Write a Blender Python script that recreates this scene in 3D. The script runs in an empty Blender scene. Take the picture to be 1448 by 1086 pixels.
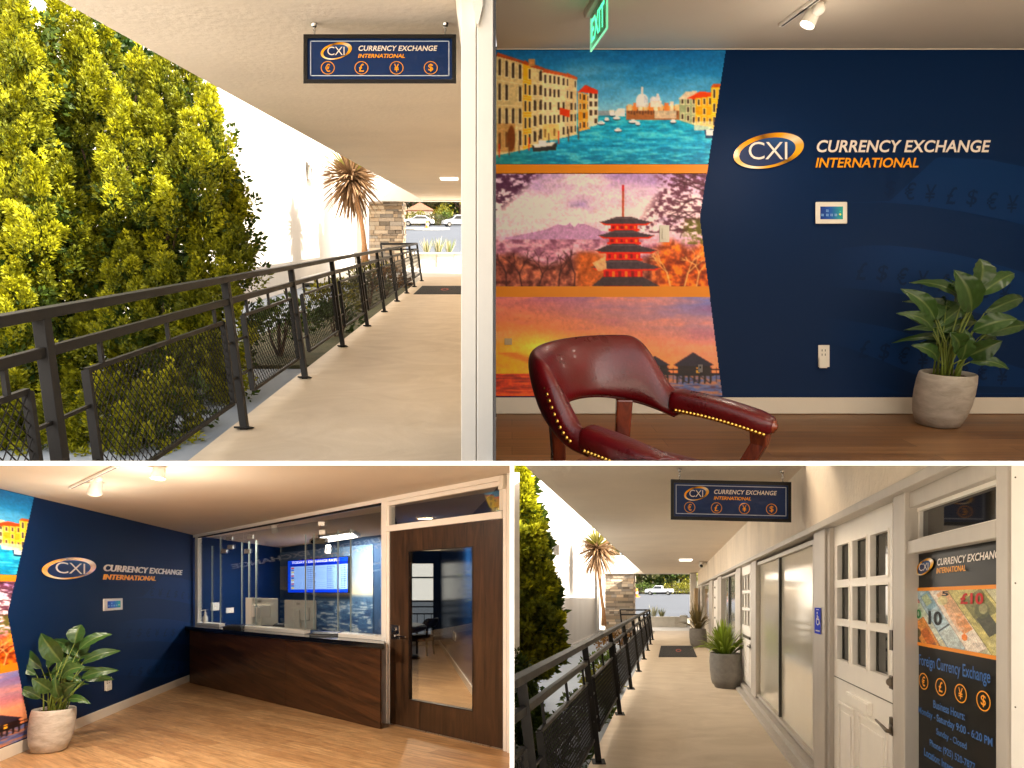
import bpy, bmesh, math, random
import numpy as np
from mathutils import Vector, Matrix
random.seed(7); RNG = np.random.default_rng(7)
SC = bpy.context.scene
COL = SC.collection
R = math.radians
FOC, CX, HY, H = 900.0, 724.0, 655.0, 3.0      # lens in photo pixels, picture centre, eye line, eye height

# ------------------------------------------------------------------ coordinates
def W(px, py, D):
    return Vector(((px-CX)*D/FOC, D, H+(HY-py)*D/FOC))
def frame(vx, vy):
    """Each room stands on its own raked floor: X across, h above eye level of that room, D into the depth."""
    a = (vx-CX)/FOC; b = (HY-vy)/FOC
    return lambda X, h, D: Vector((X+a*D, D, H+h+b*D))
TL = frame(680, 328); BR = frame(949, 846); TR = frame(724, 362); BL = frame(724, 840)
def rake(vy): return Matrix.Rotation(math.atan((HY-vy)/FOC), 4, 'X')

def s2l(c):
    c = c/255.0
    return c/12.92 if c <= 0.04045 else ((c+0.055)/1.055)**2.4
def rgb(r, g, b): return (s2l(r), s2l(g), s2l(b), 1.0)

# ------------------------------------------------------------------ materials
MATS = {}
def mat(name, col, rough=0.6, metal=0.0, spec=0.5, var=0.0, scale=8.0, bump=0.0, bscale=60.0, stretch=(1,1,1), coat=0.0, col2=None, dist=0.0, emit=None, estr=0.0):
    if name in MATS: return MATS[name]
    m = bpy.data.materials.new(name); m.use_nodes = True
    nt = m.node_tree; N = nt.nodes; L = nt.links
    b = N['Principled BSDF']
    b.inputs['Base Color'].default_value = col
    b.inputs['Roughness'].default_value = rough
    b.inputs['Metallic'].default_value = metal
    b.inputs['Specular IOR Level'].default_value = spec
    b.inputs['Coat Weight'].default_value = coat
    if coat: b.inputs['Coat Roughness'].default_value = 0.08
    tc = N.new('ShaderNodeTexCoord'); mp = N.new('ShaderNodeMapping'); mp.inputs['Scale'].default_value = stretch
    L.new(tc.outputs['Object'], mp.inputs['Vector'])
    if var > 0 or col2:
        n = N.new('ShaderNodeTexNoise'); n.inputs['Scale'].default_value = scale; n.inputs['Detail'].default_value = 6; n.inputs['Roughness'].default_value = 0.6
        n.inputs['Distortion'].default_value = dist
        L.new(mp.outputs['Vector'], n.inputs['Vector'])
        r = N.new('ShaderNodeValToRGB'); L.new(n.outputs['Fac'], r.inputs['Fac'])
        if col2 is None:
            lo = tuple(max(0, c*(1-var)) for c in col[:3])+(1,); hi = tuple(min(1, c*(1+var)) for c in col[:3])+(1,)
        else: lo, hi = col2, col
        r.color_ramp.elements[0].position = 0.32; r.color_ramp.elements[0].color = lo
        r.color_ramp.elements[1].position = 0.68; r.color_ramp.elements[1].color = hi
        L.new(r.outputs['Color'], b.inputs['Base Color'])
        mr = N.new('ShaderNodeMapRange'); mr.inputs['To Min'].default_value = max(0.02, rough-0.08); mr.inputs['To Max'].default_value = min(1, rough+0.1)
        L.new(n.outputs['Fac'], mr.inputs['Value']); L.new(mr.outputs['Result'], b.inputs['Roughness'])
    if bump > 0:
        n2 = N.new('ShaderNodeTexNoise'); n2.inputs['Scale'].default_value = bscale; n2.inputs['Detail'].default_value = 5
        L.new(mp.outputs['Vector'], n2.inputs['Vector'])
        bp = N.new('ShaderNodeBump'); bp.inputs['Strength'].default_value = bump; bp.inputs['Distance'].default_value = 0.02
        L.new(n2.outputs['Fac'], bp.inputs['Height']); L.new(bp.outputs['Normal'], b.inputs['Normal'])
    if emit:
        b.inputs['Emission Color'].default_value = emit; b.inputs['Emission Strength'].default_value = estr
    MATS[name] = m
    return m

def mat_painted(name, rough=0.5, spec=0.4, emit=0.0, transl=0.0):
    """Colours printed on / grown by the thing itself, with some crown shade painted in, stored per vertex in the attribute Col."""
    if name in MATS: return MATS[name]
    m = bpy.data.materials.new(name); m.use_nodes = True
    nt = m.node_tree; N = nt.nodes; L = nt.links; b = N['Principled BSDF']
    a = N.new('ShaderNodeAttribute'); a.attribute_name = 'Col'
    L.new(a.outputs['Color'], b.inputs['Base Color'])
    b.inputs['Roughness'].default_value = rough; b.inputs['Specular IOR Level'].default_value = spec
    if emit > 0:
        L.new(a.outputs['Color'], b.inputs['Emission Color']); b.inputs['Emission Strength'].default_value = emit
    if transl > 0:
        t = N.new('ShaderNodeBsdfTranslucent'); L.new(a.outputs['Color'], t.inputs['Color'])
        mx = N.new('ShaderNodeMixShader'); mx.inputs['Fac'].default_value = transl
        L.new(b.outputs['BSDF'], mx.inputs[1]); L.new(t.outputs['BSDF'], mx.inputs[2])
        L.new(mx.outputs['Shader'], N['Material Output'].inputs['Surface'])
    MATS[name] = m
    return m

def mat_glass(name, tint=(1,1,1,1), refl=0.5):
    if name in MATS: return MATS[name]
    m = bpy.data.materials.new(name); m.use_nodes = True
    nt = m.node_tree; N = nt.nodes; L = nt.links
    for n in list(N):
        if n.type != 'OUTPUT_MATERIAL': N.remove(n)
    t = N.new('ShaderNodeBsdfTransparent'); t.inputs['Color'].default_value = tint
    g = N.new('ShaderNodeBsdfGlossy'); g.inputs['Roughness'].default_value = 0.01
    lw = N.new('ShaderNodeFresnel'); lw.inputs['IOR'].default_value = 1.45
    ml = N.new('ShaderNodeMath'); ml.operation = 'MULTIPLY'; ml.inputs[1].default_value = refl
    L.new(lw.outputs['Fac'], ml.inputs[0])
    mx = N.new('ShaderNodeMixShader'); L.new(ml.outputs[0], mx.inputs['Fac'])
    L.new(t.outputs[0], mx.inputs[1]); L.new(g.outputs[0], mx.inputs[2])
    L.new(mx.outputs[0], N['Material Output'].inputs['Surface'])
    MATS[name] = m
    return m

def mat_planks(name, c1, c2, width=0.14, length=1.6, axis=(1, 0, 0), rough=0.38):
    """Wood floor: boards with their own tone, fine grain and dark joints, laid along `axis` (horizontal)."""
    if name in MATS: return MATS[name]
    m = bpy.data.materials.new(name); m.use_nodes = True
    nt = m.node_tree; N = nt.nodes; L = nt.links; b = N['Principled BSDF']
    tc = N.new('ShaderNodeTexCoord'); mp = N.new('ShaderNodeMapping')
    ang = math.atan2(axis[1], axis[0])
    mp.vector_type = 'TEXTURE'
    mp.inputs['Rotation'].default_value = (0, 0, ang)
    L.new(tc.outputs['Object'], mp.inputs['Vector'])
    br = N.new('ShaderNodeTexBrick'); br.offset = 0.37; br.inputs['Scale'].default_value = 1
    br.inputs['Brick Width'].default_value = length; br.inputs['Row Height'].default_value = width
    br.inputs['Mortar Size'].default_value = 0.0016; br.inputs['Bias'].default_value = 0
    br.inputs['Color1'].default_value = c1; br.inputs['Color2'].default_value = c2
    br.inputs['Mortar'].default_value = tuple(c*0.45 for c in c2[:3])+(1,)
    L.new(mp.outputs[0], br.inputs['Vector'])
    mp2 = N.new('ShaderNodeMapping'); mp2.inputs['Scale'].default_value = (0.4, 12, 12)
    L.new(mp.outputs[0], mp2.inputs['Vector'])
    n = N.new('ShaderNodeTexNoise'); n.inputs['Scale'].default_value = 2.2; n.inputs['Detail'].default_value = 8; n.inputs['Roughness'].default_value = 0.65; n.inputs['Distortion'].default_value = 0.6
    L.new(mp2.outputs[0], n.inputs['Vector'])
    rp = N.new('ShaderNodeValToRGB'); rp.color_ramp.elements[0].position = 0.3; rp.color_ramp.elements[0].color = (0.55, 0.49, 0.43, 1)
    rp.color_ramp.elements[1].position = 0.7; rp.color_ramp.elements[1].color = (1.2, 1.18, 1.15, 1)
    L.new(n.outputs['Fac'], rp.inputs['Fac'])
    mx = N.new('ShaderNodeMix'); mx.data_type = 'RGBA'; mx.blend_type = 'MULTIPLY'; mx.inputs['Factor'].default_value = 1
    L.new(br.outputs['Color'], mx.inputs['A']); L.new(rp.outputs['Color'], mx.inputs['B'])
    L.new(mx.outputs['Result'], b.inputs['Base Color'])
    mr = N.new('ShaderNodeMapRange'); mr.inputs['To Min'].default_value = rough-0.06; mr.inputs['To Max'].default_value = rough+0.14
    L.new(n.outputs['Fac'], mr.inputs['Value']); L.new(mr.outputs['Result'], b.inputs['Roughness'])
    bp = N.new('ShaderNodeBump'); bp.inputs['Strength'].default_value = 0.12; bp.inputs['Distance'].default_value = 0.01
    L.new(n.outputs['Fac'], bp.inputs['Height']); L.new(bp.outputs['Normal'], b.inputs['Normal'])
    MATS[name] = m
    return m

def mat_woodgrain(name, dark, light, stretch=(1.2, 1.2, 14), rough=0.35, dist=2.5, scale=2.0, coat=0.0):
    if name in MATS: return MATS[name]
    m = bpy.data.materials.new(name); m.use_nodes = True
    nt = m.node_tree; N = nt.nodes; L = nt.links; b = N['Principled BSDF']
    tc = N.new('ShaderNodeTexCoord'); mp = N.new('ShaderNodeMapping'); mp.inputs['Scale'].default_value = stretch
    L.new(tc.outputs['Object'], mp.inputs['Vector'])
    n = N.new('ShaderNodeTexNoise'); n.inputs['Scale'].default_value = scale; n.inputs['Detail'].default_value = 9; n.inputs['Roughness'].default_value = 0.62; n.inputs['Distortion'].default_value = dist
    L.new(mp.outputs[0], n.inputs['Vector'])
    rp = N.new('ShaderNodeValToRGB'); e = rp.color_ramp.elements
    e[0].position = 0.34; e[0].color = dark; e[1].position = 0.7; e[1].color = light
    md = e.new(0.5); md.color = tuple((a+c)/2*0.9 for a, c in zip(dark[:3], light[:3]))+(1,)
    L.new(n.outputs['Fac'], rp.inputs['Fac']); L.new(rp.outputs['Color'], b.inputs['Base Color'])
    b.inputs['Roughness'].default_value = rough; b.inputs['Coat Weight'].default_value = coat
    bp = N.new('ShaderNodeBump'); bp.inputs['Strength'].default_value = 0.1; bp.inputs['Distance'].default_value = 0.01
    L.new(n.outputs['Fac'], bp.inputs['Height']); L.new(bp.outputs['Normal'], b.inputs['Normal'])
    MATS[name] = m
    return m

def mat_stone(name):
    if name in MATS: return MATS[name]
    m = mat_painted(name, rough=0.85, spec=0.2)
    nt = m.node_tree; N = nt.nodes; L = nt.links; b = N['Principled BSDF']
    tc = N.new('ShaderNodeTexCoord'); n = N.new('ShaderNodeTexNoise'); n.inputs['Scale'].default_value = 9; n.inputs['Detail'].default_value = 8
    L.new(tc.outputs['Object'], n.inputs['Vector'])
    bp = N.new('ShaderNodeBump'); bp.inputs['Strength'].default_value = 0.6; bp.inputs['Distance'].default_value = 0.05
    L.new(n.outputs['Fac'], bp.inputs['Height']); L.new(bp.outputs['Normal'], b.inputs['Normal'])
    return m

# ------------------------------------------------------------------ scene graph
def tag(o, label=None, cat=None, group=None, kind=None):
    if label: o['label'] = label
    if cat: o['category'] = cat
    if group: o['group'] = group
    if kind: o['kind'] = kind
    return o
def thing(name, label, cat, loc=(0, 0, 0), group=None, rot=None):
    o = bpy.data.objects.new(name, None); COL.objects.link(o); o.empty_display_size = 0.1
    if rot is not None: o.matrix_world = Matrix.Translation(Vector(loc)) @ rot
    else: o.location = loc
    return tag(o, label, cat, group)
ORIGIN = {}
def org(o):
    v = Vector((0, 0, 0))
    while o is not None: v = v+o.location; o = o.parent
    return v

class MB:
    def __init__(s): s.v = []; s.f = []; s.c = []; s.mi = []
    def add(s, vs, fs, col=None, mi=0):
        b = len(s.v); s.v.extend([tuple(x) for x in vs]); s.f.extend([tuple(i+b for i in f) for f in fs]); s.mi.extend([mi]*len(fs))
        if col is not None:
            s.c.extend([col]*len(vs) if not isinstance(col, list) else col)
    def prism(s, pts, vec, col=None, mi=0):
        n = len(pts); vec = Vector(vec); p = [Vector(q) for q in pts]
        s.add(p+[q+vec for q in p], [tuple(range(n))[::-1], tuple(range(n, 2*n))]+[(i, (i+1) % n, n+(i+1) % n, n+i) for i in range(n)], col, mi)
    def hexa(s, a, b, col=None, mi=0):
        s.add(list(a)+list(b), [(3, 2, 1, 0), (4, 5, 6, 7)]+[(i, (i+1) % 4, 4+(i+1) % 4, 4+i) for i in range(4)], col, mi)
    def box(s, c, d, rot=None, col=None, mi=0):
        x, y, z = d[0]/2, d[1]/2, d[2]/2
        q = [Vector(t) for t in ((-x,-y,-z),(x,-y,-z),(x,y,-z),(-x,y,-z),(-x,-y,z),(x,-y,z),(x,y,z),(-x,y,z))]
        if rot is not None: q = [rot @ t for t in q]
        q = [t+Vector(c) for t in q]
        s.hexa(q[:4], q[4:], col, mi)
    def bar(s, p, q, w, t, up=(0, 0, 1), col=None, mi=0):
        p = Vector(p); q = Vector(q); d = (q-p)
        if d.length < 1e-6: return
        d.normalize(); up = Vector(up)
        if abs(d.dot(up)) > 0.95: up = Vector((0, 1, 0)) if abs(d.y) < 0.9 else Vector((1, 0, 0))
        sd = d.cross(up).normalized()*w/2; u = sd.cross(d).normalized()*t/2
        a = [p-sd-u, p+sd-u, p+sd+u, p-sd+u]; b = [q-sd-u, q+sd-u, q+sd+u, q-sd+u]
        s.hexa(a, b, col, mi)
    def tube(s, pts, r, n=8, col=None, cap=True, mi=0):
        pts = [Vector(p) for p in pts]; rs = r if isinstance(r, (list, tuple)) else [r]*len(pts)
        vs = []; prev = None
        for i, p in enumerate(pts):
            d = (pts[min(i+1, len(pts)-1)]-pts[max(i-1, 0)]).normalized()
            if prev is None:
                ref = Vector((0, 0, 1)) if abs(d.z) < 0.9 else Vector((1, 0, 0))
                a = d.cross(ref).normalized()
            else: a = (prev-d*prev.dot(d)).normalized()
            prev = a; b = d.cross(a)
            vs += [p+(a*math.cos(2*math.pi*k/n)+b*math.sin(2*math.pi*k/n))*rs[i] for k in range(n)]
        fs = [(i*n+k, i*n+(k+1) % n, (i+1)*n+(k+1) % n, (i+1)*n+k) for i in range(len(pts)-1) for k in range(n)]
        if cap: fs += [tuple(range(n))[::-1], tuple(range((len(pts)-1)*n, len(pts)*n))]
        s.add(vs, fs, col, mi)
    def lathe(s, prof, n=40, o=(0, 0, 0), rot=None, col=None, mi=0, cap=True):
        vs = []
        for r_, z in prof:
            for k in range(n):
                p = Vector((r_*math.cos(2*math.pi*k/n), r_*math.sin(2*math.pi*k/n), z))
                if rot is not None: p = rot @ p
                vs.append(p+Vector(o))
        fs = [(i*n+k, i*n+(k+1) % n, (i+1)*n+(k+1) % n, (i+1)*n+k) for i in range(len(prof)-1) for k in range(n)]
        if cap: fs += [tuple(range(n))[::-1], tuple(range((len(prof)-1)*n, len(prof)*n))]
        s.add(vs, fs, col, mi)
    def loft(s, secs, closed=True, cap=True, col=None, mi=0):
        n = len(secs[0]); vs = [p for sec in secs for p in sec]
        rng = range(n) if closed else range(n-1)
        fs = [(i*n+k, i*n+(k+1) % n, (i+1)*n+(k+1) % n, (i+1)*n+k) for i in range(len(secs)-1) for k in rng]
        if cap: fs += [tuple(range(n))[::-1], tuple(range((len(secs)-1)*n, len(secs)*n))]
        s.add(vs, fs, col, mi)
    def build(s, name, material, parent=None, smooth=False, clip=(), local=False, bevel=0.0, recalc=True, auto=None, subsurf=0):
        me = bpy.data.meshes.new(name)
        o_ = Vector((0, 0, 0)) if (parent is None or local) else org(parent)
        vs = np.array(s.v, dtype=np.float64).reshape(-1, 3)
        if len(clip) and len(vs):
            bm = bmesh.new()
            bv = [bm.verts.new(v) for v in vs]
            cl = bm.loops.layers.float_color.new('Col') if s.c else None
            for f, mi in zip(s.f, s.mi):
                try: fc = bm.faces.new([bv[i] for i in f])
                except ValueError: continue
                fc.material_index = mi
                if cl:
                    for lp, i in zip(fc.loops, f): lp[cl] = s.c[i]
            for co, no in clip:
                g = bm.verts[:]+bm.edges[:]+bm.faces[:]
                bmesh.ops.bisect_plane(bm, geom=g, plane_co=co, plane_no=no, clear_outer=True, dist=1e-5)
                if recalc:
                    be = [e for e in bm.edges if e.is_boundary and all(abs((v.co-Vector(co)).dot(Vector(no))) < 1e-4 for v in e.verts)]
                    if be: bmesh.ops.holes_fill(bm, edges=be, sides=0)
            if recalc: bmesh.ops.recalc_face_normals(bm, faces=bm.faces[:])
            bmesh.ops.translate(bm, verts=bm.verts[:], vec=-o_)
            bm.to_mesh(me); bm.free()
        else:
            vs = vs-np.array(o_)
            me.from_pydata(vs.tolist(), [], s.f)
            if any(s.mi): me.polygons.foreach_set('material_index', s.mi)
            if s.c:
                at = me.color_attributes.new('Col', 'FLOAT_COLOR', 'POINT')
                at.data.foreach_set('color', np.array(s.c, dtype=np.float32).ravel())
            if recalc:
                bm = bmesh.new(); bm.from_mesh(me); bmesh.ops.recalc_face_normals(bm, faces=bm.faces[:])
                bm.to_mesh(me); bm.free()
        me.update()
        ob = bpy.data.objects.new(name, me); COL.objects.link(ob)
        for mm in (material if isinstance(material, (list, tuple)) else [material]): me.materials.append(mm)
        if smooth: me.polygons.foreach_set('use_smooth', [True]*len(me.polygons))
        if parent is not None: ob.parent = parent
        if bevel > 0:
            md = ob.modifiers.new('bevel', 'BEVEL'); md.width = bevel; md.segments = 2; md.limit_method = 'ANGLE'; md.angle_limit = R(40)
        if subsurf:
            md = ob.modifiers.new('sub', 'SUBSURF'); md.levels = subsurf; md.render_levels = subsurf
        if auto:
            md = ob.modifiers.new('bevel', 'BEVEL'); md.width = auto; md.segments = 2; md.limit_method = 'ANGLE'; md.angle_limit = R(40)
        return ob
def struct(name, mb, m, **k):
    return tag(mb.build(name, m, **k), kind='structure')
def single(name, mb, m, label, cat, group=None, **k):
    return tag(mb.build(name, m, **k), label, cat, group)

CUTZ_UP = ((0, 0, H+0.0055), (0, 0, -1))        # upper rooms end on the floor slab
CUTZ_LO = ((0, 0, H-0.0055), (0, 0, 1))         # lower rooms end under it
CUTX_BR = ((0.0055, 0, 0), (-1, 0, 0))
CUTX_BL = ((-0.0055, 0, 0), (1, 0, 0))

# ------------------------------------------------------------------ lettering
_tc = bpy.data.curves.new('lettering_source', 'FONT'); _to = bpy.data.objects.new('lettering_source', _tc); COL.objects.link(_to)
_cache = {}
def glyphs(txt, shear=0.0, bold=0.0, space=1.0):
    k = (txt, shear, bold, space)
    if k in _cache: return _cache[k]
    _tc.body = txt; _tc.shear = shear; _tc.offset = bold; _tc.space_character = space; _tc.resolution_u = 4
    bpy.context.view_layer.update()
    dg = bpy.context.evaluated_depsgraph_get()
    me = bpy.data.meshes.new_from_object(_to.evaluated_get(dg))
    v = np.array([tuple(x.co)[:2] for x in me.vertices]); f = [tuple(p.vertices) for p in me.polygons]
    bpy.data.meshes.remove(me)
    lo = v.min(0); hi = v.max(0)
    v = (v-lo)/(hi-lo)
    _cache[k] = (v, f)
    return _cache[k]
def put_text(mb, txt, mp, box, off=0.003, shear=0.0, bold=0.0, col=None, mi=0, space=1.0, thick=0.0):
    """mp(s, t, off) -> world; box = (s0, t0, s1, t1) with t growing downwards."""
    v, f = glyphs(txt, shear, bold, space)
    s0, t0, s1, t1 = box
    vs = [mp(s0+a*(s1-s0), t1+b*(t0-t1), off) for a, b in v]
    if thick:
        n = len(vs); v2 = [mp(s0+a*(s1-s0), t1+b*(t0-t1), off-thick) for a, b in v]
        from collections import Counter
        ec = Counter(); 
        for q in f:
            for i in range(len(q)): ec[(q[i], q[(i+1) % len(q)])] += 1
        side = [(a, b, b+n, a+n) for (a, b) in ec if (b, a) not in ec]
        mb.add(vs+v2, list(f)+side, col, mi)
    else: mb.add(vs, f, col, mi)

# ------------------------------------------------------------------ printed pictures: colours on a fine mesh
class Canvas:
    def __init__(s, x0, y0, x1, y1, step=1.0):
        s.x = np.arange(x0, x1+1e-6, step); s.y = np.arange(y0, y1+1e-6, step)
        s.X, s.Y = np.meshgrid(s.x, s.y); s.C = np.zeros(s.X.shape+(3,))
    def grad(s, stops, axis='y'):
        q = s.Y if axis == 'y' else s.X
        p = [a for a, _ in stops]
        for k in range(3): s.C[..., k] = np.interp(q, p, [c[k] for _, c in stops])
    def mix(s, mask, col, a=1.0):
        m = (mask*a)[..., None] if not isinstance(mask, bool) else a
        s.C = s.C*(1-m)+np.array(col, float)*m
    def poly(s, pts, col, a=1.0):
        pts = np.array(pts, float); m = np.zeros(s.X.shape, bool); j = len(pts)-1
        for i in range(len(pts)):
            xi, yi = pts[i]; xj, yj = pts[j]
            c = ((yi > s.Y) != (yj > s.Y)) & (s.X < (xj-xi)*(s.Y-yi)/((yj-yi)+1e-9)+xi)
            m ^= c; j = i
        s.mix(m.astype(float), col, a)
    def rect(s, x0, y0, x1, y1, col, a=1.0):
        s.mix(((s.X >= x0) & (s.X <= x1) & (s.Y >= y0) & (s.Y <= y1)).astype(float), col, a)
    def ell(s, cx, cy, rx, ry, col, a=1.0, soft=0.15):
        d = np.sqrt(((s.X-cx)/rx)**2+((s.Y-cy)/ry)**2)
        s.mix(np.clip((1-d)/soft, 0, 1), col, a)
    def line(s, x0, y0, x1, y1, w, col, a=1.0):
        dx, dy = x1-x0, y1-y0; L2 = dx*dx+dy*dy+1e-9
        t = np.clip(((s.X-x0)*dx+(s.Y-y0)*dy)/L2, 0, 1)
        d = np.hypot(s.X-x0-t*dx, s.Y-y0-t*dy)
        s.mix(np.clip(w/2+0.5-d, 0, 1), col, a)
    def noise(s, sx, sy, seed=0, oct=4):
        r = np.random.default_rng(seed); out = np.zeros(s.X.shape); amp = 1.0; tot = 0
        for o in range(oct):
            gx = s.X/sx*2**o; gy = s.Y/sy*2**o
            gx = gx-gx.min(); gy = gy-gy.min()
            g = r.random((int(gy.max())+3, int(gx.max())+3))
            ix = gx.astype(int); iy = gy.astype(int); fx = gx-ix; fy = gy-iy
            fx = fx*fx*(3-2*fx); fy = fy*fy*(3-2*fy)
            v = (g[iy, ix]*(1-fx)+g[iy, ix+1]*fx)*(1-fy)+(g[iy+1, ix]*(1-fx)+g[iy+1, ix+1]*fx)*fy
            out += v*amp; tot += amp; amp *= 0.55
        return out/tot
    def soften(s, k=1):
        for _ in range(k):
            p = np.pad(s.C, ((1, 1), (1, 1), (0, 0)), 'edge')
            s.C = (p[:-2, 1:-1]+p[2:, 1:-1]+p[1:-1, :-2]+p[1:-1, 2:]+p[1:-1, 1:-1]*2)/6
    def mesh(s, mp, off, keep=None, thick=0.0):
        mb = MB(); ny, nx = s.X.shape
        c = np.clip(s.C, 0, 255)/255.0
        lin = np.where(c <= 0.04045, c/12.92, ((c+0.055)/1.055)**2.4)
        idx = np.arange(nx*ny).reshape(ny, nx)
        q = np.stack([idx[:-1, :-1], idx[1:, :-1], idx[1:, 1:], idx[:-1, 1:]], -1).reshape(-1, 4)
        if keep is not None:
            k = keep(s.X, s.Y); kk = (k[:-1, :-1] & k[1:, :-1] & k[1:, 1:] & k[:-1, 1:]).reshape(-1)
            q = q[kk]
        mb.v = [tuple(mp(a, b, off)) for a, b in zip(s.X.ravel(), s.Y.ravel())]
        mb.f = [tuple(int(i) for i in r_) for r_ in q]; mb.mi = [0]*len(mb.f)
        mb.c = np.concatenate([lin.reshape(-1, 3), np.ones((nx*ny, 1))], 1).tolist()
        if keep is not None:   # drop the unused vertices
            used = sorted({i for f in mb.f for i in f}); re = {u: i for i, u in enumerate(used)}
            mb.v = [mb.v[u] for u in used]; mb.c = [mb.c[u] for u in used]; mb.f = [tuple(re[i] for i in f) for f in mb.f]
        return mb

# ------------------------------------------------------------------ palette
M_WHITEWALL = mat('white_stucco', rgb(210, 204, 196), 0.85, var=0.04, scale=1.3, bump=0.12, bscale=40)
M_ALLEYWALL = mat('cream_stucco', rgb(190, 184, 175), 0.85, var=0.07, scale=0.9, bump=0.35, bscale=30, stretch=(1, 1, .35))
M_SOFFIT = mat('beige_plaster', rgb(226, 213, 196), 0.9, var=0.05, scale=1.1, bump=0.25, bscale=22)
M_STUCCO = mat('warm_stucco', rgb(234, 220, 200), 0.92, var=0.12, scale=1.6, bump=0.5, bscale=45, stretch=(1, 1, 0.5))
M_CONCRETE = mat('pale_concrete', rgb(212, 196, 174), 0.62, col2=rgb(194, 176, 152), scale=1.1, bump=0.10, bscale=30, stretch=(1.2, 1.8, 1), dist=1.6)
M_PLAZA = mat('plaza_concrete', rgb(205, 200, 192), 0.75, var=0.08, scale=1.5, bump=0.1)
M_CURB = mat('kerb_blocks', rgb(196, 190, 178), 0.85, var=0.08, scale=3, bump=0.2)
M_IRON = mat('dark_bronze_paint', rgb(27, 24, 22), 0.5, spec=0.25, var=0.15, scale=20, bump=0.04, bscale=80)
M_WHITEPAINT = mat('white_gloss_paint', rgb(242, 237, 228), 0.45, var=0.025, scale=4, bump=0.03, bscale=60)
M_CREAMPAINT = mat('cream_door_paint', rgb(244, 238, 228), 0.4, var=0.03, scale=5, bump=0.03, bscale=50)
M_GREYFRAME = mat('grey_aluminium', rgb(188, 180, 170), 0.45, metal=0.1, var=0.07, scale=9, stretch=(1, 1, 0.2), bump=0.03)
M_TRIMW = mat('baseboard_paint', rgb(224, 214, 198), 0.5, var=0.02, scale=5)
M_NAVY = mat('navy_wall_paint', rgb(3, 34, 74), 0.55, spec=0.14, bump=0.03, bscale=120)
M_NAVYB = mat('navy_wall_band', rgb(12, 58, 112), 0.42, spec=0.4, bump=0.03, bscale=120)
M_NAVYC = mat('navy_wall_currency', rgb(3, 30, 68), 0.55, spec=0.14)
M_CEIL = mat('office_ceiling_paint', rgb(214, 204, 188), 0.9, var=0.025, scale=1.5, bump=0.08, bscale=60)
M_ORANGE = mat('orange_stripe_print', rgb(244, 146, 10), 0.5, var=0.03, scale=5)
M_GOLD = mat('gold_lettering', rgb(252, 164, 0), 0.45)
M_LETTER = mat('white_lettering', rgb(238, 226, 216), 0.5)
M_BLUELET = mat('blue_lettering', rgb(44, 104, 176), 0.5)
M_BLACK = mat('black_paint', rgb(18, 18, 19), 0.4, var=0.1, scale=20)
M_BLACKGLOSS = mat('black_stone', rgb(14, 14, 16), 0.08, spec=0.6, var=0.3, scale=60)
M_SIGNBLUE = mat('sign_navy_face', rgb(8, 44, 96), 0.35, spec=0.4)
M_STEEL = mat('brushed_steel', rgb(190, 186, 178), 0.28, metal=0.9, var=0.05, scale=30)
M_CHROME = mat('bright_metal', rgb(205, 203, 200), 0.18, metal=1.0)
M_BRONZE = mat('aged_bronze', rgb(92, 80, 66), 0.4, metal=0.8, var=0.2, scale=30)
M_PLASTICW = mat('white_plastic', rgb(232, 226, 214), 0.4)
M_POTW = mat('travertine_pot', rgb(196, 188, 176), 0.6, col2=rgb(160, 150, 136), scale=7, bump=0.25, bscale=18, stretch=(1, 1, 2.6), dist=0.8)
M_POTG = mat('grey_stone_pot', rgb(118, 113, 106), 0.75, var=0.16, scale=14, bump=0.2, bscale=60)
M_SOIL = mat('bark_soil', rgb(110, 78, 46), 0.95, col2=rgb(52, 36, 22), scale=60, bump=0.9, bscale=70)
M_LEATHER = mat('oxblood_leather', rgb(80, 2, 8), 0.28, spec=0.4, var=0.25, scale=7, bump=0.10, bscale=110, coat=0.15)
M_BROWNLEATHER = mat('dark_brown_leather', rgb(42, 28, 24), 0.32, spec=0.5, var=0.15, scale=8, coat=0.2)
M_CHERRY = mat_woodgrain('cherry_wood', rgb(66, 22, 12), rgb(128, 52, 26), stretch=(6, 6, 1.5), rough=0.25, coat=0.4)
M_WALNUT = mat_woodgrain('walnut_panel', rgb(32, 18, 11), rgb(88, 54, 31), stretch=(0.45, 0.45, 8.0), rough=0.34, dist=1.3, scale=1.5)
M_DOORWOOD = mat_woodgrain('dark_door_wood', rgb(42, 28, 18), rgb(82, 57, 37), stretch=(9, 9, 0.9), rough=0.4, dist=1.4, scale=1.3)
M_BRASS = mat('brass_nail', rgb(214, 170, 82), 0.25, metal=1.0)
M_SCREEN = mat('lit_panel_glow', (0.9, 0.92, 1, 1), 0.4, emit=(1, 0.93, 0.84, 1), estr=3)
M_LAMPGLOW = mat('lamp_lens_glow', (1, 0.9, 0.75, 1), 0.4, emit=(1, 0.80, 0.55, 1), estr=10)
M_PAINT = mat_painted('printed_picture', 0.5, 0.4)
M_PAINTGLOSS = mat_painted('printed_gloss', 0.2, 0.5)
M_LEAFY = mat_painted('living_foliage', 0.6, 0.25, transl=0.28)
M_LEAFGLOSS = mat_painted('broad_leaf', 0.32, 0.45, transl=0.15)
M_BARK = mat('tree_bark', rgb(96, 74, 56), 0.95, col2=rgb(60, 46, 36), scale=14, bump=0.8, bscale=30, stretch=(1, 1, 0.3))
M_TRUNKTAN = mat('tan_palm_trunk', rgb(168, 124, 84), 0.9, var=0.25, scale=22, bump=0.5, bscale=40)
M_ASPHALT = mat('asphalt', rgb(70, 75, 84), 0.9, var=0.12, scale=0.5, bump=0.3, bscale=50)
M_ALLEY = mat('blue_grey_paving', rgb(138, 146, 156), 0.8, var=0.1, scale=1.2, bump=0.1)
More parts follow.
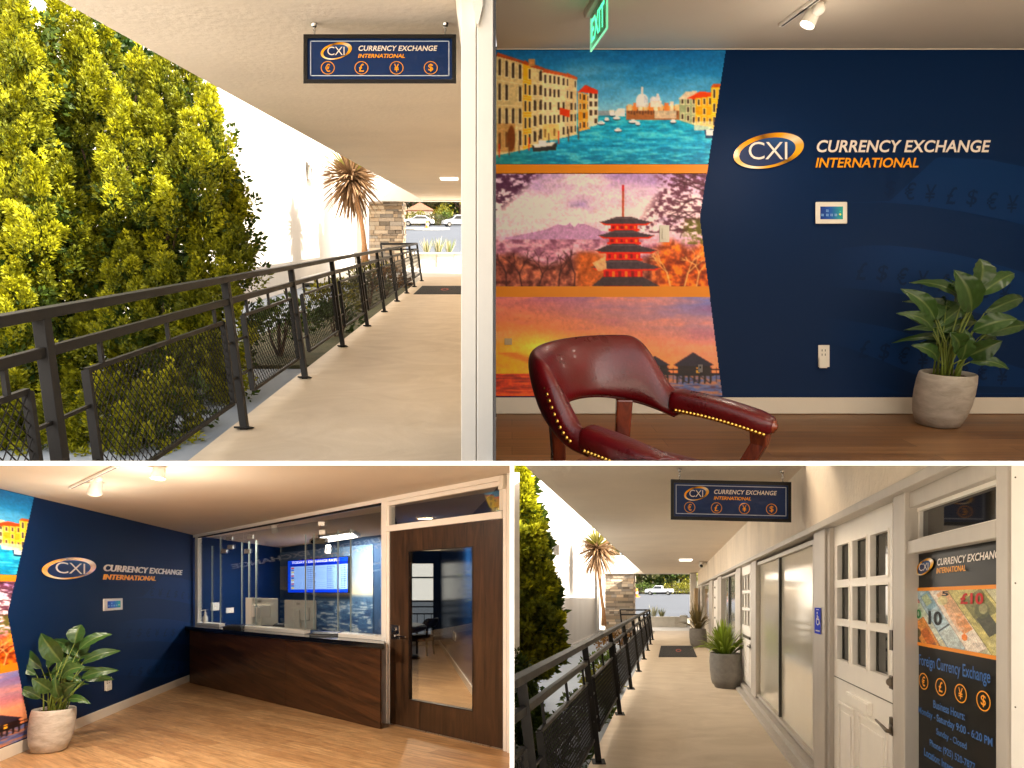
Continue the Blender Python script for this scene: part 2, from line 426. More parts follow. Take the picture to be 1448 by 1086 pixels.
M_SOILBED = mat('planting_bed', rgb(92, 84, 60), 0.95, col2=rgb(60, 66, 36), scale=3, bump=0.8)
M_RUBBER = mat('black_rubber_mat', rgb(34, 33, 34), 0.85, var=0.2, scale=40, bump=0.5, bscale=140)
M_CARW = mat('white_car_paint', rgb(226, 228, 230), 0.25, coat=0.6)
M_CARGLASS = mat('dark_car_glass', rgb(26, 32, 38), 0.06, spec=0.8)
M_TYRE = mat('tyre_rubber', rgb(26, 26, 27), 0.85)
M_GLASS = mat_glass('clear_glass', (0.90, 0.92, 0.92, 1), 0.35)
M_GLASSEDGE = mat('glass_edge', rgb(168, 182, 180), 0.15, spec=0.8)
M_DARKGLASS = mat('dark_window_glass', rgb(16, 15, 13), 0.04, spec=0.9)
M_FROST = mat('pale_blind_glass', rgb(228, 220, 200), 0.05, spec=0.8, coat=0.5, var=0.03, scale=2)

GOLDN = (0.95, 0.40, 0.01, 1)
def emblem(name, mp, cx, cy, rx, ry, tilt, parent, off=0.004):
    """Tilted oval ring, gold with pale and bronze stretches, round a navy oval that carries three white letters."""
    n = 72; ca, sa = math.cos(tilt), math.sin(tilt)
    def pt(a, k, kx=0): 
        x = rx*k*math.cos(a)+kx; y = ry*k*math.sin(a)
        return cx+x*ca-y*sa, cy+x*sa+y*ca
    stops = [(0, rgb(236, 178, 70)), (25, rgb(246, 226, 190)), (60, rgb(250, 168, 20)), (95, rgb(120, 76, 20)), (120, rgb(248, 166, 14)), (170, rgb(246, 164, 16)),
             (205, rgb(248, 206, 120)), (235, rgb(250, 240, 220)), (262, rgb(250, 176, 40)), (300, rgb(122, 84, 26)), (330, rgb(252, 176, 24)), (360, rgb(236, 178, 70))]
    mb = MB(); vs = []; cs = []
    for i in range(n):
        a = 2*math.pi*i/n; deg = 360-360*i/n
        c = [np.interp(deg % 360, [q[0] for q in stops], [q[1][k] for q in stops]) for k in range(3)]+[1]
        th = 0.80+0.07*math.cos(a-2.2)
        for k, o in ((1.0, off-0.003), (1.0, off), (th, off+0.002), (th, off-0.003)):
            vs.append(mp(*pt(a, k), o)); cs.append(tuple(c))
    fs = [(i*4+k, ((i+1) % n)*4+k, ((i+1) % n)*4+(k+1) % 4, i*4+(k+1) % 4) for i in range(n) for k in range(4)]
    mb.add(vs, fs, cs)
    e = mb.build(name, M_PAINTGLOSS, parent)
    mb = MB(); vs = []; cs = []
    for i in range(n):
        a = 2*math.pi*i/n; vs.append(mp(*pt(a, 0.84), off-0.001)); cs.append(rgb(8+20*max(0, math.cos(a+0.7)), 40+45*max(0, math.cos(a+0.7)), 92+55*max(0, math.cos(a+0.7))))
    vs.append(mp(cx, cy, off-0.001)); cs.append(rgb(8, 36, 84))
    mb.add(vs, [(i, (i+1) % n, n) for i in range(n)], cs)
    mb.build('oval_field', M_PAINT, e)
    mb = MB(); put_text(mb, 'CXI', mp, (cx-rx*0.56, cy-ry*0.52, cx+rx*0.52, cy+ry*0.52), off+0.002, bold=-0.004, space=0.95)
    mb.build('lettering', M_LETTER, e)
    return e
def ring_symbol(mb, mp, cx, cy, rx, ry, ch, off=0.004, w=0.13):
    n = 40
    vs = [mp(cx+rx*k*math.cos(2*math.pi*i/n), cy+ry*k*math.sin(2*math.pi*i/n), off) for i in range(n) for k in (1, 1-w)]
    mb.add(vs, [(i*2, i*2+1, ((i+1) % n)*2+1, ((i+1) % n)*2) for i in range(n)])
    put_text(mb, ch, mp, (cx-rx*0.36, cy-ry*0.6, cx+rx*0.36, cy+ry*0.6), off, bold=0.012)

# ------------------------------------------------------------------ hanging sign
def hanging_sign(label, mp, x0, y0, x1, y1, eyes, fwd, links):
    """mp(u, v, off): u across 0..1, v down 0..1 on the face of the board."""
    c = mp(0.5, 0.5, 0)
    t = thing('hanging_sign', label, 'sign', c)
    P = lambda u, v, o: mp(u, v, o)
    mb = MB(); mb.prism([P(0.012, 0.03, -0.05), P(0.988, 0.03, -0.05), P(0.988, 0.97, -0.05), P(0.012, 0.97, -0.05)], P(0.5, 0.5, 0.0)-P(0.5, 0.5, -0.05))
    mb.build('sign_board', M_SIGNBLUE, t)
    mb = MB()
    for a, b, c_, d in ((0, 0, 1, 0.085), (0, 0.915, 1, 1), (0, 0.085, 0.026, 0.915), (0.974, 0.085, 1, 0.915)):
        mb.prism([P(a, b, -0.055), P(c_, b, -0.055), P(c_, d, -0.055), P(a, d, -0.055)], P(0.5, 0.5, 0.014)-P(0.5, 0.5, -0.055))
    mb.build('sign_frame', M_BLACK, t)
    mb = MB(); bw = 0.006; bh = bw*3.1
    for a, b, c_, d in ((0.036, 0.125, 0.964, 0.125+bh), (0.036, 0.855-bh, 0.964, 0.855), (0.036, 0.125, 0.036+bw, 0.855), (0.964-bw, 0.125, 0.964, 0.855)):
        mb.add([P(a, b, 0.004), P(c_, b, 0.004), P(c_, d, 0.004), P(a, d, 0.004)], [(0, 1, 2, 3)])
    mb.build('border_line', mat('pale_line_print', rgb(190, 200, 220), 0.5), t, recalc=False)
    asp = 3.12
    emblem('emblem', lambda s, tt, o: P(s, tt*asp, o), 0.21, 0.335/asp, 0.106, 0.087*0.62, -0.23, t)
    mb = MB(); put_text(mb, 'CURRENCY EXCHANGE', P, (0.358, 0.225, 0.885, 0.335), 0.004, shear=0.22, bold=0.022, space=1.04)
    mb.build('lettering', M_LETTER, t, recalc=False)
    mb = MB(); put_text(mb, 'INTERNATIONAL', P, (0.355, 0.395, 0.668, 0.48), 0.004, shear=0.22, bold=0.02)
    mb.build('lettering', M_GOLD, t, recalc=False)
    for u, ch in ((0.153, '\u20ac'), (0.378, '\u00a3'), (0.612, '\u00a5'), (0.84, '$')):
        mb = MB(); ring_symbol(mb, P, u, 0.685, 0.046, 0.137, ch, w=0.1)
        mb.build('currency_symbol', M_GOLD, t, recalc=False)
    for u, top in eyes:
        mb = MB(); a = P(u, 0, -0.02); b = Vector(top)
        n = links
        for i in range(n):
            p = a.lerp(b, i/n); q = a.lerp(b, (i+1)/n); m_ = (p+q)/2; L = (q-p).length*0.62
            ang = 0 if i % 2 else math.pi/2
            pts = []
            for k in range(13):
                th = 2*math.pi*k/12
                pts.append(m_+Vector((math.cos(ang)*math.cos(th)*L*0.42, math.sin(ang)*math.cos(th)*L*0.42, math.sin(th)*L)))
            mb.tube(pts, 0.0035, 6, cap=False)
        mb.lathe([(0.001, -0.03), (0.014, -0.026), (0.016, -0.008), (0.02, 0.0)], 14, b)
        mb.build('chain', M_CHROME, t, smooth=True)
    return t

# ------------------------------------------------------------------ railing with mesh panels
def railing(label, f, Xt, Xb, hf, ht, posts, hs, pt, pb, start, clip, ret, pitch=0.046):
    X = lambda h: Xb+(Xt-Xb)*(h-hf)/(ht-hf)
    P = lambda h, D, dx=0: f(X(h)+dx, h, D)
    t = thing('railing', label, 'railing', P(hf, posts[len(posts)//2]))
    last = posts[-1]
    mb = MB(); mb.bar(P(ht, start), P(ht, last+0.03), 0.062, 0.045); mb.bar(P(ht, last), P(ht, last, ret), 0.055, 0.045)
    mb.build('top_rail', M_IRON, t, clip=clip, auto=0.004)
    mb = MB(); mb.bar(P(hs, start), P(hs, last), 0.034, 0.045); mb.bar(P(hs, last), P(hs, last, ret), 0.034, 0.04)
    mb.build('lower_rail', M_IRON, t, clip=clip, auto=0.003)
    for D in posts:
        mb = MB(); mb.bar(P(hf-0.06, D), P(ht-0.02, D), 0.055, 0.05); mb.bar(P(hf, D)+Vector((0, 0, .002)), P(hf, D)+Vector((0, 0, .016)), .12, .11); mb.build('post', M_IRON, t, clip=clip, auto=0.003)
    mb = MB(); mb.bar(P(hf-0.06, last, ret), P(ht, last, ret), 0.05, 0.05); mb.build('post', M_IRON, t)
    prev = start-1.3
    for D in posts:
        a, b = prev+0.26, D-0.14
        prev = D
        if b-a < 0.3: continue
        w = 0.024
        mb = MB()
        mb.bar(P(pt, a), P(pt, b), w, w); mb.bar(P(pb, a), P(pb, b), w, w); mb.bar(P(pb, a), P(pt, a), 0.04, w); mb.bar(P(pb, b), P(pt, b), 0.04, w)
        fr = mb.build('mesh_panel', M_IRON, t, clip=clip)
        mb = MB(); Lx = b-a; Ly = pt-pb
        pz = pitch*max(1.0, D/6.0)          # real panels further off: same lattice, fewer strands are enough
        sl = 0.62*2.0
        for sgn in (1, -1):
            c = -Lx*sl if sgn > 0 else 0.0
            end = Ly if sgn > 0 else Ly+Lx*sl
            while c < end:
                # y = c + sgn*sl*x
                x0, x1 = 0.0, Lx
                y0, y1 = c, c+sgn*sl*Lx
                if sgn > 0:
                    if y0 < 0: x0 = -c/sl
                    if y1 > Ly: x1 = (Ly-c)/sl
                else:
                    if y0 > Ly: x0 = (c-Ly)/sl
                    if y1 < 0: x1 = c/sl
                if x1-x0 > 0.01:
                    mb.bar(P(pb+c+sgn*sl*x0, a+x0, 0.003*sgn), P(pb+c+sgn*sl*x1, a+x1, 0.003*sgn), 0.003, 0.0052*(pz/pitch)**0.25, up=(0.3, -0.6, 0.7))
                c += pz*1.3
        mb.build('wire_mesh', M_IRON, fr, clip=clip, recalc=False)
        for q in (0.08, 0.5, 0.92):
            d = a+(b-a)*q
            mb = MB(); mb.bar(P(pt, d), P(hs, d), 0.02, 0.02); mb.build('baluster', M_IRON, t, clip=clip)
        for h in (pt-0.28*Ly, pt-0.72*Ly):
            mb = MB(); mb.bar(P(h, b), P(h, D), 0.016, 0.016); mb.build('tie_rod', M_IRON, t, clip=clip)
            mb = MB(); mb.bar(P(h, a-0.26), P(h, a), 0.016, 0.016); mb.build('tie_rod', M_IRON, t, clip=clip)
    return t

# ------------------------------------------------------------------ greenery
def leaf_cloud(P, Dn, Up, Ln, Wd, Cl, mb):
    """P base points, Dn directions, Up side vectors: one bent diamond leaf each."""
    n = len(P)
    tip = P+Dn*Ln[:, None]; mid = P+Dn*(Ln*0.5)[:, None]
    a = mid+Up*(Wd*0.5)[:, None]; b = mid-Up*(Wd*0.5)[:, None]
    v = np.stack([P, a, tip, b], 1).reshape(-1, 3)
    base = len(mb.v)
    mb.v.extend(map(tuple, v.tolist()))
    ii = base+np.arange(n)*4
    mb.f.extend(list(map(tuple, np.stack([ii, ii+1, ii+2, ii+3], 1).tolist())))
    mb.mi.extend([0]*n)
    mb.c.extend(np.repeat(np.concatenate([Cl, np.ones((n, 1))], 1), 4, axis=0).tolist())
def unit(a): return a/np.maximum(np.linalg.norm(a, axis=-1, keepdims=True), 1e-9)
def sprig(mb, rng, p, axis, L, rad, n, ll, lw, col_in, col_tip):
    t = rng.random(n)**0.8
    axis = np.array(axis)/np.linalg.norm(axis)
    ref = np.array([0.3, 0.9, 0.1]); e1 = unit(np.cross(axis, ref)); e2 = np.cross(axis, e1)
    ph = rng.random(n)*2*np.pi
    rr = np.cos(ph)[:, None]*e1+np.sin(ph)[:, None]*e2
    prof = np.sqrt(np.clip(1-t, 0, 1))*(0.35+0.65*np.minimum(1, t*4))
    r_ = rad*prof*np.sqrt(rng.random(n)*0.75+0.25)
    P = p+axis*(t*L)[:, None]+rr*r_[:, None]
    dn = unit(axis*0.75+rr*0.8+rng.normal(0, 0.35, (n, 3)))
    up = unit(np.cross(dn, rng.normal(0, 1, (n, 3))))
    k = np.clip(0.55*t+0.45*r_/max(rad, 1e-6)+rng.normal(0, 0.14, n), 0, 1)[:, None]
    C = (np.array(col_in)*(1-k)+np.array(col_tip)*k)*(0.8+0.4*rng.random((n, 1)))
    leaf_cloud(P, dn, up, ll*(0.7+0.6*rng.random(n)), lw*(0.7+0.6*rng.random(n)), C, mb)

def conifer(label, spires, seed, base, trunk_top, clip, density=1.0, group=None, ll=0.044, lw=0.020, cin=(0.016, 0.04, 0.004), ctip=(0.68, 0.64, 0.012), name='golden_cypress', twig=0.22, core=()):
    """spires: (world tip, length, radius): the crown is many upright plumes, each set with sprays of scale leaves."""
    rng = np.random.default_rng(seed)
    t = thing(name, label, 'tree', base, group)
    mb = MB()
    for tip, L, rad in spires:
        tip = np.array(tip); age = rng.uniform(.5, 1.12)
        for k in range(3):                                       # the leader that makes the plume pointed
            sprig(mb, rng, tip-np.array([0, 0, .06+.09*k])+rng.normal(0, .012, 3), (rng.normal(0, .12), rng.normal(0, .12), 1.0), .26, .045+.02*k, 60, ll*.9, lw*.9, tuple(np.array(ctip)*.4*age), tuple(np.array(ctip)*age))
        nb = max(6, int(46*density*(L/1.2)))
        for k in range(nb):
            q = (k+rng.random())/nb
            r_ = rad*(q**0.9)*(0.75+0.4*rng.random())*0.9
            ph = rng.random()*2*np.pi
            out = np.array([np.cos(ph), np.sin(ph), 0])
            p = tip-np.array([0, 0, L*q])+out*r_*0.62
            ax = out*(0.35+0.55*q)+np.array([0, 0, 1.0])+rng.normal(0, 0.16, 3)
            br = (rng.random()**0.8*0.7+0.3)*age
            sprig(mb, rng, p, ax, twig*(0.6+0.7*q)*(0.8+0.4*rng.random()), twig*0.36*(0.7+0.5*q), int(140*density**0.5), ll, lw, cin, tuple(np.array(ctip)*br+np.array(cin)*(1-br)*0.8))
        for k in range(max(4, int(16*density*(L/1.2)))):          # darker leaves inside each plume, shade put into their colour
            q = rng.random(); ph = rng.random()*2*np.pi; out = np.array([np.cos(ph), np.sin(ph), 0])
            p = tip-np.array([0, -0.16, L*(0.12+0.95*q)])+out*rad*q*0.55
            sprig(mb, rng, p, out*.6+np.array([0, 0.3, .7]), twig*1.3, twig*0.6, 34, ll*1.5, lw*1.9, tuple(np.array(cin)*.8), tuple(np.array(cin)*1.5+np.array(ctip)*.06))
    for cc, rx, ry, rz, n in core:                               # dark leaves that paint the shade in the heart of the crown
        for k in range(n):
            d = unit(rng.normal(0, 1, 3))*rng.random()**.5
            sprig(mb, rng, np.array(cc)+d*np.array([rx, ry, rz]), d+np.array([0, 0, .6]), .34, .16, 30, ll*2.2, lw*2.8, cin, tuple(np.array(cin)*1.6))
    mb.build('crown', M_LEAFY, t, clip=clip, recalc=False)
    mb = MB(); b = Vector(base); tt = Vector(trunk_top)
    mb.tube([b, b.lerp(tt, 0.35)+Vector((0.05, 0, 0)), b.lerp(tt, 0.7), tt], [0.13, 0.1, 0.06, 0.02], 10)
    for i, (tip, L, rad) in enumerate(spires):
        if i % 3 == 0:
            z = Vector(tip)-Vector((0, 0, L*0.75)); s0 = b.lerp(tt, min(0.95, max(0.05, (z.z-b.z)/max(tt.z-b.z, 0.1)-0.08)))
            mb.tube([s0, s0.lerp(z, 0.6)-Vector((0, 0, 0.05)), z+Vector((0, 0, L*0.4))], [0.035, 0.025, 0.008], 6)
    mb.build('trunk', M_BARK, t, smooth=True, clip=clip)
    return t

def shrub(name, label, cat, c, rx, ry, rz, n, ll, lw, cin, ctip, seed, group=None, clip=(), stems=True, clumps=26):
    rng = np.random.default_rng(seed); c = np.array(c)
    t = thing(name, label, cat, tuple(c-np.array([0, 0, rz])), group)
    mb = MB(); per = max(4, n//clumps)
    for k in range(clumps):
        d = unit(rng.normal(0, 1, 3)); d[2] = abs(d[2])*1.0-0.35
        p = c+d*np.array([rx, ry, rz])*(0.35+0.6*rng.random())
        sh = 0.55+0.6*rng.random()
        sprig(mb, rng, p-np.array([0, 0, rz*0.15]), d*0.8+np.array([0, 0, 0.7]), rz*0.55, (rx+ry)*0.2, per, ll, lw, tuple(np.array(cin)*sh), tuple(np.array(ctip)*sh))
    mb.build('foliage', M_LEAFY, t, clip=clip, recalc=False)
    if stems:
        mb = MB()
        for k in range(5):
            d = unit(rng.normal(0, 1, 3)); q = c+np.array([d[0]*rx*0.6, d[1]*ry*0.6, rz*0.3])
            b0 = c-np.array([0, 0, rz])
            mb.tube([b0, (b0+q)/2+np.array([d[0]*rx*0.1, 0, 0]), q], [0.03*rz+0.01, 0.02*rz+0.006, 0.006], 6)
        mb.build('stem', M_BARK, t, clip=clip)
    return t

def strap(mb, base, tip, w, sag, fold, col, n=9, tipcol=None):
    """A long strap leaf from base to tip, arching, V-folded."""
    base = Vector(base); tip = Vector(tip); d = tip-base
    side = d.cross(Vector((0, 0, 1)))
    if side.length < 1e-4: side = Vector((1, 0, 0))
    side.normalize(); vs = []; cs = []
    for i in range(n+1):
        t = i/n
        p = base.lerp(tip, t)+Vector((0, 0, sag*4*t*(1-t)))
        ww = w*(min(1, 0.45+t*3))*(1-t**2.2)**0.8+0.0008
        vs += [p-side*ww/2+Vector((0, 0, fold*ww)), p, p+side*ww/2+Vector((0, 0, fold*ww))]
        c = col if tipcol is None else tuple(a*(1-t)+b*t for a, b in zip(col, tipcol))
        cs += [c, tuple(q*0.8 for q in c[:3])+(1,), c]
    fs = []
    for i in range(n):
        a = i*3
        fs += [(a, a+1, a+4, a+3), (a+1, a+2, a+5, a+4)]
    mb.add(vs, fs, cs)

def spiky_palm(label, head, foot, mid, rad, seed, clip):
    rng = random.Random(seed)
    t = thing('spiky_palm', label, 'palm tree', foot)
    h = Vector(head)
    mb = MB()
    for k in range(330):
        z = rng.uniform(-0.95, 1.0); ph = rng.uniform(0, 2*math.pi); q = math.sqrt(max(0, 1-z*z))
        d = Vector((q*math.cos(ph), q*math.sin(ph), z))
        L = rad*rng.uniform(0.72, 1.05)*(1.0 if z > -0.3 else 1.12)
        b = h+d*0.06*rad+Vector((0, 0, -0.12*rad*(1-z)))
        droop = -0.02*rad if z > 0.2 else (0.10*rad if z > -0.4 else 0.05*rad)
        v = rng.random()
        if z > 0.55: col = (0.20+0.10*v, 0.19+0.07*v, 0.05, 1)
        else: col = (0.17+0.17*v, 0.10+0.11*v, 0.05+0.06*v, 1)
        strap(mb, b, b+d*L+Vector((0, 0, -0.16*rad*(1-z*0.6))), rad*0.075, droop, 0.35, col, 5, tuple(c*1.25 for c in col[:3])+(1,))
    mb.build('crown', M_LEAFY, t, clip=clip, recalc=False)
    mb = MB(); f = Vector(foot); m_ = Vector(mid)
    pts = [f, f.lerp(m_, 0.5)+Vector((0.03, 0, 0)), m_, m_.lerp(h, 0.6)+Vector((-0.02, 0, 0)), h-Vector((0, 0, rad*0.2)), h]
    mb.tube(pts, [rad*0.12, rad*0.075, rad*0.06, rad*0.07, rad*0.1, rad*0.05], 9)
    mb.build('trunk', M_TRUNKTAN, t, smooth=True, clip=clip)
    return t

# broad-leaved pot plant, leaf by leaf (metres from the middle of the pot rim; x across, z up)
LEAVES = [((60,-385),(68,-502),104,.02),((80,-345),(242,-445),74,.07),((20,-280),(-105,-450),112,-.10),((-100,-240),(-270,-375),74,.02),((-115,-205),(-288,-278),52,-.03),
          ((-75,-240),(-55,-310),60,.08),((115,-270),(308,-338),66,.04),((35,-200),(165,-260),84,-.12),((125,-180),(322,-222),60,-.02),((130,-160),(278,-155),46,.10),
          ((-10,-115),(-95,-195),86,-.13),((50,-90),(130,-160),92,-.10),((-70,-70),(-205,-140),60,-.05),((70,-60),(212,-45),48,-.06),((30,-70),(0,-200),72,-.07),
          ((-40,-300),(-20,-330),40,.12),((20,-320),(-10,-400),70,.10)]
def pot_plant(name_pot_label, plant_label, pos, rot, scale):
    k = 1.2*0.44*scale/90.0/3.193      # photo enlargement to metres: the pot is 0.44 m wide
    t = thing('plant_pot', name_pot_label, 'plant pot', pos, 'pale stone pots in the office', rot)
    S = scale
    prof = [(0.001, 0.0), (0.135, 0.0), (0.165, 0.012), (0.198, 0.10), (0.214, 0.20), (0.219, 0.29), (0.216, 0.38), (0.208, 0.435), (0.203, 0.444), (0.194, 0.446), (0.186, 0.440), (0.186, 0.385)]
    mb = MB(); mb.lathe([(r_*S, z*S) for r_, z in prof], 56, cap=False); mb.build('pot_body', M_POTW, t, smooth=True, local=True)
    rng = random.Random(3)
    mb = MB(); mb.lathe([(0.001, 0.41*S), (0.10*S, 0.408*S), (0.187*S, 0.40*S)], 40, cap=False)
    for i in range(160):
        a = rng.uniform(0, 6.28); r_ = 0.17*S*math.sqrt(rng.random()); s_ = rng.uniform(0.006, 0.015)*S
        mb.box((r_*math.cos(a), r_*math.sin(a), 0.412*S), (s_*1.6, s_, s_*0.6), Matrix.Rotation(rng.uniform(0, 3), 3, 'Z') @ Matrix.Rotation(rng.uniform(-.5, .5), 3, 'X'))
    mb.build('soil', M_SOIL, t, local=True)
    rim = Vector((0, 0, 0.43*S))
    rp = rot.to_3x3() @ rim
    p = thing('leafy_plant', plant_label, 'plant', Vector(pos)+rp, 'broad leaved plants in the office', rot)
    ms, ml = MB(), None
    more = [((int(b[0]*.8+18), int(b[1]*.86)), (int(-tip[0]*.55+rng.uniform(-20, 60)), int(tip[1]*.9+rng.uniform(-25, 25))), w*.8, .10+abs(dep)) for b, tip, w, dep in LEAVES[1:13]]
    for i, (b, tip, w, dep) in enumerate(LEAVES+more):
        B = Vector((b[0]*k, dep*0.7*S, -b[1]*k)); T = Vector((tip[0]*k, dep*S*1.9+rng.uniform(-.04, .04), -tip[1]*k)); wd = w*k*.98
        r0 = Vector((rng.uniform(-.05, .05)*S+b[0]*k*0.25, rng.uniform(-.05, .05)*S+dep*0.25, -0.02*S))
        m_ = r0.lerp(B, 0.55)+Vector((-(B.x-r0.x)*0.22, 0, 0.02))
        st = MB(); st.tube([r0, r0.lerp(m_, 0.5)+Vector((0, 0, .006)), m_, B], [0.0085*S, 0.0075*S, 0.006*S, 0.004*S], 7)
        so = st.build('stalk', mat('green_stalk', rgb(106, 122, 44), 0.5), p, smooth=True, local=True)
        # blade
        d = T-B; L = d.length; dn = d.normalized()
        face = Vector((rng.uniform(-.35, .35), -1.0, rng.uniform(.15, .6))); side = dn.cross(face).normalized(); nrm = side.cross(dn).normalized()
        if nrm.y > 0: nrm = -nrm
        n, mm = 14, 6; vs = []; cs = []
        g = rng.uniform(0.8, 1.15)
        for a in range(n+1):
            q = a/n
            ww = wd*(math.sin(math.pi*min(1, q**0.78*1.0))**0.85)*0.5+0.001
            cen = B+dn*(L*q)+nrm*(0.10*L*math.sin(math.pi*q)-0.10*L*q*q)+Vector((0, 0, 0.05*L*math.sin(math.pi*q)))
            for c in range(-mm, mm+1):
                e = c/mm
                rip = 0.006*math.sin(q*26+abs(e)*5)*abs(e)
                vs.append(cen+side*(ww*e)+nrm*(abs(e)*ww*0.30+rip))
                vein = abs(((q*11-abs(e)*2.2) % 1)-0.5) > 0.44
                base = (0.036, 0.088, 0.018) if c else (0.13, 0.19, 0.055)
                if vein and c: base = (0.050, 0.115, 0.026)
                cs.append(tuple(x*g for x in base)+(1,))
        fs = [(a*(2*mm+1)+c, a*(2*mm+1)+c+1, (a+1)*(2*mm+1)+c+1, (a+1)*(2*mm+1)+c) for a in range(n) for c in range(2*mm)]
        lf = MB(); lf.add(vs, fs, cs); lf.build('leaf', M_LEAFGLOSS, p, smooth=True, local=True, recalc=False)
    return t, p

def strap_pot(pot_label, plant_label, pos, rot, w, hgt, green, seed, n=46, spread=0.42, lift=0.5, group='grey planters on the walkway'):
    t = thing('planter', pot_label, 'plant pot', pos, group, rot)
    prof = [(0.001, 0), (0.36*w, 0), (0.385*w, 0.02*hgt), (0.40*w, 0.07*hgt), (0.455*w, 0.12*hgt), (0.485*w, 0.25*hgt), (0.5*w, 0.5*hgt), (0.498*w, 0.75*hgt), (0.475*w, 0.95*hgt), (0.465*w, hgt), (0.435*w, hgt), (0.425*w, 0.9*hgt)]
    mb = MB(); mb.lathe(prof, 48, cap=False); mb.build('pot_body', M_POTG, t, smooth=True, local=True)
    mb = MB(); mb.lathe([(0.001, 0.93*hgt), (0.43*w, 0.91*hgt)], 32, cap=False); mb.build('soil', M_SOIL, t, local=True)
    rng = random.Random(seed)
    rp = rot.to_3x3() @ Vector((0, 0, hgt*0.92))
    p = thing('potted_plant', plant_label, 'plant', Vector(pos)+rp, None, rot)
    mb = MB()
    for i in range(n):
        a = rng.uniform(0, 6.283); q = (i+0.5)/n
        d = spread*(0.12+0.88*q)*rng.uniform(0.8, 1.15); z = lift*(1.1-0.95*q**1.3)*rng.uniform(0.8, 1.1)
        b = Vector((math.cos(a)*0.05*w*(1+3*q), math.sin(a)*0.05*w*(1+3*q), 0))
        v = rng.uniform(0.7, 1.25)
        col = tuple(c*v for c in green[0])+(1,); tc = tuple(c*v for c in green[1])+(1,)
        strap(mb, b, b+Vector((math.cos(a)*d, math.sin(a)*d, z)), 0.044*w/0.5*rng.uniform(.8, 1.2), 0.16*spread*(0.3+q), 0.35, col, 9, tc)
    mb.build('foliage', M_LEAFGLOSS, p, smooth=True, local=True, recalc=False)
    return t, p

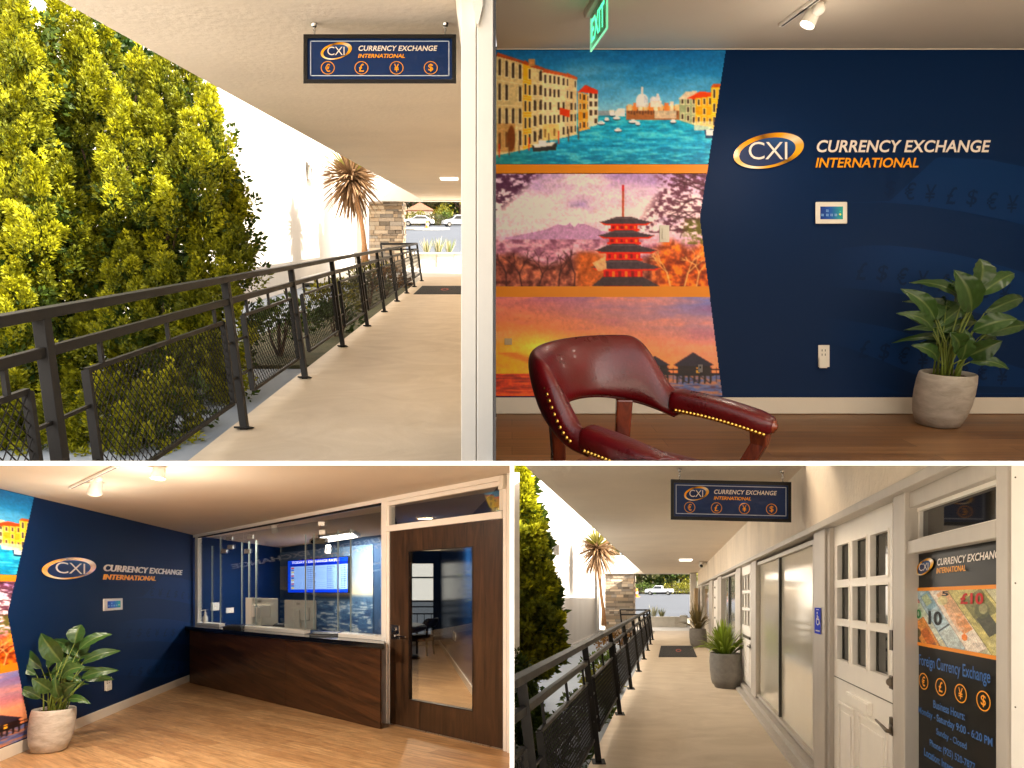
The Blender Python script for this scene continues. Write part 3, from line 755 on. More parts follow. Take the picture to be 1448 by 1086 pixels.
# ------------------------------------------------------------------ armchair
def superell(w, h, n=16, e=2.6):
    out = []
    for k in range(n):
        a = 2*math.pi*k/n; c, s = math.cos(a), math.sin(a)
        out.append((w/2*math.copysign(abs(c)**(2/e), c), h/2*math.copysign(abs(s)**(2/e), s)))
    return out
def armchair(label, pos, rot, leather, wood, clip, nails=True, group=None):
    t = thing('armchair', label, 'chair', pos, group, rot)
    mw = Matrix.Translation(Vector(pos)) @ rot; inv = mw.inverted(); i3 = rot.to_3x3().inverted()
    lc = [(inv @ Vector(co), i3 @ Vector(no)) for co, no in clip]
    kw = dict(local=True, clip=lc)
    Rr = 0.275
    def zt(th):     # top of the back along the curve
        q = min(1, max(0, (math.sin(th)-0.02)/0.62)); q = q*q*(3-2*q)
        return 0.70+0.185*q
    # back shell: section normal to the half circle
    secs = []; n = 44
    for i in range(n+1):
        th = math.radians(-6)+math.radians(192)*i/n
        rad = Vector((math.cos(th), -math.sin(th)*0.98, 0))
        top = zt(th); bot = 0.62+0.07*max(0, math.sin(th)); hh = top-bot
        end = min(1, 6*min(i/n, 1-i/n)+0.55)
        sec = []
        for a in range(20):
            ang = 2*math.pi*a/20; c, s = math.cos(ang), math.sin(ang)
            c = math.copysign(abs(c)**0.75, c); s = math.copysign(abs(s)**0.6, s)
            v = (s+1)/2
            thk = (0.046-0.014*v)*end+0.006*math.sin(math.pi*v)
            lean = 0.085*max(0, v*hh/0.25)*max(0, math.sin(th))+0.02*v
            sec.append(rad*(Rr+lean+c*thk)+Vector((0, -0.02, bot+v*hh+(0.012*(1-abs(c)) if v > 0.5 else 0))))
        secs.append(sec)
    mb = MB(); mb.loft(secs); mb.build('backrest', leather, t, smooth=True, subsurf=1, **kw)
    # welt lines
    mb = MB()
    mb.tube([secs[i][15]+Vector((0, 0, -0.002)) for i in range(1, n, 1)], 0.006, 6); mb.build('piping', leather, t, smooth=True, **kw)
    if nails:
        mb = MB()
        def dome(p, out, r_=0.0075):
            o_ = Vector(out).normalized(); q = o_.to_track_quat('Z', 'Y').to_matrix()
            mb.lathe([(r_, 0), (r_*0.85, r_*0.45), (r_*0.4, r_*0.72), (0.0004, r_*0.78)], 8, p, q, cap=False)
    for sd in (1, -1):
        secs2 = []
        for i in range(11):
            q = i/10; y = 0.335-q*0.37
            wd = 0.098-0.004*q; hh = 0.074+0.012*q
            zc = 0.648+0.030*q+0.008*math.sin(q*3.1); xc = sd*(0.305-0.028*q**1.5)
            kx = 1.0 if i else 0.8
            secs2.append([Vector((xc+a*kx, y, zc+b*kx)) for a, b in superell(wd, hh, 18, 3.2)])
        secs2.insert(0, [Vector((sd*0.305+a*0.45, 0.346, 0.648+b*0.45)) for a, b in superell(0.098, 0.074, 18, 3.2)])
        mb2 = MB(); mb2.loft(secs2); arm = mb2.build('arm', leather, t, smooth=True, subsurf=1, **kw)
        m3 = MB()
        for q in (0.02,):
            m3.lathe([(0.024, 0), (0.022, 0.006), (0.012, 0.008), (0.010, 0.013), (0.001, 0.014)], 18, (sd*0.305, 0.341, 0.648), Vector((0, 1, 0)).to_track_quat('Z', 'Y').to_matrix(), cap=False)
        m3.build('scroll_cap', wood, arm, smooth=True, **kw)
        if nails:
            for k in range(24):
                q = 0.02+k/24*0.9; y = 0.335-q*0.37
                xc = sd*(0.305-0.028*q**1.5); zc = 0.648+0.030*q+0.008*math.sin(q*3.1)-0.020-0.004*q
                for s2 in (1, -1):
                    dome(Vector((xc+s2*0.0495, y, zc)), (s2, 0, 0))
            m_ = mb; m_.build('nail', M_BRASS, arm, smooth=True, **kw); mb = MB()
            # nails up the front edge of the back shell
            for k in range(12):
                th = math.radians(4+k*2.5) if sd > 0 else math.radians(176-k*2.5)
                rad = Vector((math.cos(th), -math.sin(th)*0.98, 0))
                z = zt(th)-0.028
                dome(rad*(Rr+0.062+0.03*(z-0.66))+Vector((0, -0.02, z)), rad)
            mb.build('nail', M_BRASS, t, smooth=True, **kw); mb = MB()
        # arm post, curved
        m4 = MB()
        pts = [(0.275, 0.26, 0.0), (0.272, 0.262, 0.2), (0.27, 0.262, 0.42), (0.284, 0.285, 0.52), (0.30, 0.305, 0.58), (0.304, 0.30, 0.63)]
        pts = [Vector((sd*a, b, c)) for a, b, c in pts]
        ss = []
        for i, p in enumerate(pts):
            w_ = (0.04, 0.045, 0.058, 0.05, 0.05, 0.06)[i]
            ss.append([p+Vector((sx*w_*0.42, sy*w_*0.55, 0)) for sx, sy in ((-1, -1), (1, -1), (1, 1), (-1, 1))])
        m4.loft(ss); m4.build('front_leg', wood, t, auto=0.006, **kw)
        m5 = MB(); th = math.radians(90-50*sd)
        px_, py_ = Rr*math.cos(th)*0.96, -Rr*math.sin(th)*0.96-0.02
        ss = []
        for z, k, w_ in ((0, 1.18, 0.036), (0.25, 1.04, 0.042), (0.45, 1.0, 0.05), (0.56, 1.0, 0.052), (0.665, 1.03, 0.056)):
            rt = Matrix.Rotation(-th, 3, 'Z')
            ss.append([Vector((px_*k, py_*k, z))+rt @ Vector((sx*w_*0.42, sy*w_*0.55, 0)) for sx, sy in ((-1, -1), (1, -1), (1, 1), (-1, 1))])
        m5.loft(ss); m5.build('rear_leg', wood, t, auto=0.006, **kw)
    # seat
    out = []
    for k in range(40):
        a = 2*math.pi*k/40; c, s = math.cos(a), math.sin(a)
        x = 0.268*math.copysign(abs(c)**0.6, c); y = 0.03+0.27*math.copysign(abs(s)**0.6, s)
        if y < 0: x *= 1-0.18*(-y/0.24)
        out.append((x, y))
    lay = [(0.93, 0.40), (0.985, 0.415), (1.0, 0.44), (0.985, 0.468), (0.9, 0.487), (0.7, 0.499), (0.4, 0.506), (0.1, 0.508)]
    mb = MB(); mb.loft([[Vector((x*k, 0.03+(y-0.03)*k, z)) for x, y in out] for k, z in lay]); mb.build('seat', leather, t, smooth=True, **kw)
    mb = MB()
    mb.loft([[Vector((x*0.95, 0.03+(y-0.03)*0.95, z)) for x, y in out] for z in (0.335, 0.405)]); mb.build('seat_rail', wood, t, **kw)
    return t

# ------------------------------------------------------------------ spotlight on a track
def track_spot(label, head, aim, mount, r_=0.055, L=0.15, group='white track spotlights'):
    head = Vector(head); aim = Vector(aim).normalized(); mount = Vector(mount)
    t = thing('track_spotlight', label, 'spotlight', mount, group)
    q = aim.to_track_quat('Z', 'Y').to_matrix()
    mb = MB(); mb.lathe([(0.001, -L), (r_*0.7, -L), (r_*0.82, -L*0.93), (r_*0.85, -L*0.5), (r_, -0.012), (r_*1.04, 0.0), (r_*0.93, 0.0), (r_*0.86, -0.014)], 30, head, q, cap=False)
    mb.build('lamp_head', M_WHITEPAINT, t, smooth=True)
    mb = MB(); mb.lathe([(0.0005, -0.010), (r_*0.6, -0.009), (r_*0.87, -0.012)], 28, head, q, cap=False); mb.build('lens', M_LAMPGLOW, t, smooth=True)
    k = head-aim*L*0.72
    mb = MB(); mb.tube([mount, mount.lerp(k, 0.5)+Vector((0, 0, 0.012)), k], [0.02, 0.016, 0.016], 12)
    mb.lathe([(0.034, 0), (0.034, -0.03), (0.026, -0.042), (0.001, -0.045)], 18, mount, cap=True)
    mb.build('yoke', M_WHITEPAINT, t, smooth=True)
    return t
def lamp(name, loc, energy, col, radius=0.05, spot=None, aim=None, blend=0.6):
    d = bpy.data.lights.new(name, 'SPOT' if spot else 'POINT'); d.energy = energy; d.color = col; d.shadow_soft_size = radius
    if spot: d.spot_size = R(spot); d.spot_blend = blend
    o = bpy.data.objects.new(name, d); COL.objects.link(o); o.location = loc
    if aim is not None: o.rotation_euler = Vector(aim).to_track_quat('-Z', 'Y').to_euler()
    return o

# ------------------------------------------------------------------ cars far off in the street
def car(label, pos, yaw, kind, rot, name='parked_car', group='cars in the street', scale=1.0):
    t = thing(name, label, 'car' if kind != 'pickup' else 'pickup truck', pos, group, Matrix.Translation((0, 0, 0)) @ rot @ Matrix.Rotation(yaw, 4, 'Z') @ Matrix.Scale(scale, 4))
    if kind == 'suv':
        prof = [(-2.2, .35), (-2.25, .75), (-2.15, 1.05), (-1.95, 1.62), (-1.6, 1.72), (.3, 1.70), (.95, 1.12), (2.0, .98), (2.25, .75), (2.25, .35)]
        win = [(-1.95, 1.10), (-1.78, 1.58), (.25, 1.58), (.78, 1.12)]
    elif kind == 'pickup':
        prof = [(-2.7, .5), (-2.72, 1.15), (-.75, 1.15), (-.72, 1.75), (.55, 1.78), (1.15, 1.2), (2.4, 1.1), (2.6, .9), (2.6, .45)]
        win = [(-.62, 1.2), (-.6, 1.64), (.5, 1.66), (.98, 1.22)]
    else:
        prof = [(-2.2, .32), (-2.25, .8), (-1.6, .98), (-1.05, 1.38), (.2, 1.42), (.95, .98), (2.0, .86), (2.2, .65), (2.2, .32)]
        win = [(-1.4, 1.0), (-1.0, 1.32), (.15, 1.34), (.78, 1.0)]
    mb = MB(); mb.prism([(x, -.88, z) for x, z in prof], (0, 1.76, 0)); mb.build('body', M_CARW, t, local=True, auto=0.08)
    for sgn in (-1, 1):
        mb = MB(); mb.prism([(x, sgn*.885, z) for x, z in win], (0, sgn*.012, 0)); mb.build('side_window', M_CARGLASS, t, local=True)
        mb = MB(); mb.box((2.22 if kind != 'pickup' else 2.58, sgn*.62, .78), (.06, .36, .16)); mb.build('headlight', M_CHROME, t, local=True)
    x0 = win[-1][0]; zt = win[-2][1]
    mb = MB(); mb.prism([(win[-2][0]+.14, -.74, zt+.02), (x0+.16, -.74, win[-1][1]+.02), (x0+.16, .74, win[-1][1]+.02), (win[-2][0]+.14, .74, zt+.02)], (.02, 0, .02)); mb.build('windscreen', M_CARGLASS, t, local=True)
    for x in (-1.4, 1.4) if kind != 'pickup' else (-1.75, 1.6):
        for sgn in (-1, 1):
            mb = MB(); q = Vector((0, sgn, 0)).to_track_quat('Z', 'Y').to_matrix()
            mb.lathe([(.2, .0), (.36, 0), (.37, .1), (.36, .2), (.22, .2)], 20, (x, sgn*.72, .36), q, cap=False)
            w_ = mb.build('wheel', M_TYRE, t, local=True)
            mb = MB(); mb.lathe([(.001, .17), (.23, .19), (.23, .1)], 16, (x, sgn*.72, .36), q, cap=False); mb.build('rim', M_STEEL, w_, local=True)
    return t

# ================================================================== the building that holds the four rooms
mb = MB(); mb.box((-1.0, 3.05, H), (11.0, 3.1, 0.01)); struct('floor_slab', mb, mat('white_edge_paint', rgb(250, 250, 250), 0.6, var=0.01, scale=3))
mb = MB(); mb.prism([(-0.005, 1.5, H-3.2), (0.005, 1.5, H-3.2), (0.005, 14.0, H-8.0), (-0.005, 14.0, H-8.0)], (0, 0, 0.001))
mb = MB(); mb.hexa([(-0.005, 1.5, H-2.2), (0.005, 1.5, H-2.2), (0.005, 14, H-7.0), (-0.005, 14, H-7.0)], [(-0.005, 1.5, H-0.006), (0.005, 1.5, H-0.006), (0.005, 14, H-0.006), (-0.005, 14, H-0.006)])
single('partition_wall', mb, MATS['white_edge_paint'], 'thin white partition standing between the reception room and the lower walkway', 'wall')
mb = MB(); mb.hexa([(-.0289*1.5, 1.5, H+.006), (-.0252*1.5, 1.5, H+.006), (-.0252*4.74, 4.74, H+.006), (-.0289*4.74, 4.74, H+.006)],
                   [(-.0289*1.5, 1.5, H+4.4), (-.0252*1.5, 1.5, H+4.4), (-.0252*4.74, 4.74, H+4.4), (-.0289*4.74, 4.74, H+4.4)])
single('partition_wall', mb, mat('dark_wall_edge', rgb(30, 30, 34), 0.7), 'dark narrow wall end between the white door frame and the photo mural', 'wall')
mb = MB(); mb.hexa([(-16, -28, H-1.85), (20, -28, H-1.85), (20, 2.4, H-1.85), (-16, 2.4, H-1.85)], [(-16, -28, H-1.65), (20, -28, H-1.65), (20, 2.4, H-1.65), (-16, 2.4, H-1.65)])
struct('bounce_pavement', mb, mat('bounce_concrete', rgb(214, 204, 188), .8, var=.06, scale=1.2))  # unseen pale slab added to bounce sunlight into the lower walkway
# ground far below and round everything, an unseen sheet added for bounce light
mb = MB(); mb.add([(-900, -600, -60), (900, -600, -60), (900, 1200, -60), (-900, 1200, -60)], [(0, 1, 2, 3)])
struct('ground', mb, mat('dry_ground', rgb(150, 140, 122), 0.95, var=0.15, scale=0.05))

def wall_panel(mb, f, X0, X1, D0, D1, h0, h1):
    mb.hexa([f(X0, h0, D0), f(X1, h0, D0), f(X1, h0, D1), f(X0, h0, D1)], [f(X0, h1, D0), f(X1, h1, D0), f(X1, h1, D1), f(X0, h1, D1)])
slabm = wall_panel

def stone_pillar(label, f, X0, X1, D0, D1, h0, h1, seed):
    """Ledgestone pier: courses of split stones of uneven length, each standing out a little differently."""
    rng = random.Random(seed)
    t = thing('stone_pillar', label, 'pillar', f((X0+X1)/2, h0, D0))
    mb = MB(); wall_panel(mb, f, X0+.04, X1-.04, D0+.04, D1-.04, h0, h1); mb.build('core', mat('mortar', rgb(96, 86, 74), 0.95), t)
    mb = MB(); h = h0
    tones = [(186, 170, 150), (164, 150, 134), (204, 188, 166), (144, 132, 118), (180, 160, 136), (156, 148, 138), (194, 172, 146)]
    while h < h1-.02:
        ch = min(rng.uniform(.06, .17), h1-h)
        for side in ('front', 'right'):
            a, e = (X0, X1) if side == 'front' else (D0, D1)
            while a < e-.02:
                l = min(rng.uniform(.15, .6), e-a)
                if e-a-l < .08: l = e-a
                c = rng.choice(tones); v = rng.uniform(.8, 1.12); col = rgb(min(255, c[0]*v), min(255, c[1]*v), min(255, c[2]*v)); pr = rng.uniform(0, .05)
                if side == 'front': wall_panel(mb, f, a+.006, a+l-.006, D0-pr, D0+.05, h+.005, h+ch-.005)
                else: wall_panel(mb, f, X1-.05, X1+pr, a+.006, a+l-.006, h+.005, h+ch-.005)
                mb.c.extend([col]*8)
                a += l
        h += ch
    mb.build('stone_facing', mat_stone('ledge_stone'), t)
    return t

def street_tree(f, X, h, D, hgt, rad, seed, label, tone, group):
    rng = np.random.default_rng(seed); b = f(X, h, D)
    t = thing('street_tree', label, 'tree', b, group)
    mb = MB(); c = np.array(b)+np.array([0, 0, hgt*0.62])
    for k in range(46):
        d = unit(rng.normal(0, 1, 3)); p = c+d*np.array([rad, rad, hgt*0.36])*(0.4+0.6*rng.random())
        sh = 0.5+0.8*rng.random()
        sprig(mb, rng, p, d+np.array([0, 0, .5]), rad*0.5, rad*0.35, 42, rad*0.14, rad*0.09, tuple(np.array(tone[0])*sh), tuple(np.array(tone[1])*sh))
    mb.build('crown', M_LEAFY, t, recalc=False)
    mb = MB(); mb.tube([b, b+Vector((rad*.05, 0, hgt*.3)), b+Vector((-rad*.04, 0, hgt*.75))], [rad*.1, rad*.075, rad*.03], 8)
    for k in range(4):
        a = k*1.6+seed; mb.tube([b+Vector((rad*.03, 0, hgt*.35)), b+Vector((math.cos(a)*rad*.4, math.sin(a)*rad*.4, hgt*.6))], [rad*.045, rad*.015], 6)
    mb.build('trunk', M_BARK, t)
    return t

def bed_plants(f, spots, label_fn, group, clip, seed, tones):
    for i, (X, h, D, r_, z) in enumerate(spots):
        tn = tones[i % len(tones)]
        c = f(X, h, D)
        shrub('garden_shrub', label_fn[i], 'shrub', tuple(c), r_, r_, z, 700, 0.10, 0.045, tn[0], tn[1], seed+i, group, clip)

def grass_tuft(label, f, X, h, D, n, hgt, seed, group, pale=True):
    rng = random.Random(seed); b = f(X, h, D)
    t = thing('grass_tuft', label, 'plant', b, group)
    mb = MB()
    for i in range(n):
        a = rng.uniform(0, 6.28); r_ = rng.uniform(0, .35)*hgt
        c = (0.55, 0.5, 0.33, 1) if (pale and i % 2) else (0.16, 0.2, 0.03, 1)
        strap(mb, b+Vector((r_*math.cos(a)*.6, r_*math.sin(a)*.6, 0)), b+Vector((r_*math.cos(a)*2, r_*math.sin(a)*2, hgt*rng.uniform(.6, 1.1))), .03, .02, .3, c, 4)
    mb.build('blades', M_LEAFY, t, recalc=False)

G_YEL = ((0.10, 0.12, 0.012), (0.30, 0.26, 0.02)); G_DRK = ((0.02, 0.045, 0.010), (0.07, 0.11, 0.02)); G_MID = ((0.035, 0.075, 0.012), (0.14, 0.19, 0.025))
G_OLV = ((0.05, 0.06, 0.025), (0.17, 0.16, 0.06)); G_RED = ((0.10, 0.05, 0.012), (0.28, 0.14, 0.03))

# ================================================================== upper walkway (photo: upper left)
f = TL; UP = (CUTZ_UP,)
mb = MB(); slabm(mb, f, -1.92, 0.0, 3.9, 21.2, -1.72, -1.5); struct('walkway_floor', mb, M_CONCRETE, clip=UP)
mb = MB(); slabm(mb, f, -9, 5.0, 21.2, 33, -1.7, -1.512); struct('plaza_pavement', mb, M_PLAZA, clip=UP)
mb = MB(); slabm(mb, f, -6.0, -1.93, 5.0, 34, -2.05, -1.85); struct('alley_ground', mb, M_ALLEY, clip=UP)
mb = MB(); slabm(mb, f, -2.09, 0.0, 2.9, 23.0, 1.15, 1.34)
single('walkway_roof', mb, M_SOFFIT, 'flat beige plaster roof over the walkway with the tall golden conifers', 'roof', clip=UP)
mb = MB(); slabm(mb, f, -2.05, -1.9, 9.5, 22.9, 1.345, 2.6); single('shadow_parapet', mb, M_WHITEWALL, 'added shadow-casting parapet on top of the upper walkway roof', 'parapet')  # unseen parapet added to raise the roof's shadow on the wall
mb = MB(); slabm(mb, f, 0.0, 0.12, 4.9, 23, -1.7, 1.15); single('shop_wall', mb, M_STUCCO, 'plain stucco wall along the upper walkway hidden behind the white door frame', 'wall', clip=UP)
t = thing('neighbour_wall', 'tall sunlit white stucco wall beside the golden conifers and dried palm', 'wall', f(-6, -1.9, 15))
mb = MB(); wall_panel(mb, f, -6.35, -6.0, 4.5, 34, -1.9, 7.5); mb.build('wall_body', M_ALLEYWALL, t, clip=UP)
mb = MB(); wall_panel(mb, f, -6.0, -5.95, 6, 33.9, -1.84, -1.62); mb.build('base_ledge', M_WHITEWALL, t, clip=UP)
for D in (12.4, 20.1, 26.5):
    mb = MB(); wall_panel(mb, f, -6.0, -5.996, D, D+0.03, -1.6, 7.4); mb.build('joint', mat('wall_joint', rgb(176, 170, 160), .9), t, clip=UP)
# end of the walkway: beam, upper wall with window, pier
t = thing('entrance_block', 'white beam and upper storey with a small window over the far end of the walkway', 'building', f(-2, 1.1, 23))
mb = MB(); wall_panel(mb, f, -4.45, 0.0, 22.9, 23.5, 1.115, 1.72); mb.build('beam', M_WHITEWALL, t)
mb = MB(); wall_panel(mb, f, -3.98, 0.0, 23.55, 24.4, 1.72, 4.6); mb.build('upper_wall', M_WHITEWALL, t)
mb = MB(); wall_panel(mb, f, -4.3, -3.98, 23.75, 24.4, 1.72, 4.6); mb.build('upper_wall', M_WHITEWALL, t)
def px_rect(f_, vx, vy, px0, px1, py0, py1, D, th):
    return (px0-vx)*D/FOC, (px1-vx)*D/FOC, (vy-py1)*D/FOC, (vy-py0)*D/FOC
x0, x1, h0, h1 = px_rect(f, 680, 328, 549, 590, 242, 256, 23.5, 0)
mb = MB()
for a, b, c, d in ((x0-.06, x1+.06, h0-.06, h0), (x0-.06, x1+.06, h1, h1+.06), (x0-.06, x0, h0, h1), (x1, x1+.06, h0, h1), (x0+.5, x0+.54, h0, h1)):
    wall_panel(mb, f, a, b, 23.5, 23.56, c, d)
w_ = mb.build('window', M_WHITEPAINT, t)
mb = MB(); wall_panel(mb, f, x0, x1, 23.535, 23.548, h0, h1); mb.build('pane', mat('pale_pane', rgb(170, 190, 205), .08, spec=.9), w_)
stone_pillar('ledgestone pier at the end of the walkway with the golden conifers', f, -4.12, -2.92, 23.5, 24.6, -1.6, 1.11, 5)
mb = MB(); mb.tube([f(-4.27, -1.6, 23.4), f(-4.27, 1.1, 23.4)], .05, 10); single('downpipe', mb, M_WHITEPAINT, 'slim white downpipe on the wall beside the tall upper ledgestone pier', 'pipe', smooth=True)
single('pilaster', (lambda m: (wall_panel(m, f, -4.62, -4.4, 23.6, 24.3, -1.6, 1.11), m)[1])(MB()), M_WHITEWALL, 'narrow white pilaster between the dried palm and upper stone pier', 'pilaster')
# fittings
mb = MB(); wall_panel(mb, f, -.86, -.49, 13.4, 13.75, 1.115, 1.15); single('ceiling_light', mb, mat('dim_diffuser', rgb(240, 232, 215), .5, emit=(1, .95, .85, 1), estr=.6), 'slim white light on the soffit above the doormat of the upper walkway', 'ceiling light')
def flood(label, f, X, h, D, s):
    t = thing('wall_floodlight', label, 'floodlight', f(X, h, D))
    mb = MB(); mb.box(f(X+.08, h-.12*s, D), (.16, .12*s, .34*s)); mb.build('mount', M_STEEL, t, auto=.01)
    mb = MB(); mb.hexa([f(X+.1, h+.12*s, D-.25*s), f(X+.55*s, h+.02*s, D-.25*s), f(X+.55*s, h+.02*s, D+.25*s), f(X+.1, h+.12*s, D+.25*s)],
                       [f(X+.1, h+.3*s, D-.25*s), f(X+.5*s, h+.28*s, D-.25*s), f(X+.5*s, h+.28*s, D+.25*s), f(X+.1, h+.3*s, D+.25*s)])
    mb.build('lamp_housing', mat('pale_grey_metal', rgb(186, 182, 174), .4, metal=.4), t, auto=.01)
flood('grey floodlight bracketed on the white wall above the upper palm shadow', f, -6.0, 2.15, 22.0, 1.2)
# door frame post that closes the walkway on its right
t = thing('door_frame', 'tall white painted door frame post beside the photo mural', 'door frame', W(674, 655, 3.0))
def post(px0, px1, D0, D1, name, py1=-30):
    mb = MB()
    a = [W(px0, 654, D0), W(px1, 654, D0)]; b = [Vector((a[1].x, D1, a[1].z)), Vector((a[0].x, D1, a[0].z))]
    top = W(px0, py1, D0).z
    base = a+b
    for v in base: v.z = H+.006
    mb.hexa(base, [Vector((v.x, v.y, top)) for v in base]); return mb.build(name, M_WHITEPAINT, t, auto=.004)
post(652, 673.2, 3.0, 3.35, 'jamb'); post(674.2, 697.6, 3.0, 3.3, 'casing'); post(672, 676, 3.05, 3.3, 'stop'); 
mb = MB(); a = W(641, 0, 3.02); b = W(652, 38, 3.02); c = W(652, 0, 3.02)
mb.prism([W(643, -20, 3.02), W(652, -20, 3.02), W(652, 40, 3.02), W(646, 18, 3.02)], (0, .3, 0)); mb.build('head_bracket', M_WHITEPAINT, t)
mb = MB(); mb.prism([W(664, -20, 2.99), W(683, -20, 2.99), W(683, 12, 2.99), W(677, 38, 2.99), W(674.5, 38, 2.99)], (0, -.02, 0)); mb.build('mitre_trim', M_WHITEPAINT, t)

sg = lambda u, v, o: W(431+u*212, 49+v*68.5, 3.5-o)
hanging_sign('navy hanging sign in a black frame above the walkway with the tall conifers', sg, 0, 0, 1, 1, ((0.066, W(444, 31, 3.5)), (0.935, W(630, 30, 3.5))), None, 4)
railing('dark bronze railing with mesh panels in front of the tall golden conifers', f, -1.95, -1.80, -1.5, -.36, [2.82, 4.85, 6.52, 8.3, 10.1, 11.9, 13.7, 15.5, 17.3, 19.4], -.53, -.67, -1.27, 2.3, UP, -1.1)
def doormat(label, f, X0, X1, D0, D1, h):
    t = thing('doormat', label, 'doormat', f((X0+X1)/2, h, (D0+D1)/2))
    mb = MB(); slabm(mb, f, X0, X1, D0, D1, h, h+.012); mb.build('rubber_border', M_RUBBER, t)
    mb = MB(); slabm(mb, f, X0+.08, X1-.08, D0+.14, D1-.14, h+.012, h+.017); mb.build('pile', mat('charcoal_pile', rgb(44, 42, 42), .98, var=.25, scale=60, bump=.8, bscale=200), t)
    mp = lambda s, tt, o: f(X0+(X1-X0)*s, h+.019, D1+(D0-D1)*tt)
    mb = MB(); n = 24
    vs = [mp(.54+.08*k*math.cos(2*math.pi*i/n), .5+.13*k*math.sin(2*math.pi*i/n), 0) for i in range(n) for k in (1, .6)]
    mb.add(vs, [(i*2, i*2+1, ((i+1) % n)*2+1, ((i+1) % n)*2) for i in range(n)]); mb.build('printed_mark', mat('red_print', rgb(150, 60, 44), .9), t, recalc=False)
doormat('charcoal doormat lying beyond the white door frame post', f, -1.62, -.35, 15.3, 17.6, -1.5)

# conifers
def spires_px(lst, dep):
    out = []
    for px, py, L, rad in lst:
        D = dep(px, py); out.append((tuple(W(px, py, D)), L, rad))
    return out
rs = random.Random(11)
main = [(84, 4, 150, 30), (118, 36, 130, 34), (150, 52, 130, 36), (192, 84, 140, 38), (232, 92, 130, 36), (263, 98, 110, 32), (292, 132, 120, 28), (48, 60, 110, 28), (66, 120, 130, 36), (112, 146, 150, 42), (170, 158, 150, 42),
        (222, 168, 140, 40), (268, 178, 140, 38), (306, 206, 120, 30), (330, 262, 110, 24), (90, 232, 150, 42), (142, 252, 150, 44), (200, 262, 160, 44), (252, 268, 140, 42), (298, 292, 130, 36), (336, 326, 90, 24), (62, 282, 140, 38),
        (118, 344, 150, 44), (176, 356, 150, 46), (232, 372, 150, 44), (282, 386, 130, 38), (318, 392, 100, 30), (62, 392, 150, 40), (120, 452, 150, 46), (182, 470, 150, 46), (240, 482, 140, 44), (288, 490, 120, 36), (318, 470, 100, 26),
        (70, 520, 140, 44), (140, 560, 130, 46), (205, 570, 120, 44), (262, 568, 110, 40), (40, 580, 120, 40), (100, 600, 100, 40), (180, 610, 90, 40), (20, 541, 130, 44), (75, 561, 130, 44), (140, 551, 130, 44), (205, 561, 120, 40), (245, 541, 110, 34), (-10, 531, 130, 44), (110, 581, 120, 44), (175, 591, 110, 40), (40, 591, 110, 44)]
def dep_main(px, py):
    if py > 519 and py % 10 == 1: return 5.6+rs.uniform(-.2, .2)
    x = (px-185)/185; y = (py-330)/420
    return 7.7-0.95*math.sqrt(max(0, 1-x*x*0.9))-0.35*max(0, y)+rs.uniform(-.34, .30)
sp = [(tip, L*7.0/900, r_*7.0/900) for (px, py, L, r_), (tip, _, _) in zip(main, spires_px(main, dep_main))]
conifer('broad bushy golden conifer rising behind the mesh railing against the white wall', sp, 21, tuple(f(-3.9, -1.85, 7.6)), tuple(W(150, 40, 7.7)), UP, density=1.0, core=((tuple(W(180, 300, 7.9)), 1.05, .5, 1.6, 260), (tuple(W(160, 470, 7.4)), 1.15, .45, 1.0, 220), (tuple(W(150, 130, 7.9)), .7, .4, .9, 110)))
left = [(6, -38, 150, 40), (28, 6, 150, 32), (-14, 40, 150, 44), (16, 88, 150, 40), (34, 112, 120, 26), (-10, 160, 160, 46), (24, 196, 150, 36), (50, 238, 130, 22), (2, 262, 150, 44), (34, 306, 150, 34), (-12, 350, 150, 44), (22, 392, 140, 40), (0, 460, 150, 44), (36, 500, 130, 34), (8, 560, 120, 40)]
sp = []
for px, py, L, r_ in left:
    D = 6.5+rs.uniform(-.2, .2)-0.25*(py/600); sp.append((tuple(W(px, py, D)), L*6.5/900, r_*6.5/900))
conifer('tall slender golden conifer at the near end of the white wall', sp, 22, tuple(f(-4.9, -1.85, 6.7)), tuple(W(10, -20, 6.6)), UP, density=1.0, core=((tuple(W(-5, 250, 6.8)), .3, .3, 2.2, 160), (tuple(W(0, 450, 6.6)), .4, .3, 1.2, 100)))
spiky_palm('brown dried spiky palm with a slim leaning trunk before the sunlit white wall', W(497, 246, 20.0), W(516, 372, 19.7), W(512, 320, 19.8), 1.04, 4, UP)

lab = ['yellow green shrub seen through the mesh panels near the middle of the railing', 'dark green shrub against the walkway edge behind the railing', 'bright low shrub beside the palm trunk behind the railing', 'olive shrub behind the last mesh panels',
       'reddish shrub under the end of the upper railing', 'small yellow shrub at the foot of the ledgestone pier']
bed_plants(f, [(-2.9, -1.35, 9.2, .42, .5), (-2.5, -1.5, 11.0, .4, .42), (-3.1, -1.4, 13.4, .5, .5), (-2.7, -1.35, 15.4, .5, .5), (-2.6, -1.35, 17.6, .5, .5), (-3.4, -1.3, 20.0, .6, .55)], lab, 'shrubs beside the upper walkway', UP, 40, [G_MID, G_DRK, G_YEL, G_OLV, G_RED, G_YEL])
mb = MB(); slabm(mb, f, -3.9, -1.94, 8.6, 21, -1.86, -1.80); struct('planting_bed', mb, M_SOILBED, clip=UP)

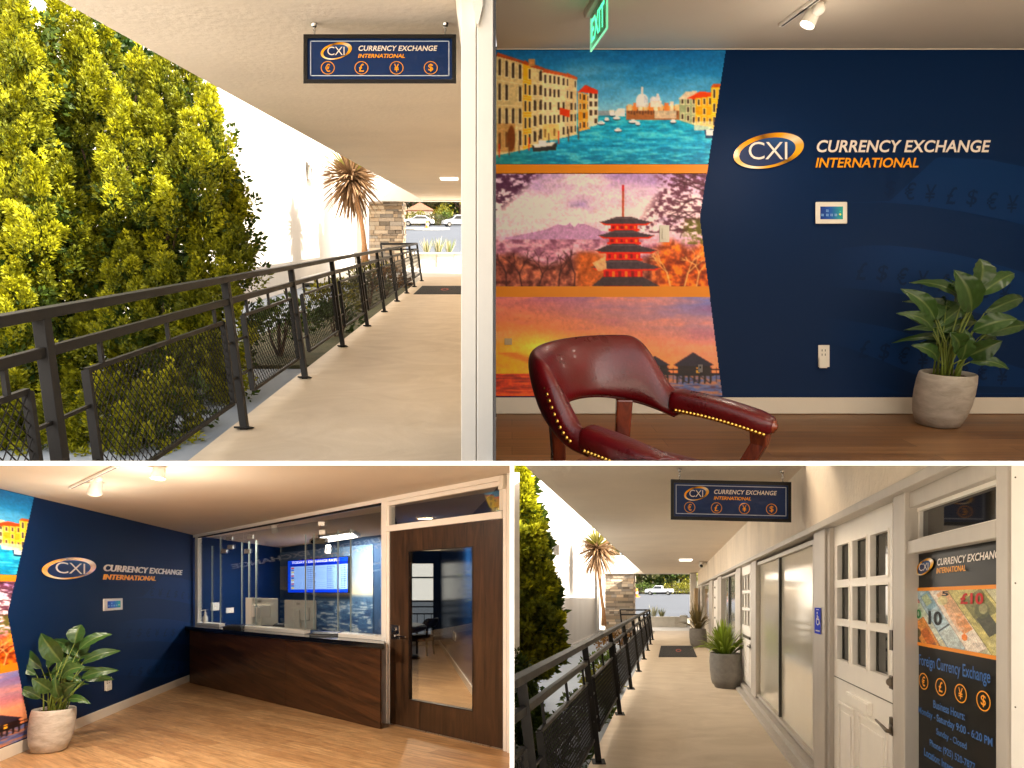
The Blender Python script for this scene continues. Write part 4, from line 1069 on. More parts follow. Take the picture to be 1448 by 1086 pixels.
# plaza wall and street
t = thing('plaza_wall', 'low block wall edging the plaza under the pale grasses of the upper walkway', 'wall', f(-1.8, -1.5, 27))
mb = MB(); a = -3.3
while a < 1.0:
    wall_panel(mb, f, a+.006, a+.72, 27-.1*math.sin((a+3)*.8), 27.35, -1.51, -.93); a += .726
mb.build('blocks', M_CURB, t)
mb = MB(); wall_panel(mb, f, -3.32, 1.0, 26.86, 27.4, -.93, -.88); mb.build('coping', M_CURB, t)
for i, (X, l) in enumerate(((-2.35, 'pale feathery grass at the pier end of the plaza wall'), (-1.85, 'tall pale grass in the middle of the plaza wall'), (-1.4, 'pale grass beside the door frame on the plaza wall'))):
    grass_tuft(l, f, X, -.9, 27.7, 60, .55+.1*(i % 2), 60+i, 'grasses on the upper plaza wall')
road = lambda D: -.97+(D-30)*.0258
mb = MB(); mb.add([f(-25, road(30), 30), f(18, road(30), 30), f(40, road(145), 145), f(-60, road(145), 145)], [(0, 1, 2, 3)]); struct('street', mb, M_ASPHALT)
mb = MB(); mb.add([f(-60, road(118)+.1, 112), f(45, road(118)+.1, 112), f(60, road(118)+6, 170), f(-80, road(118)+6, 170)], [(0, 1, 2, 3)]); struct('hillside', mb, M_SOILBED)
rk = rake(328)
car('white sport utility car parked in the street beyond the upper walkway', f((646-680)*100/900, road(100), 100), R(200), 'suv', rk, group='cars beyond the upper walkway')
car('white saloon parked before the yellow hedge beyond the upper stone pier', f((592-680)*104/900, road(104), 104), R(185), 'sedan', rk, group='cars beyond the upper walkway', scale=1.15)
t = thing('traffic_bollard', 'orange and white traffic bollard on the street island beyond the upper walkway', 'bollard', f((604-680)*82/900, road(82), 82))
b = f((604-680)*82/900, road(82), 82)
mb = MB(); mb.lathe([(.42, 0), (.42, .08), (.2, .12), (.17, .9), (.1, 1.05), (.001, 1.08)], 16, b); mb.build('cone_body', mat('orange_plastic', rgb(246, 130, 20), .5), t)
mb = MB(); mb.lathe([(.19, .45), (.195, .46), (.185, .7), (.18, .71)], 16, b); mb.build('white_band', M_WHITEPAINT, t)
mb = MB(); cx_ = f((602-680)*80/900, road(80), 80)
mb.prism([cx_+Vector((3.0*math.cos(a*.3), 5*math.sin(a*.3), .022*5*math.sin(a*.3)*(1+16.3))) for a in range(21)], (0, 0, .14)); struct('traffic_island', mb, M_CURB)
tl = [(584, 118, 7.5, 3.6, G_OLV, 'olive tree over the pale house beyond the upper pier'), (606, 126, 8.5, 4.4, G_MID, 'mid green street tree behind the traffic bollard'), (628, 122, 7.5, 4.0, G_OLV, 'grey green tree behind the hedge beyond the upper walkway'),
      (650, 118, 8.5, 4.2, G_YEL, 'yellow green tree above the white sport utility car'), (668, 124, 8, 4, G_DRK, 'dark tree behind the white sport utility car'), (570, 124, 8, 4, G_MID, 'green tree hidden mostly by the upper stone pier'), (640, 134, 11, 5.5, G_DRK, 'tall dark tree highest behind the street hedge')]
for i, (px, D, hg, rd, tn, lb) in enumerate(tl): street_tree(f, (px-680)*D/900, road(D)-.1, D, hg, rd, 80+i, lb, tn, 'trees beyond the upper street')
for i, (px, D, r_, z, tn, lb) in enumerate(((590, 109, 2.6, 1.5, G_YEL, 'bright yellow hedge bush behind the white saloon'), (618, 109, 2.2, 1.2, G_OLV, 'rounded olive bush in the middle of the upper street verge'), (634, 112, 2.4, 1.5, G_MID, 'clipped green bush beside the sport utility car'), (627, 113, 1.8, 2.2, G_YEL, 'golden bush standing over the verge of the upper street'))):
    c = f((px-680)*D/900, road(D)+z*.7, D); shrub('street_bush', lb, 'bush', tuple(c), r_, r_, z, 600, .3, .16, tn[0], tn[1], 120+i, 'bushes beyond the upper street', stems=True)
def house(label, f, X, h, D, w, hh, rot):
    t = thing('house', label, 'house', f(X, h, D))
    b = f(X, h, D)
    mb = MB(); mb.box(b+Vector((0, 2, hh/2)), (w, 4, hh)); mb.build('wall', mat('house_plaster', rgb(224, 202, 188), .85), t)
    mb = MB(); mb.prism([b+Vector((-w*.58, -.3, hh)), b+Vector((w*.58, -.3, hh)), b+Vector((0, -.3, hh+w*.32))], (0, 4.6, 0)); mb.build('roof', mat('clay_roof', rgb(176, 120, 96), .9, var=.15, scale=3), t)
    for k in (-.26, .26):
        mb = MB(); mb.box(b+Vector((k*w, -.03, hh*.55)), (w*.16, .1, hh*.35)); mb.build('window', M_CARGLASS, t)
house('small pale house with a clay gable roof above the yellow hedge', f, (594-680)*114/900, road(114), 114, 4.4, 2.6, 0)

# ================================================================== lower walkway (photo: lower right)
f = BR; LO = (CUTZ_LO, CUTX_BR)
mb = MB(); slabm(mb, f, -.74, 1.16, 2.6, 29.4, -1.72, -1.5); struct('walkway_floor', mb, M_CONCRETE, clip=LO)
mb = MB(); slabm(mb, f, -9, 6.0, 29.4, 38, -1.7, -1.512); struct('plaza_pavement', mb, M_PLAZA, clip=LO)
mb = MB(); slabm(mb, f, -3.5, -.75, 2.6, 34, -1.98, -1.76); struct('alley_ground', mb, M_ALLEY, clip=LO)
mb = MB(); slabm(mb, f, -1.27, 1.5, 4.9, 29, 1.15, 1.4)
single('walkway_roof', mb, M_SOFFIT, 'flat beige plaster roof over the walkway with the potted plants and shop doors', 'roof', clip=LO)
t = thing('neighbour_wall', 'white stucco wall across the alley from the shop doors and potted plants', 'wall', f(-3.5, -1.9, 18))
mb = MB(); wall_panel(mb, f, -3.85, -3.5, 5, 34, -1.9, 5.5); mb.build('wall_body', M_ALLEYWALL, t, clip=(CUTX_BR,))
mb = MB(); wall_panel(mb, f, -3.5, -3.46, 12, 33.9, -1.75, -1.60); mb.build('base_ledge', M_WHITEWALL, t, clip=(CUTX_BR,))
for D in (17.2, 24.4):
    mb = MB(); wall_panel(mb, f, -3.5, -3.496, D, D+.03, -1.55, 5.4); mb.build('joint', MATS['wall_joint'], t)
t = thing('entrance_block', 'white beam and upper railing over the far end of the potted plant walkway', 'building', f(-2, 1.1, 29))
mb = MB(); wall_panel(mb, f, -3.45, 1.15, 29, 29.6, 1.12, 1.75); mb.build('beam', M_WHITEWALL, t)
mb = MB(); wall_panel(mb, f, -3.45, -1.2, 29.7, 30.2, 1.75, 2.0); mb.build('upper_wall', M_WHITEWALL, t)
for k in range(9):
    X = -2.35+k*.16; mb = MB(); mb.bar(f(X, 2.0, 29.8), f(X, 3.3, 29.8), .03, .03); mb.build('baluster', mat('grey_blue_metal', rgb(150, 160, 175), .5), t)
mb = MB(); mb.bar(f(-2.4, 3.3, 29.8), f(-1.0, 3.3, 29.8), .06, .06); mb.build('handrail', MATS['grey_blue_metal'], t)
mb = MB(); wall_panel(mb, f, .86, 1.15, 28.6, 29.2, -1.5, 1.12); mb.build('end_post', M_WHITEPAINT, t)
stone_pillar('ledgestone pier at the end of the walkway with the potted plants', f, -3.03, -1.72, 29.1, 30.3, -1.6, 1.11, 9)
mb = MB(); mb.tube([f(-3.25, -1.7, 28.4), f(-3.25, 1.1, 28.4)], .06, 10); single('downpipe', mb, M_WHITEPAINT, 'slim white downpipe beside the stone pier of the potted plant walkway', 'pipe', smooth=True)
mb = MB(); wall_panel(mb, f, .25, .62, 18.6, 19.2, 1.115, 1.15); single('ceiling_light', mb, MATS['dim_diffuser'], 'slim white light on the soffit above the potted plant walkway', 'ceiling light')
flood('grey floodlight bracketed on the white wall left of the brown palm over the lower railing'.replace(' left of', ' near'), f, -3.5, 1.55, 19.0, .9)
t = thing('security_camera', 'small white dome camera under the soffit over the shop windows', 'camera', f(1.0, 1.15, 20.0))
mb = MB(); mb.lathe([(.001, -.16), (.07, -.14), (.11, -.08), (.12, 0)], 20, f(1.0, 1.15, 20.0)); mb.build('housing', M_PLASTICW, t, smooth=True)
mb = MB(); q = Vector((-.35, -.9, -.2)).to_track_quat('Z', 'Y').to_matrix(); mb.lathe([(.08, 0), (.085, .1), (.06, .13)], 20, f(.96, 1.06, 19.95), q); ho = mb.build('camera_body', M_PLASTICW, t, smooth=True)
mb = MB(); mb.lathe([(.05, .131), (.04, .14), (.001, .142)], 20, f(.96, 1.06, 19.95), q); mb.build('lens', M_BLACKGLOSS, ho, smooth=True)
sg2 = lambda u, v, o: W(949.5+u*168.5, 678+u*4+v*56.5, 5.6-o)
hanging_sign('navy hanging sign in a black frame above the potted plant walkway', sg2, 0, 0, 1, 1, ((.066, W(961, 663, 5.6)), (.935, W(1106, 665, 5.6))), None, 4)
railing('dark bronze railing with mesh panels along the potted plant walkway', f, -.79, -.66, -1.5, -.42, [3.35, 5.8, 8.2, 10.5, 13.0, 15.6, 18.2, 20.6, 22.9], -.585, -.757, -1.26, 2.3, LO, -1.05)
doormat('charcoal doormat lying past the leafy planters of the lower walkway', f, -.32, .66, 16.2, 20.0, -1.5)
brt = [(737, 672, 120, 24), (752, 728, 120, 26), (738, 770, 130, 34), (764, 790, 110, 26), (772, 838, 100, 18), (742, 846, 120, 36), (760, 872, 80, 20), (736, 905, 60, 28)]
sp = []
for px, py, L, r_ in brt:
    D = 9.2+rs.uniform(-.2, .2); sp.append((tuple(W(px, py, D)), L*9.2/900, r_*9.2/900))
conifer('golden conifer cut off by the white partition above the lower railing', sp, 31, tuple(f(-2.25, -1.76, 9.3)), tuple(W(735, 690, 9.3)), LO, density=1.0, ll=.10, lw=.05)
brt = [(732, 945, 110, 26), (748, 985, 100, 24), (735, 1030, 100, 26), (762, 1040, 90, 22), (745, 1075, 90, 26)]
sp = []
for px, py, L, r_ in brt:
    D = 6.4; sp.append((tuple(W(px, py, D)), L*6.4/900, r_*6.4/900))
conifer('low dark green conifer growing behind the near end of the lower railing', sp, 32, tuple(f(-1.5, -1.76, 6.6)), tuple(W(740, 960, 6.5)), LO, density=.9, ctip=(.12, .16, .012), name='young_cypress')
spiky_palm('brown dried spiky palm with a slim trunk beside the lower stone pier', W(845, 772, 22.0), W(854, 885, 21.6), W(850, 840, 21.8), .84, 5, LO)
lab = ['dark shrub filling the gap under the second mesh panel of the lower railing', 'green shrub under the third mesh panel of the lower railing', 'bright shrub beyond the lower railing before the downpipe', 'reddish shrub at the foot of the lower palm', 'small shrub under the far mesh panels of the lower railing']
bed_plants(f, [(-1.25, -1.6, 6.9, .4, .3), (-1.2, -1.6, 9.3, .4, .32), (-1.45, -1.5, 14.0, .45, .4), (-1.6, -1.35, 18.0, .5, .5), (-1.3, -1.6, 12.0, .35, .3)], lab, 'shrubs beside the lower walkway', LO, 140, [G_DRK, G_MID, G_MID, G_RED, G_YEL])
rb = rake(846)
strap_pot('grey stone planter of bright green straps beside the white glazed door', 'bright green strap leaved plant in the larger grey planter', f((1028.5-949)*10.7/900, -1.5, 10.7), rb, .53, .56, (((.12, .20, .015)), ((.34, .44, .04))), 5, 130, .44, .54)
strap_pot('grey stone planter of bronze leaves farther along the shop windows', 'bronze brown strap leaved plant in the farther planter', f((988-949)*19.6/900, -1.5, 19.6), rb, .52, .55, (((.12, .09, .03)), ((.27, .2, .07))), 8, 60, .55, .85)

# shop front on the right: everything is set on the plane X = 1.2 and named by what it is
XS = 1.2
def sw(px, h, o): 
    D = (XS-o)*900/(px-949); return f(XS-o, h, D)
def sbox(mb, a, b, h0, h1, o0, o1, **k):
    Da, Db = (XS-o1)*900/(a-949), (XS-o1)*900/(b-949)      # the front face is where the photo shows it
    g = lambda D, h, o: f(XS-o, h, D)
    pa = [g(Da, h0, o0), g(Db, h0, o0), g(Db, h1, o0), g(Da, h1, o0)]; pb = [g(Da, h0, o1), g(Db, h0, o1), g(Db, h1, o1), g(Da, h1, o1)]
    mb.hexa(pa, pb, **k)
S_END = 986.5
t = thing('shop_front', 'long grey framed shop front with stucco above its windows and doors', 'shop front', f(XS, -1.5, 8))
mb = MB(); sbox(mb, S_END, 1520, .58, 1.16, -.25, 0.05); mb.build('stucco_wall', M_STUCCO, t, clip=LO)
mb = MB(); sbox(mb, S_END, 1520, .53, .58, -.12, .075); mb.build('header', M_GREYFRAME, t, clip=LO, auto=.004)
mb = MB(); sbox(mb, S_END, 1520, -1.62, -1.40, -.12, .05); sbox(mb, S_END, 1168, -1.60, -1.462, .05, .13); mb.build('sill', M_GREYFRAME, t, clip=LO)
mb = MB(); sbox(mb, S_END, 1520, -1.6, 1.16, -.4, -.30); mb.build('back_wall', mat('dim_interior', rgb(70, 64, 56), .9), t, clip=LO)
for a, b in ((1408, 1425), (1262.5, 1279), (1150.5, 1166), (1166.5, 1173), (1062, 1068.5), (1040.5, 1046.5), (1014.5, 1019.5), (1003, 1007), (986.5, 992)):
    mb = MB(); sbox(mb, a, b, -1.4, .53, -.14, .035 if b-a > 6.6 else .015); mb.build('mullion_post', M_GREYFRAME, t, clip=LO, auto=.004)
def glazed(label, a, b, h0, h1, mull, glass, frame_o=0.0):
    w = thing('shop_window', label, 'window', sw((a+b)/2, h0, 0), 'shop windows of the lower walkway')
    mb = MB(); sbox(mb, a, b, h0, h1, -.06, -.05); mb.build('pane', glass, w, clip=LO)
    mb = MB(); Dm = XS*900/((a+b)/2-949)
    pw = max(.9, 8.0/Dm)
    sbox(mb, a, b, h0, h0+.035, -.05, -.01); sbox(mb, a, b, h1-.04, h1, -.05, -.01); sbox(mb, a, a+pw*1.2, h0+.035, h1-.04, -.05, -.01); sbox(mb, b-pw*1.2, b, h0+.035, h1-.04, -.05, -.01)
    mb.build('window_frame', M_GREYFRAME, w, clip=LO)
    for m_ in mull:
        mb = MB(); sbox(mb, m_-pw*.5, m_+pw*.5, h0+.036, h1-.041, -.049, -.02); mb.build('glazing_bar', mat('dark_bar', rgb(64, 62, 58), .4), w, clip=LO)
    return w
glazed('wide shop window with pale blinds beside the blue accessibility sign', 1068.5, 1150.5, -1.38, .5, (1101,), M_FROST)
glazed('narrow shop window between the leafy planter and glazed door', 1019.5, 1040.5, -1.38, .5, (1030,), mat('clear_reflecting_pane', rgb(150, 150, 140), .04, spec=1.0, coat=.8))
glazed('farthest shop window strip behind the bronze planter', 992, 1003, -1.38, .5, (), MATS['clear_reflecting_pane'])
# two white glazed doors
def door(label, a, b, cols, rows, split, detail):
    d = thing('glazed_door', label, 'door', sw((a+b)/2, -1.4, 0))
    mb = MB()
    ce = sorted(set([a]+[x for c in cols for x in c]+[b])); re = sorted(set([-1.38, .53]+[x for r_ in rows for x in r_]))
    for i in range(len(ce)-1):
        for j in range(len(re)-1):
            if any(abs(ce[i]-c0) < .01 for c0, c1 in cols) and any(abs(re[j]-r0) < .001 for r0, r1 in rows): continue
            sbox(mb, ce[i], ce[i+1], re[j], re[j+1], -.075, -.02)
    body = mb.build('door_leaf', M_CREAMPAINT, d, clip=LO)
    for c0, c1 in cols:
        for r0, r1 in rows:
            mb = MB(); e = .8 if detail else .25
            sbox(mb, c0, c1, r0, r0+.012, -.05, -.014); sbox(mb, c0, c1, r1-.012, r1, -.05, -.014); sbox(mb, c0, c0+e, r0+.012, r1-.012, -.05, -.014); sbox(mb, c1-e, c1, r0+.012, r1-.012, -.05, -.014)
            fr = mb.build('glazing_bead', M_CREAMPAINT, d, clip=LO)
            mb = MB(); sbox(mb, c0, c1, r0, r1, -.062, -.058); mb.build('pane', M_DARKGLASS, fr, clip=LO)
    return d
d = door('near white half glazed stable door with a bronze lever handle', 1173.5, 1262, ((1183, 1200.5), (1204.5, 1225), (1229.5, 1256)), ((.12, .395), (-.16, .09), (-.454, -.185)), -.58, True)
mb = MB(); sbox(mb, 1173.5, 1262, -.583, -.577, -.021, -.018); mb.build('split_line', mat('joint_dark', rgb(90, 84, 76), .9), d)
for a, b in ((1184, 1206), (1212, 1252)):
    for r0, r1 in ((-1.30, -.74),):
        mb = MB(); sbox(mb, a, b, r0, r0+.02, -.02, -.006); sbox(mb, a, b, r1-.02, r1, -.02, -.006); sbox(mb, a, a+1.4, r0+.02, r1-.02, -.02, -.006); sbox(mb, b-1.4, b, r0+.02, r1-.02, -.02, -.006); sbox(mb, a+4, b-4, r0+.06, r1-.06, -.02, -.011)
        mb.build('raised_panel', M_CREAMPAINT, d, clip=LO, auto=.003)
mb = MB(); sbox(mb, 1196, 1228, -.715, -.635, -.02, .004); sl = mb.build('letter_slot', M_CREAMPAINT, d, auto=.004)
mb = MB(); sbox(mb, 1198, 1226, -.705, -.648, .004, .012); mb.build('flap', M_CREAMPAINT, sl)
hp = sw(1259.3, -.70, -.02)
mb = MB(); sbox(mb, 1257.2, 1261.6, -.752, -.655, -.02, -.006); mb.build('handle_plate', M_BRONZE, d)
mb = MB(); p0 = sw(1259.4, -.70, -.02); p1 = sw(1259.4, -.70, .05); mb.tube([p0, p1], .009, 10); p2 = sw(1248, -.694, .055); p3 = sw(1238.5, -.682, .05); mb.tube([p1, p1.lerp(p2, .5)+Vector((0, 0, -.008)), p2, p3], [.009, .011, .009, .006], 10); mb.build('lever_handle', M_BRONZE, d, smooth=True)
mb = MB(); sbox(mb, 1256.4, 1261.6, -.50, -.415 if False else -.425, -.02, -.004); mb.build('deadbolt_plate', M_BRONZE, d, auto=.006)
mb = MB(); q = (sw(1259, -.46, .1)-sw(1259, -.46, 0)).to_track_quat('Z', 'Y').to_matrix(); mb.lathe([(.022, 0), (.02, .014), (.001, .016)], 18, sw(1259, -.462, -.004), q); mb.build('lock_cylinder', M_BRONZE, d)
mb = MB(); sbox(mb, 1257.5, 1261.6, -.285, -.175, -.02, -.006); mb.build('strike_plate', M_BRONZE, d)
d = door('far white glazed door beside the leafy planter', 1047, 1061.5, ((1049.5, 1052.2), (1053.2, 1056), (1057, 1060)), ((.12, .395), (-.16, .09), (-.454, -.185)), -.58, False)
mb = MB(); sbox(mb, 1050, 1059.5, -.64, -.60, -.02, .0); mb.build('letter_slot', M_BRONZE, d)
mb = MB(); sbox(mb, 1050, 1054, -1.3, -.7, -.02, -.008); sbox(mb, 1055.5, 1059.5, -1.3, -.7, -.02, -.008); mb.build('raised_panel', M_CREAMPAINT, d)
mb = MB(); mb.tube([sw(1060.2, -.72, -.02), sw(1060.2, -.72, .05), sw(1057, -.72, .05)], .012, 8); mb.build('lever_handle', M_BRONZE, d)
d = thing('plain_door', 'cream door leaf with brass studs farther along the shop front', 'door', sw(1011, -1.4, 0))
mb = MB(); sbox(mb, 1007, 1014.5, -1.38, .5, -.07, -.03); mb.build('door_leaf', M_CREAMPAINT, d)
for k in range(6):
    mb = MB(); mb.lathe([(.03, 0), (.02, .02), (.001, .024)], 10, sw(1011.5, -1.1+k*.28, -.03), q); mb.build('stud', M_BRONZE, d)
mb = MB(); wall_panel(mb, f, .98, 1.12, 26.4, 27.6, -.85, .42); single('notice_board', mb, mat('tan_board', rgb(172, 150, 118), .8), 'tan notice board on the wall end beyond the bronze planter', 'board')
# accessibility sign
a = thing('accessibility_sign', 'small blue accessibility sign with a white wheelchair symbol on the grey mullion', 'sign', sw(1156, -.2, .035))
def asg(u, v, o): return sw(1151.8+u*8.8, -.075-v*.205, .036+o)
mb = MB(); mb.hexa([asg(0, 0, 0), asg(1, 0, 0), asg(1, 1, 0), asg(0, 1, 0)], [asg(0, 0, .006), asg(1, 0, .006), asg(1, 1, .006), asg(0, 1, .006)]); mb.build('plate', mat('access_blue', rgb(4, 52, 205), .7, spec=.1), a)
mb = MB(); n = 22
vs = [asg(.5+.25*k*math.cos(math.radians(-60+i*300/n)), .52+.155*k*math.sin(math.radians(-60+i*300/n)), .008) for i in range(n+1) for k in (1, .72)]
mb.add(vs, [(i*2, i*2+1, i*2+3, i*2+2) for i in range(n)])
n = 14; mb.add([asg(.42+.075*math.cos(2*math.pi*i/n), .2+.045*math.sin(2*math.pi*i/n), .008) for i in range(n)], [tuple(range(n))])
for p in ([(.38, .27), (.48, .27), (.5, .46), (.4, .46)], [(.4, .42), (.74, .42), (.74, .47), (.4, .47)], [(.66, .45), (.75, .45), (.86, .62), (.77, .63)], [(.42, .33), (.66, .34), (.66, .37), (.42, .365)], [(.18, .86), (.82, .86), (.82, .91), (.18, .91)], [(.3, .06), (.7, .06), (.7, .085), (.3, .085)]):
    mb.add([asg(u, v, .008) for u, v in p], [(0, 1, 2, 3)])
mb.build('symbol', M_WHITEPAINT, a, recalc=False)
# display window with the printed poster
w = thing('display_window', 'tall display window with transom beside the near stable door', 'window', sw(1340, -1.4, 0))
mb = MB(); sbox(mb, 1279, 1408, .45, .53, -.12, .01); sbox(mb, 1279, 1408, .22, .285, -.10, .02); sbox(mb, 1279, 1290, -1.4, .22, -.10, -.01); sbox(mb, 1279, 1287, .285, .45, -.10, -.02); mb.build('window_frame', M_GREYFRAME, w, clip=LO, auto=.003)
mb = MB(); sbox(mb, 1287, 1410, .285, .30, -.055, -.03); sbox(mb, 1287, 1410, .432, .45, -.055, -.03); sbox(mb, 1287, 1300, .30, .432, -.055, -.035); mb.build('transom_bead', M_CREAMPAINT, w, clip=LO)
mb = MB(); sbox(mb, 1300, 1408, .30, .432, -.06, -.055); mb.build('transom_pane', M_DARKGLASS, w, clip=LO)
mb = MB(); sbox(mb, 1290, 1416, -1.4, .22, -.05, -.036); mb.build('pane', mat('smoked_glass', rgb(20, 18, 16), .35, spec=.12), w, clip=LO)
po = thing('window_poster', 'printed window poster of banknotes with opening hours on the display window', 'poster', sw(1340, -.1, 0))
# poster plane: s = metres of depth from its far edge, t = height below the top stripe
X2 = XS+.034
def pm(D, h, o): return f(X2-o, h, D)
DA, DB = 3.256, 2.42
def pmap(u, v, o): return pm(DA+(DB-DA)*u, .20-v, o)          # u 0..1 far to near, v metres down
CO = 1.0
for v in (.148, .418):
    mb = MB(); mb.add([pmap(0, v, .004), pmap(1.06, v, .004), pmap(1.06, v+.016, .004), pmap(0, v+.016, .004)], [(0, 1, 2, 3)]); mb.build('stripe', M_ORANGE, po, recalc=False)
cv = Canvas(0, 0, 106, 66, .5); cv.grad([(0, (214, 206, 176)), (106, (190, 186, 150))], 'x')
def note(cx, cy, w_, h_, ang, base, edge, blotches):
    ca, sa = math.cos(ang), math.sin(ang)
    q = lambda a, b: (cx+a*ca-b*sa, cy+a*sa+b*ca)
    cv.poly([q(-w_, -h_), q(w_, -h_), q(w_, h_), q(-w_, h_)], edge); e = .9
    cv.poly([q(-w_+e, -h_+e), q(w_-e, -h_+e), q(w_-e, h_-e), q(-w_+e, h_-e)], base)
    for a0, b0, a1, b1, c, al in blotches: cv.poly([q(a0*w_, b0*h_), q(a1*w_, b0*h_), q(a1*w_, b1*h_), q(a0*w_, b1*h_)], c, al)
note(4, 50, 30, 12, .95, (112, 116, 84), (70, 74, 52), [(-.4, -.5, .6, .5, (52, 58, 44), .8)])
note(18, 22, 44, 13, .95, (208, 214, 196), (150, 160, 140), [(-.9, -.6, -.2, .2, (176, 52, 60), .55), (-.2, -.8, .2, .8, (188, 206, 180), .7)])
note(24, 60, 26, 11, .95, (226, 150, 70), (190, 110, 50), [(-.5, -.7, .3, .4, (196, 90, 30), .7), (.3, -.6, .9, .7, (120, 50, 40), .7)])
note(40, 30, 46, 13, .95, (176, 198, 208), (130, 154, 168), [(-.75, -.6, -.25, .7, (120, 160, 178), .8), (-.7, -.1, -.4, .6, (196, 196, 120), .6), (.3, -.8, .34, .9, (60, 66, 70), .9), (.36, -.8, .95, .9, (200, 210, 206), .9)])
note(62, 26, 46, 15, .95, (238, 222, 206), (200, 176, 156), [(-.7, -.55, .1, .6, (232, 166, 110), .75), (.2, -.3, .5, .5, (226, 120, 40), .65), (-.2, .2, .4, .7, (240, 190, 150), .8)])
note(92, 30, 48, 17, .95, (198, 186, 116), (150, 140, 84), [(-.6, -.8, .0, .6, (120, 118, 74), .85), (-.1, -.3, .35, .5, (64, 66, 58), .9), (.4, -.6, .9, .8, (206, 198, 140), .8)])
cv.C *= (1+.09*np.sin(cv.X*3.1+4*np.sin(cv.Y*.35))*np.sin(cv.Y*2.3+3*np.sin(cv.X*.3)))[..., None]; cv.ell(88, 22, 8, 9, (92, 96, 66), .8); cv.ell(89, 20, 4.5, 6, (168, 160, 116), .8); cv.ell(44, 12, 7, 6, (206, 204, 140), .7); cv.ell(66, 34, 6, 8, (222, 150, 96), .7); cv.ell(8, 54, 7, 7, (58, 64, 48), .8); cv.ell(70, 52, 3.5, 4, (232, 116, 30), .9)
nz = cv.noise(5, 3, 5, 4); cv.C *= (0.78+0.44*nz)[..., None]; nz = cv.noise(1.4, 1.4, 9, 2); cv.C *= (0.86+0.28*nz)[..., None]
mb = cv.mesh(lambda s, tt, o: pmap(s/100, .164+tt/66*.254, o), .003); mb.build('banknote_print', M_PAINT, po, recalc=False)
def ptext(s, u0, u1, v0, v1, m_, bold=.0, shear=0, parent=po, name='lettering'):
    mb = MB(); put_text(mb, s, pmap, (u0, v0, u1, v1), .006, shear=shear, bold=bold); return mb.build(name, m_, parent, recalc=False)
ptext('10', .03, .15, .255, .30, mat('note_green', rgb(36, 130, 70), .6), .03, name='note_figure'); ptext('10', .26, .44, .26, .325, mat('note_ink', rgb(34, 40, 46), .6), .03, name='note_figure'); ptext('\u00a310', .66, .90, .178, .225, mat('note_red', rgb(196, 36, 36), .6), .03, name='note_figure'); ptext('5', .44, .52, .168, .19, MATS['note_ink'], .03, name='note_figure')
emblem('emblem', lambda s, tt, o: pmap(s/100, tt/100*.9, o), 20, 5.3, 12.6, 3.9, -.16, po, .006)
ptext('CURRENCY EXCHANGE', .38, 1.09, .018, .050, M_LETTER, .02, .2); ptext('INTERNATIONAL', .37, .72, .060, .086, M_GOLD, .02, .2)
ptext('Foreign Currency Exchange', .125, .965, .475, .545, M_BLUELET, .008)
for u, ch in ((.19, '\u20ac'), (.426, '\u00a3'), (.664, '\u00a5'), (.90, '$')):
    mb = MB(); ring_symbol(mb, pmap, u, .604, .068, .040, ch, .006, .12); mb.build('currency_symbol', M_GOLD, po, recalc=False)
ptext('Business Hours:', .33, .71, .676, .712, M_BLUELET, .012)
ptext('Monday - Saturday 9:00 - 6:20 PM', .115, .985, .735, .778, M_BLUELET, .012)
ptext('Sunday - Closed', .37, .73, .80, .838, M_BLUELET, .012)
ptext('Phone: (925) 520-7877', .28, .82, .868, .908, M_BLUELET, .012)
ptext('Location: International', .20, .74, .925, .962, M_BLUELET, .012)
# white jamb at the very edge
t = thing('door_jamb', 'white painted jamb at the near end of the grey shop front', 'door frame', sw(1440, -1.4, 0))
mb = MB(); sbox(mb, 1430, 1520, -1.45, 1.15, -.14, .06); mb.build('casing', M_WHITEPAINT, t, clip=LO)
for h in (-.36, .05, .4):
    mb = MB(); mb.lathe([(.003, 0), (.002, .0015), (.0005, .002)], 10, sw(1436, h, .061), q); mb.build('screw_hole', M_BRONZE, t)
t = thing('plaza_wall', 'low block wall closing the plaza beyond the lower doormat', 'wall', f(-.5, -1.5, 33))
mb = MB(); a = -3.6
while a < .45:
    wall_panel(mb, f, a+.006, a+.62, 33.5-.1*math.sin((a+3)*.9), 33.9, -1.51, -1.02); a += .626
mb.build('blocks', M_CURB, t)
mb = MB(); wall_panel(mb, f, -3.6, .43, 33.35, 33.95, -1.02, -.97); mb.build('coping', M_CURB, t)
mb = MB(); wall_panel(mb, f, .46, .85, 33.2, 33.95, -1.51, -.9); mb.build('end_pier', M_CURB, t)
for i, (X, l) in enumerate(((-.95, 'pale grass by the lower railing end on the plaza wall'), (-.5, 'short bright grass on the middle of the lower plaza wall'))):
    grass_tuft(l, f, X, -1.0, 34.2, 60, .6-.15*i, 160+i, 'grasses on the lower plaza wall')
road = lambda D: -1.09+(D-35)*.0197
mb = MB(); mb.add([f(-30, road(35), 35), f(30, road(35), 35), f(60, road(190), 190), f(-60, road(190), 190)], [(0, 1, 2, 3)]); struct('street', mb, M_ASPHALT)
mb = MB(); mb.add([f(-70, road(150)+.15, 138), f(70, road(150)+.15, 138), f(90, road(150)+7, 220), f(-90, road(150)+7, 220)], [(0, 1, 2, 3)]); struct('hillside', mb, M_SOILBED)
car('white pickup truck parked across the street from the lower walkway', f((932-949)*122/900, road(122), 122), R(160), 'pickup', rb, name='pickup_truck', group=None)
b = f((900-949)*100/900, road(100), 100); t = thing('traffic_bollard', 'orange traffic bollard half hidden by the lower stone pier', 'bollard', b)
mb = MB(); mb.lathe([(.5, 0), (.5, .1), (.24, .14), (.2, 1.1), (.12, 1.3), (.001, 1.33)], 16, b); mb.build('cone_body', MATS['orange_plastic'], t)
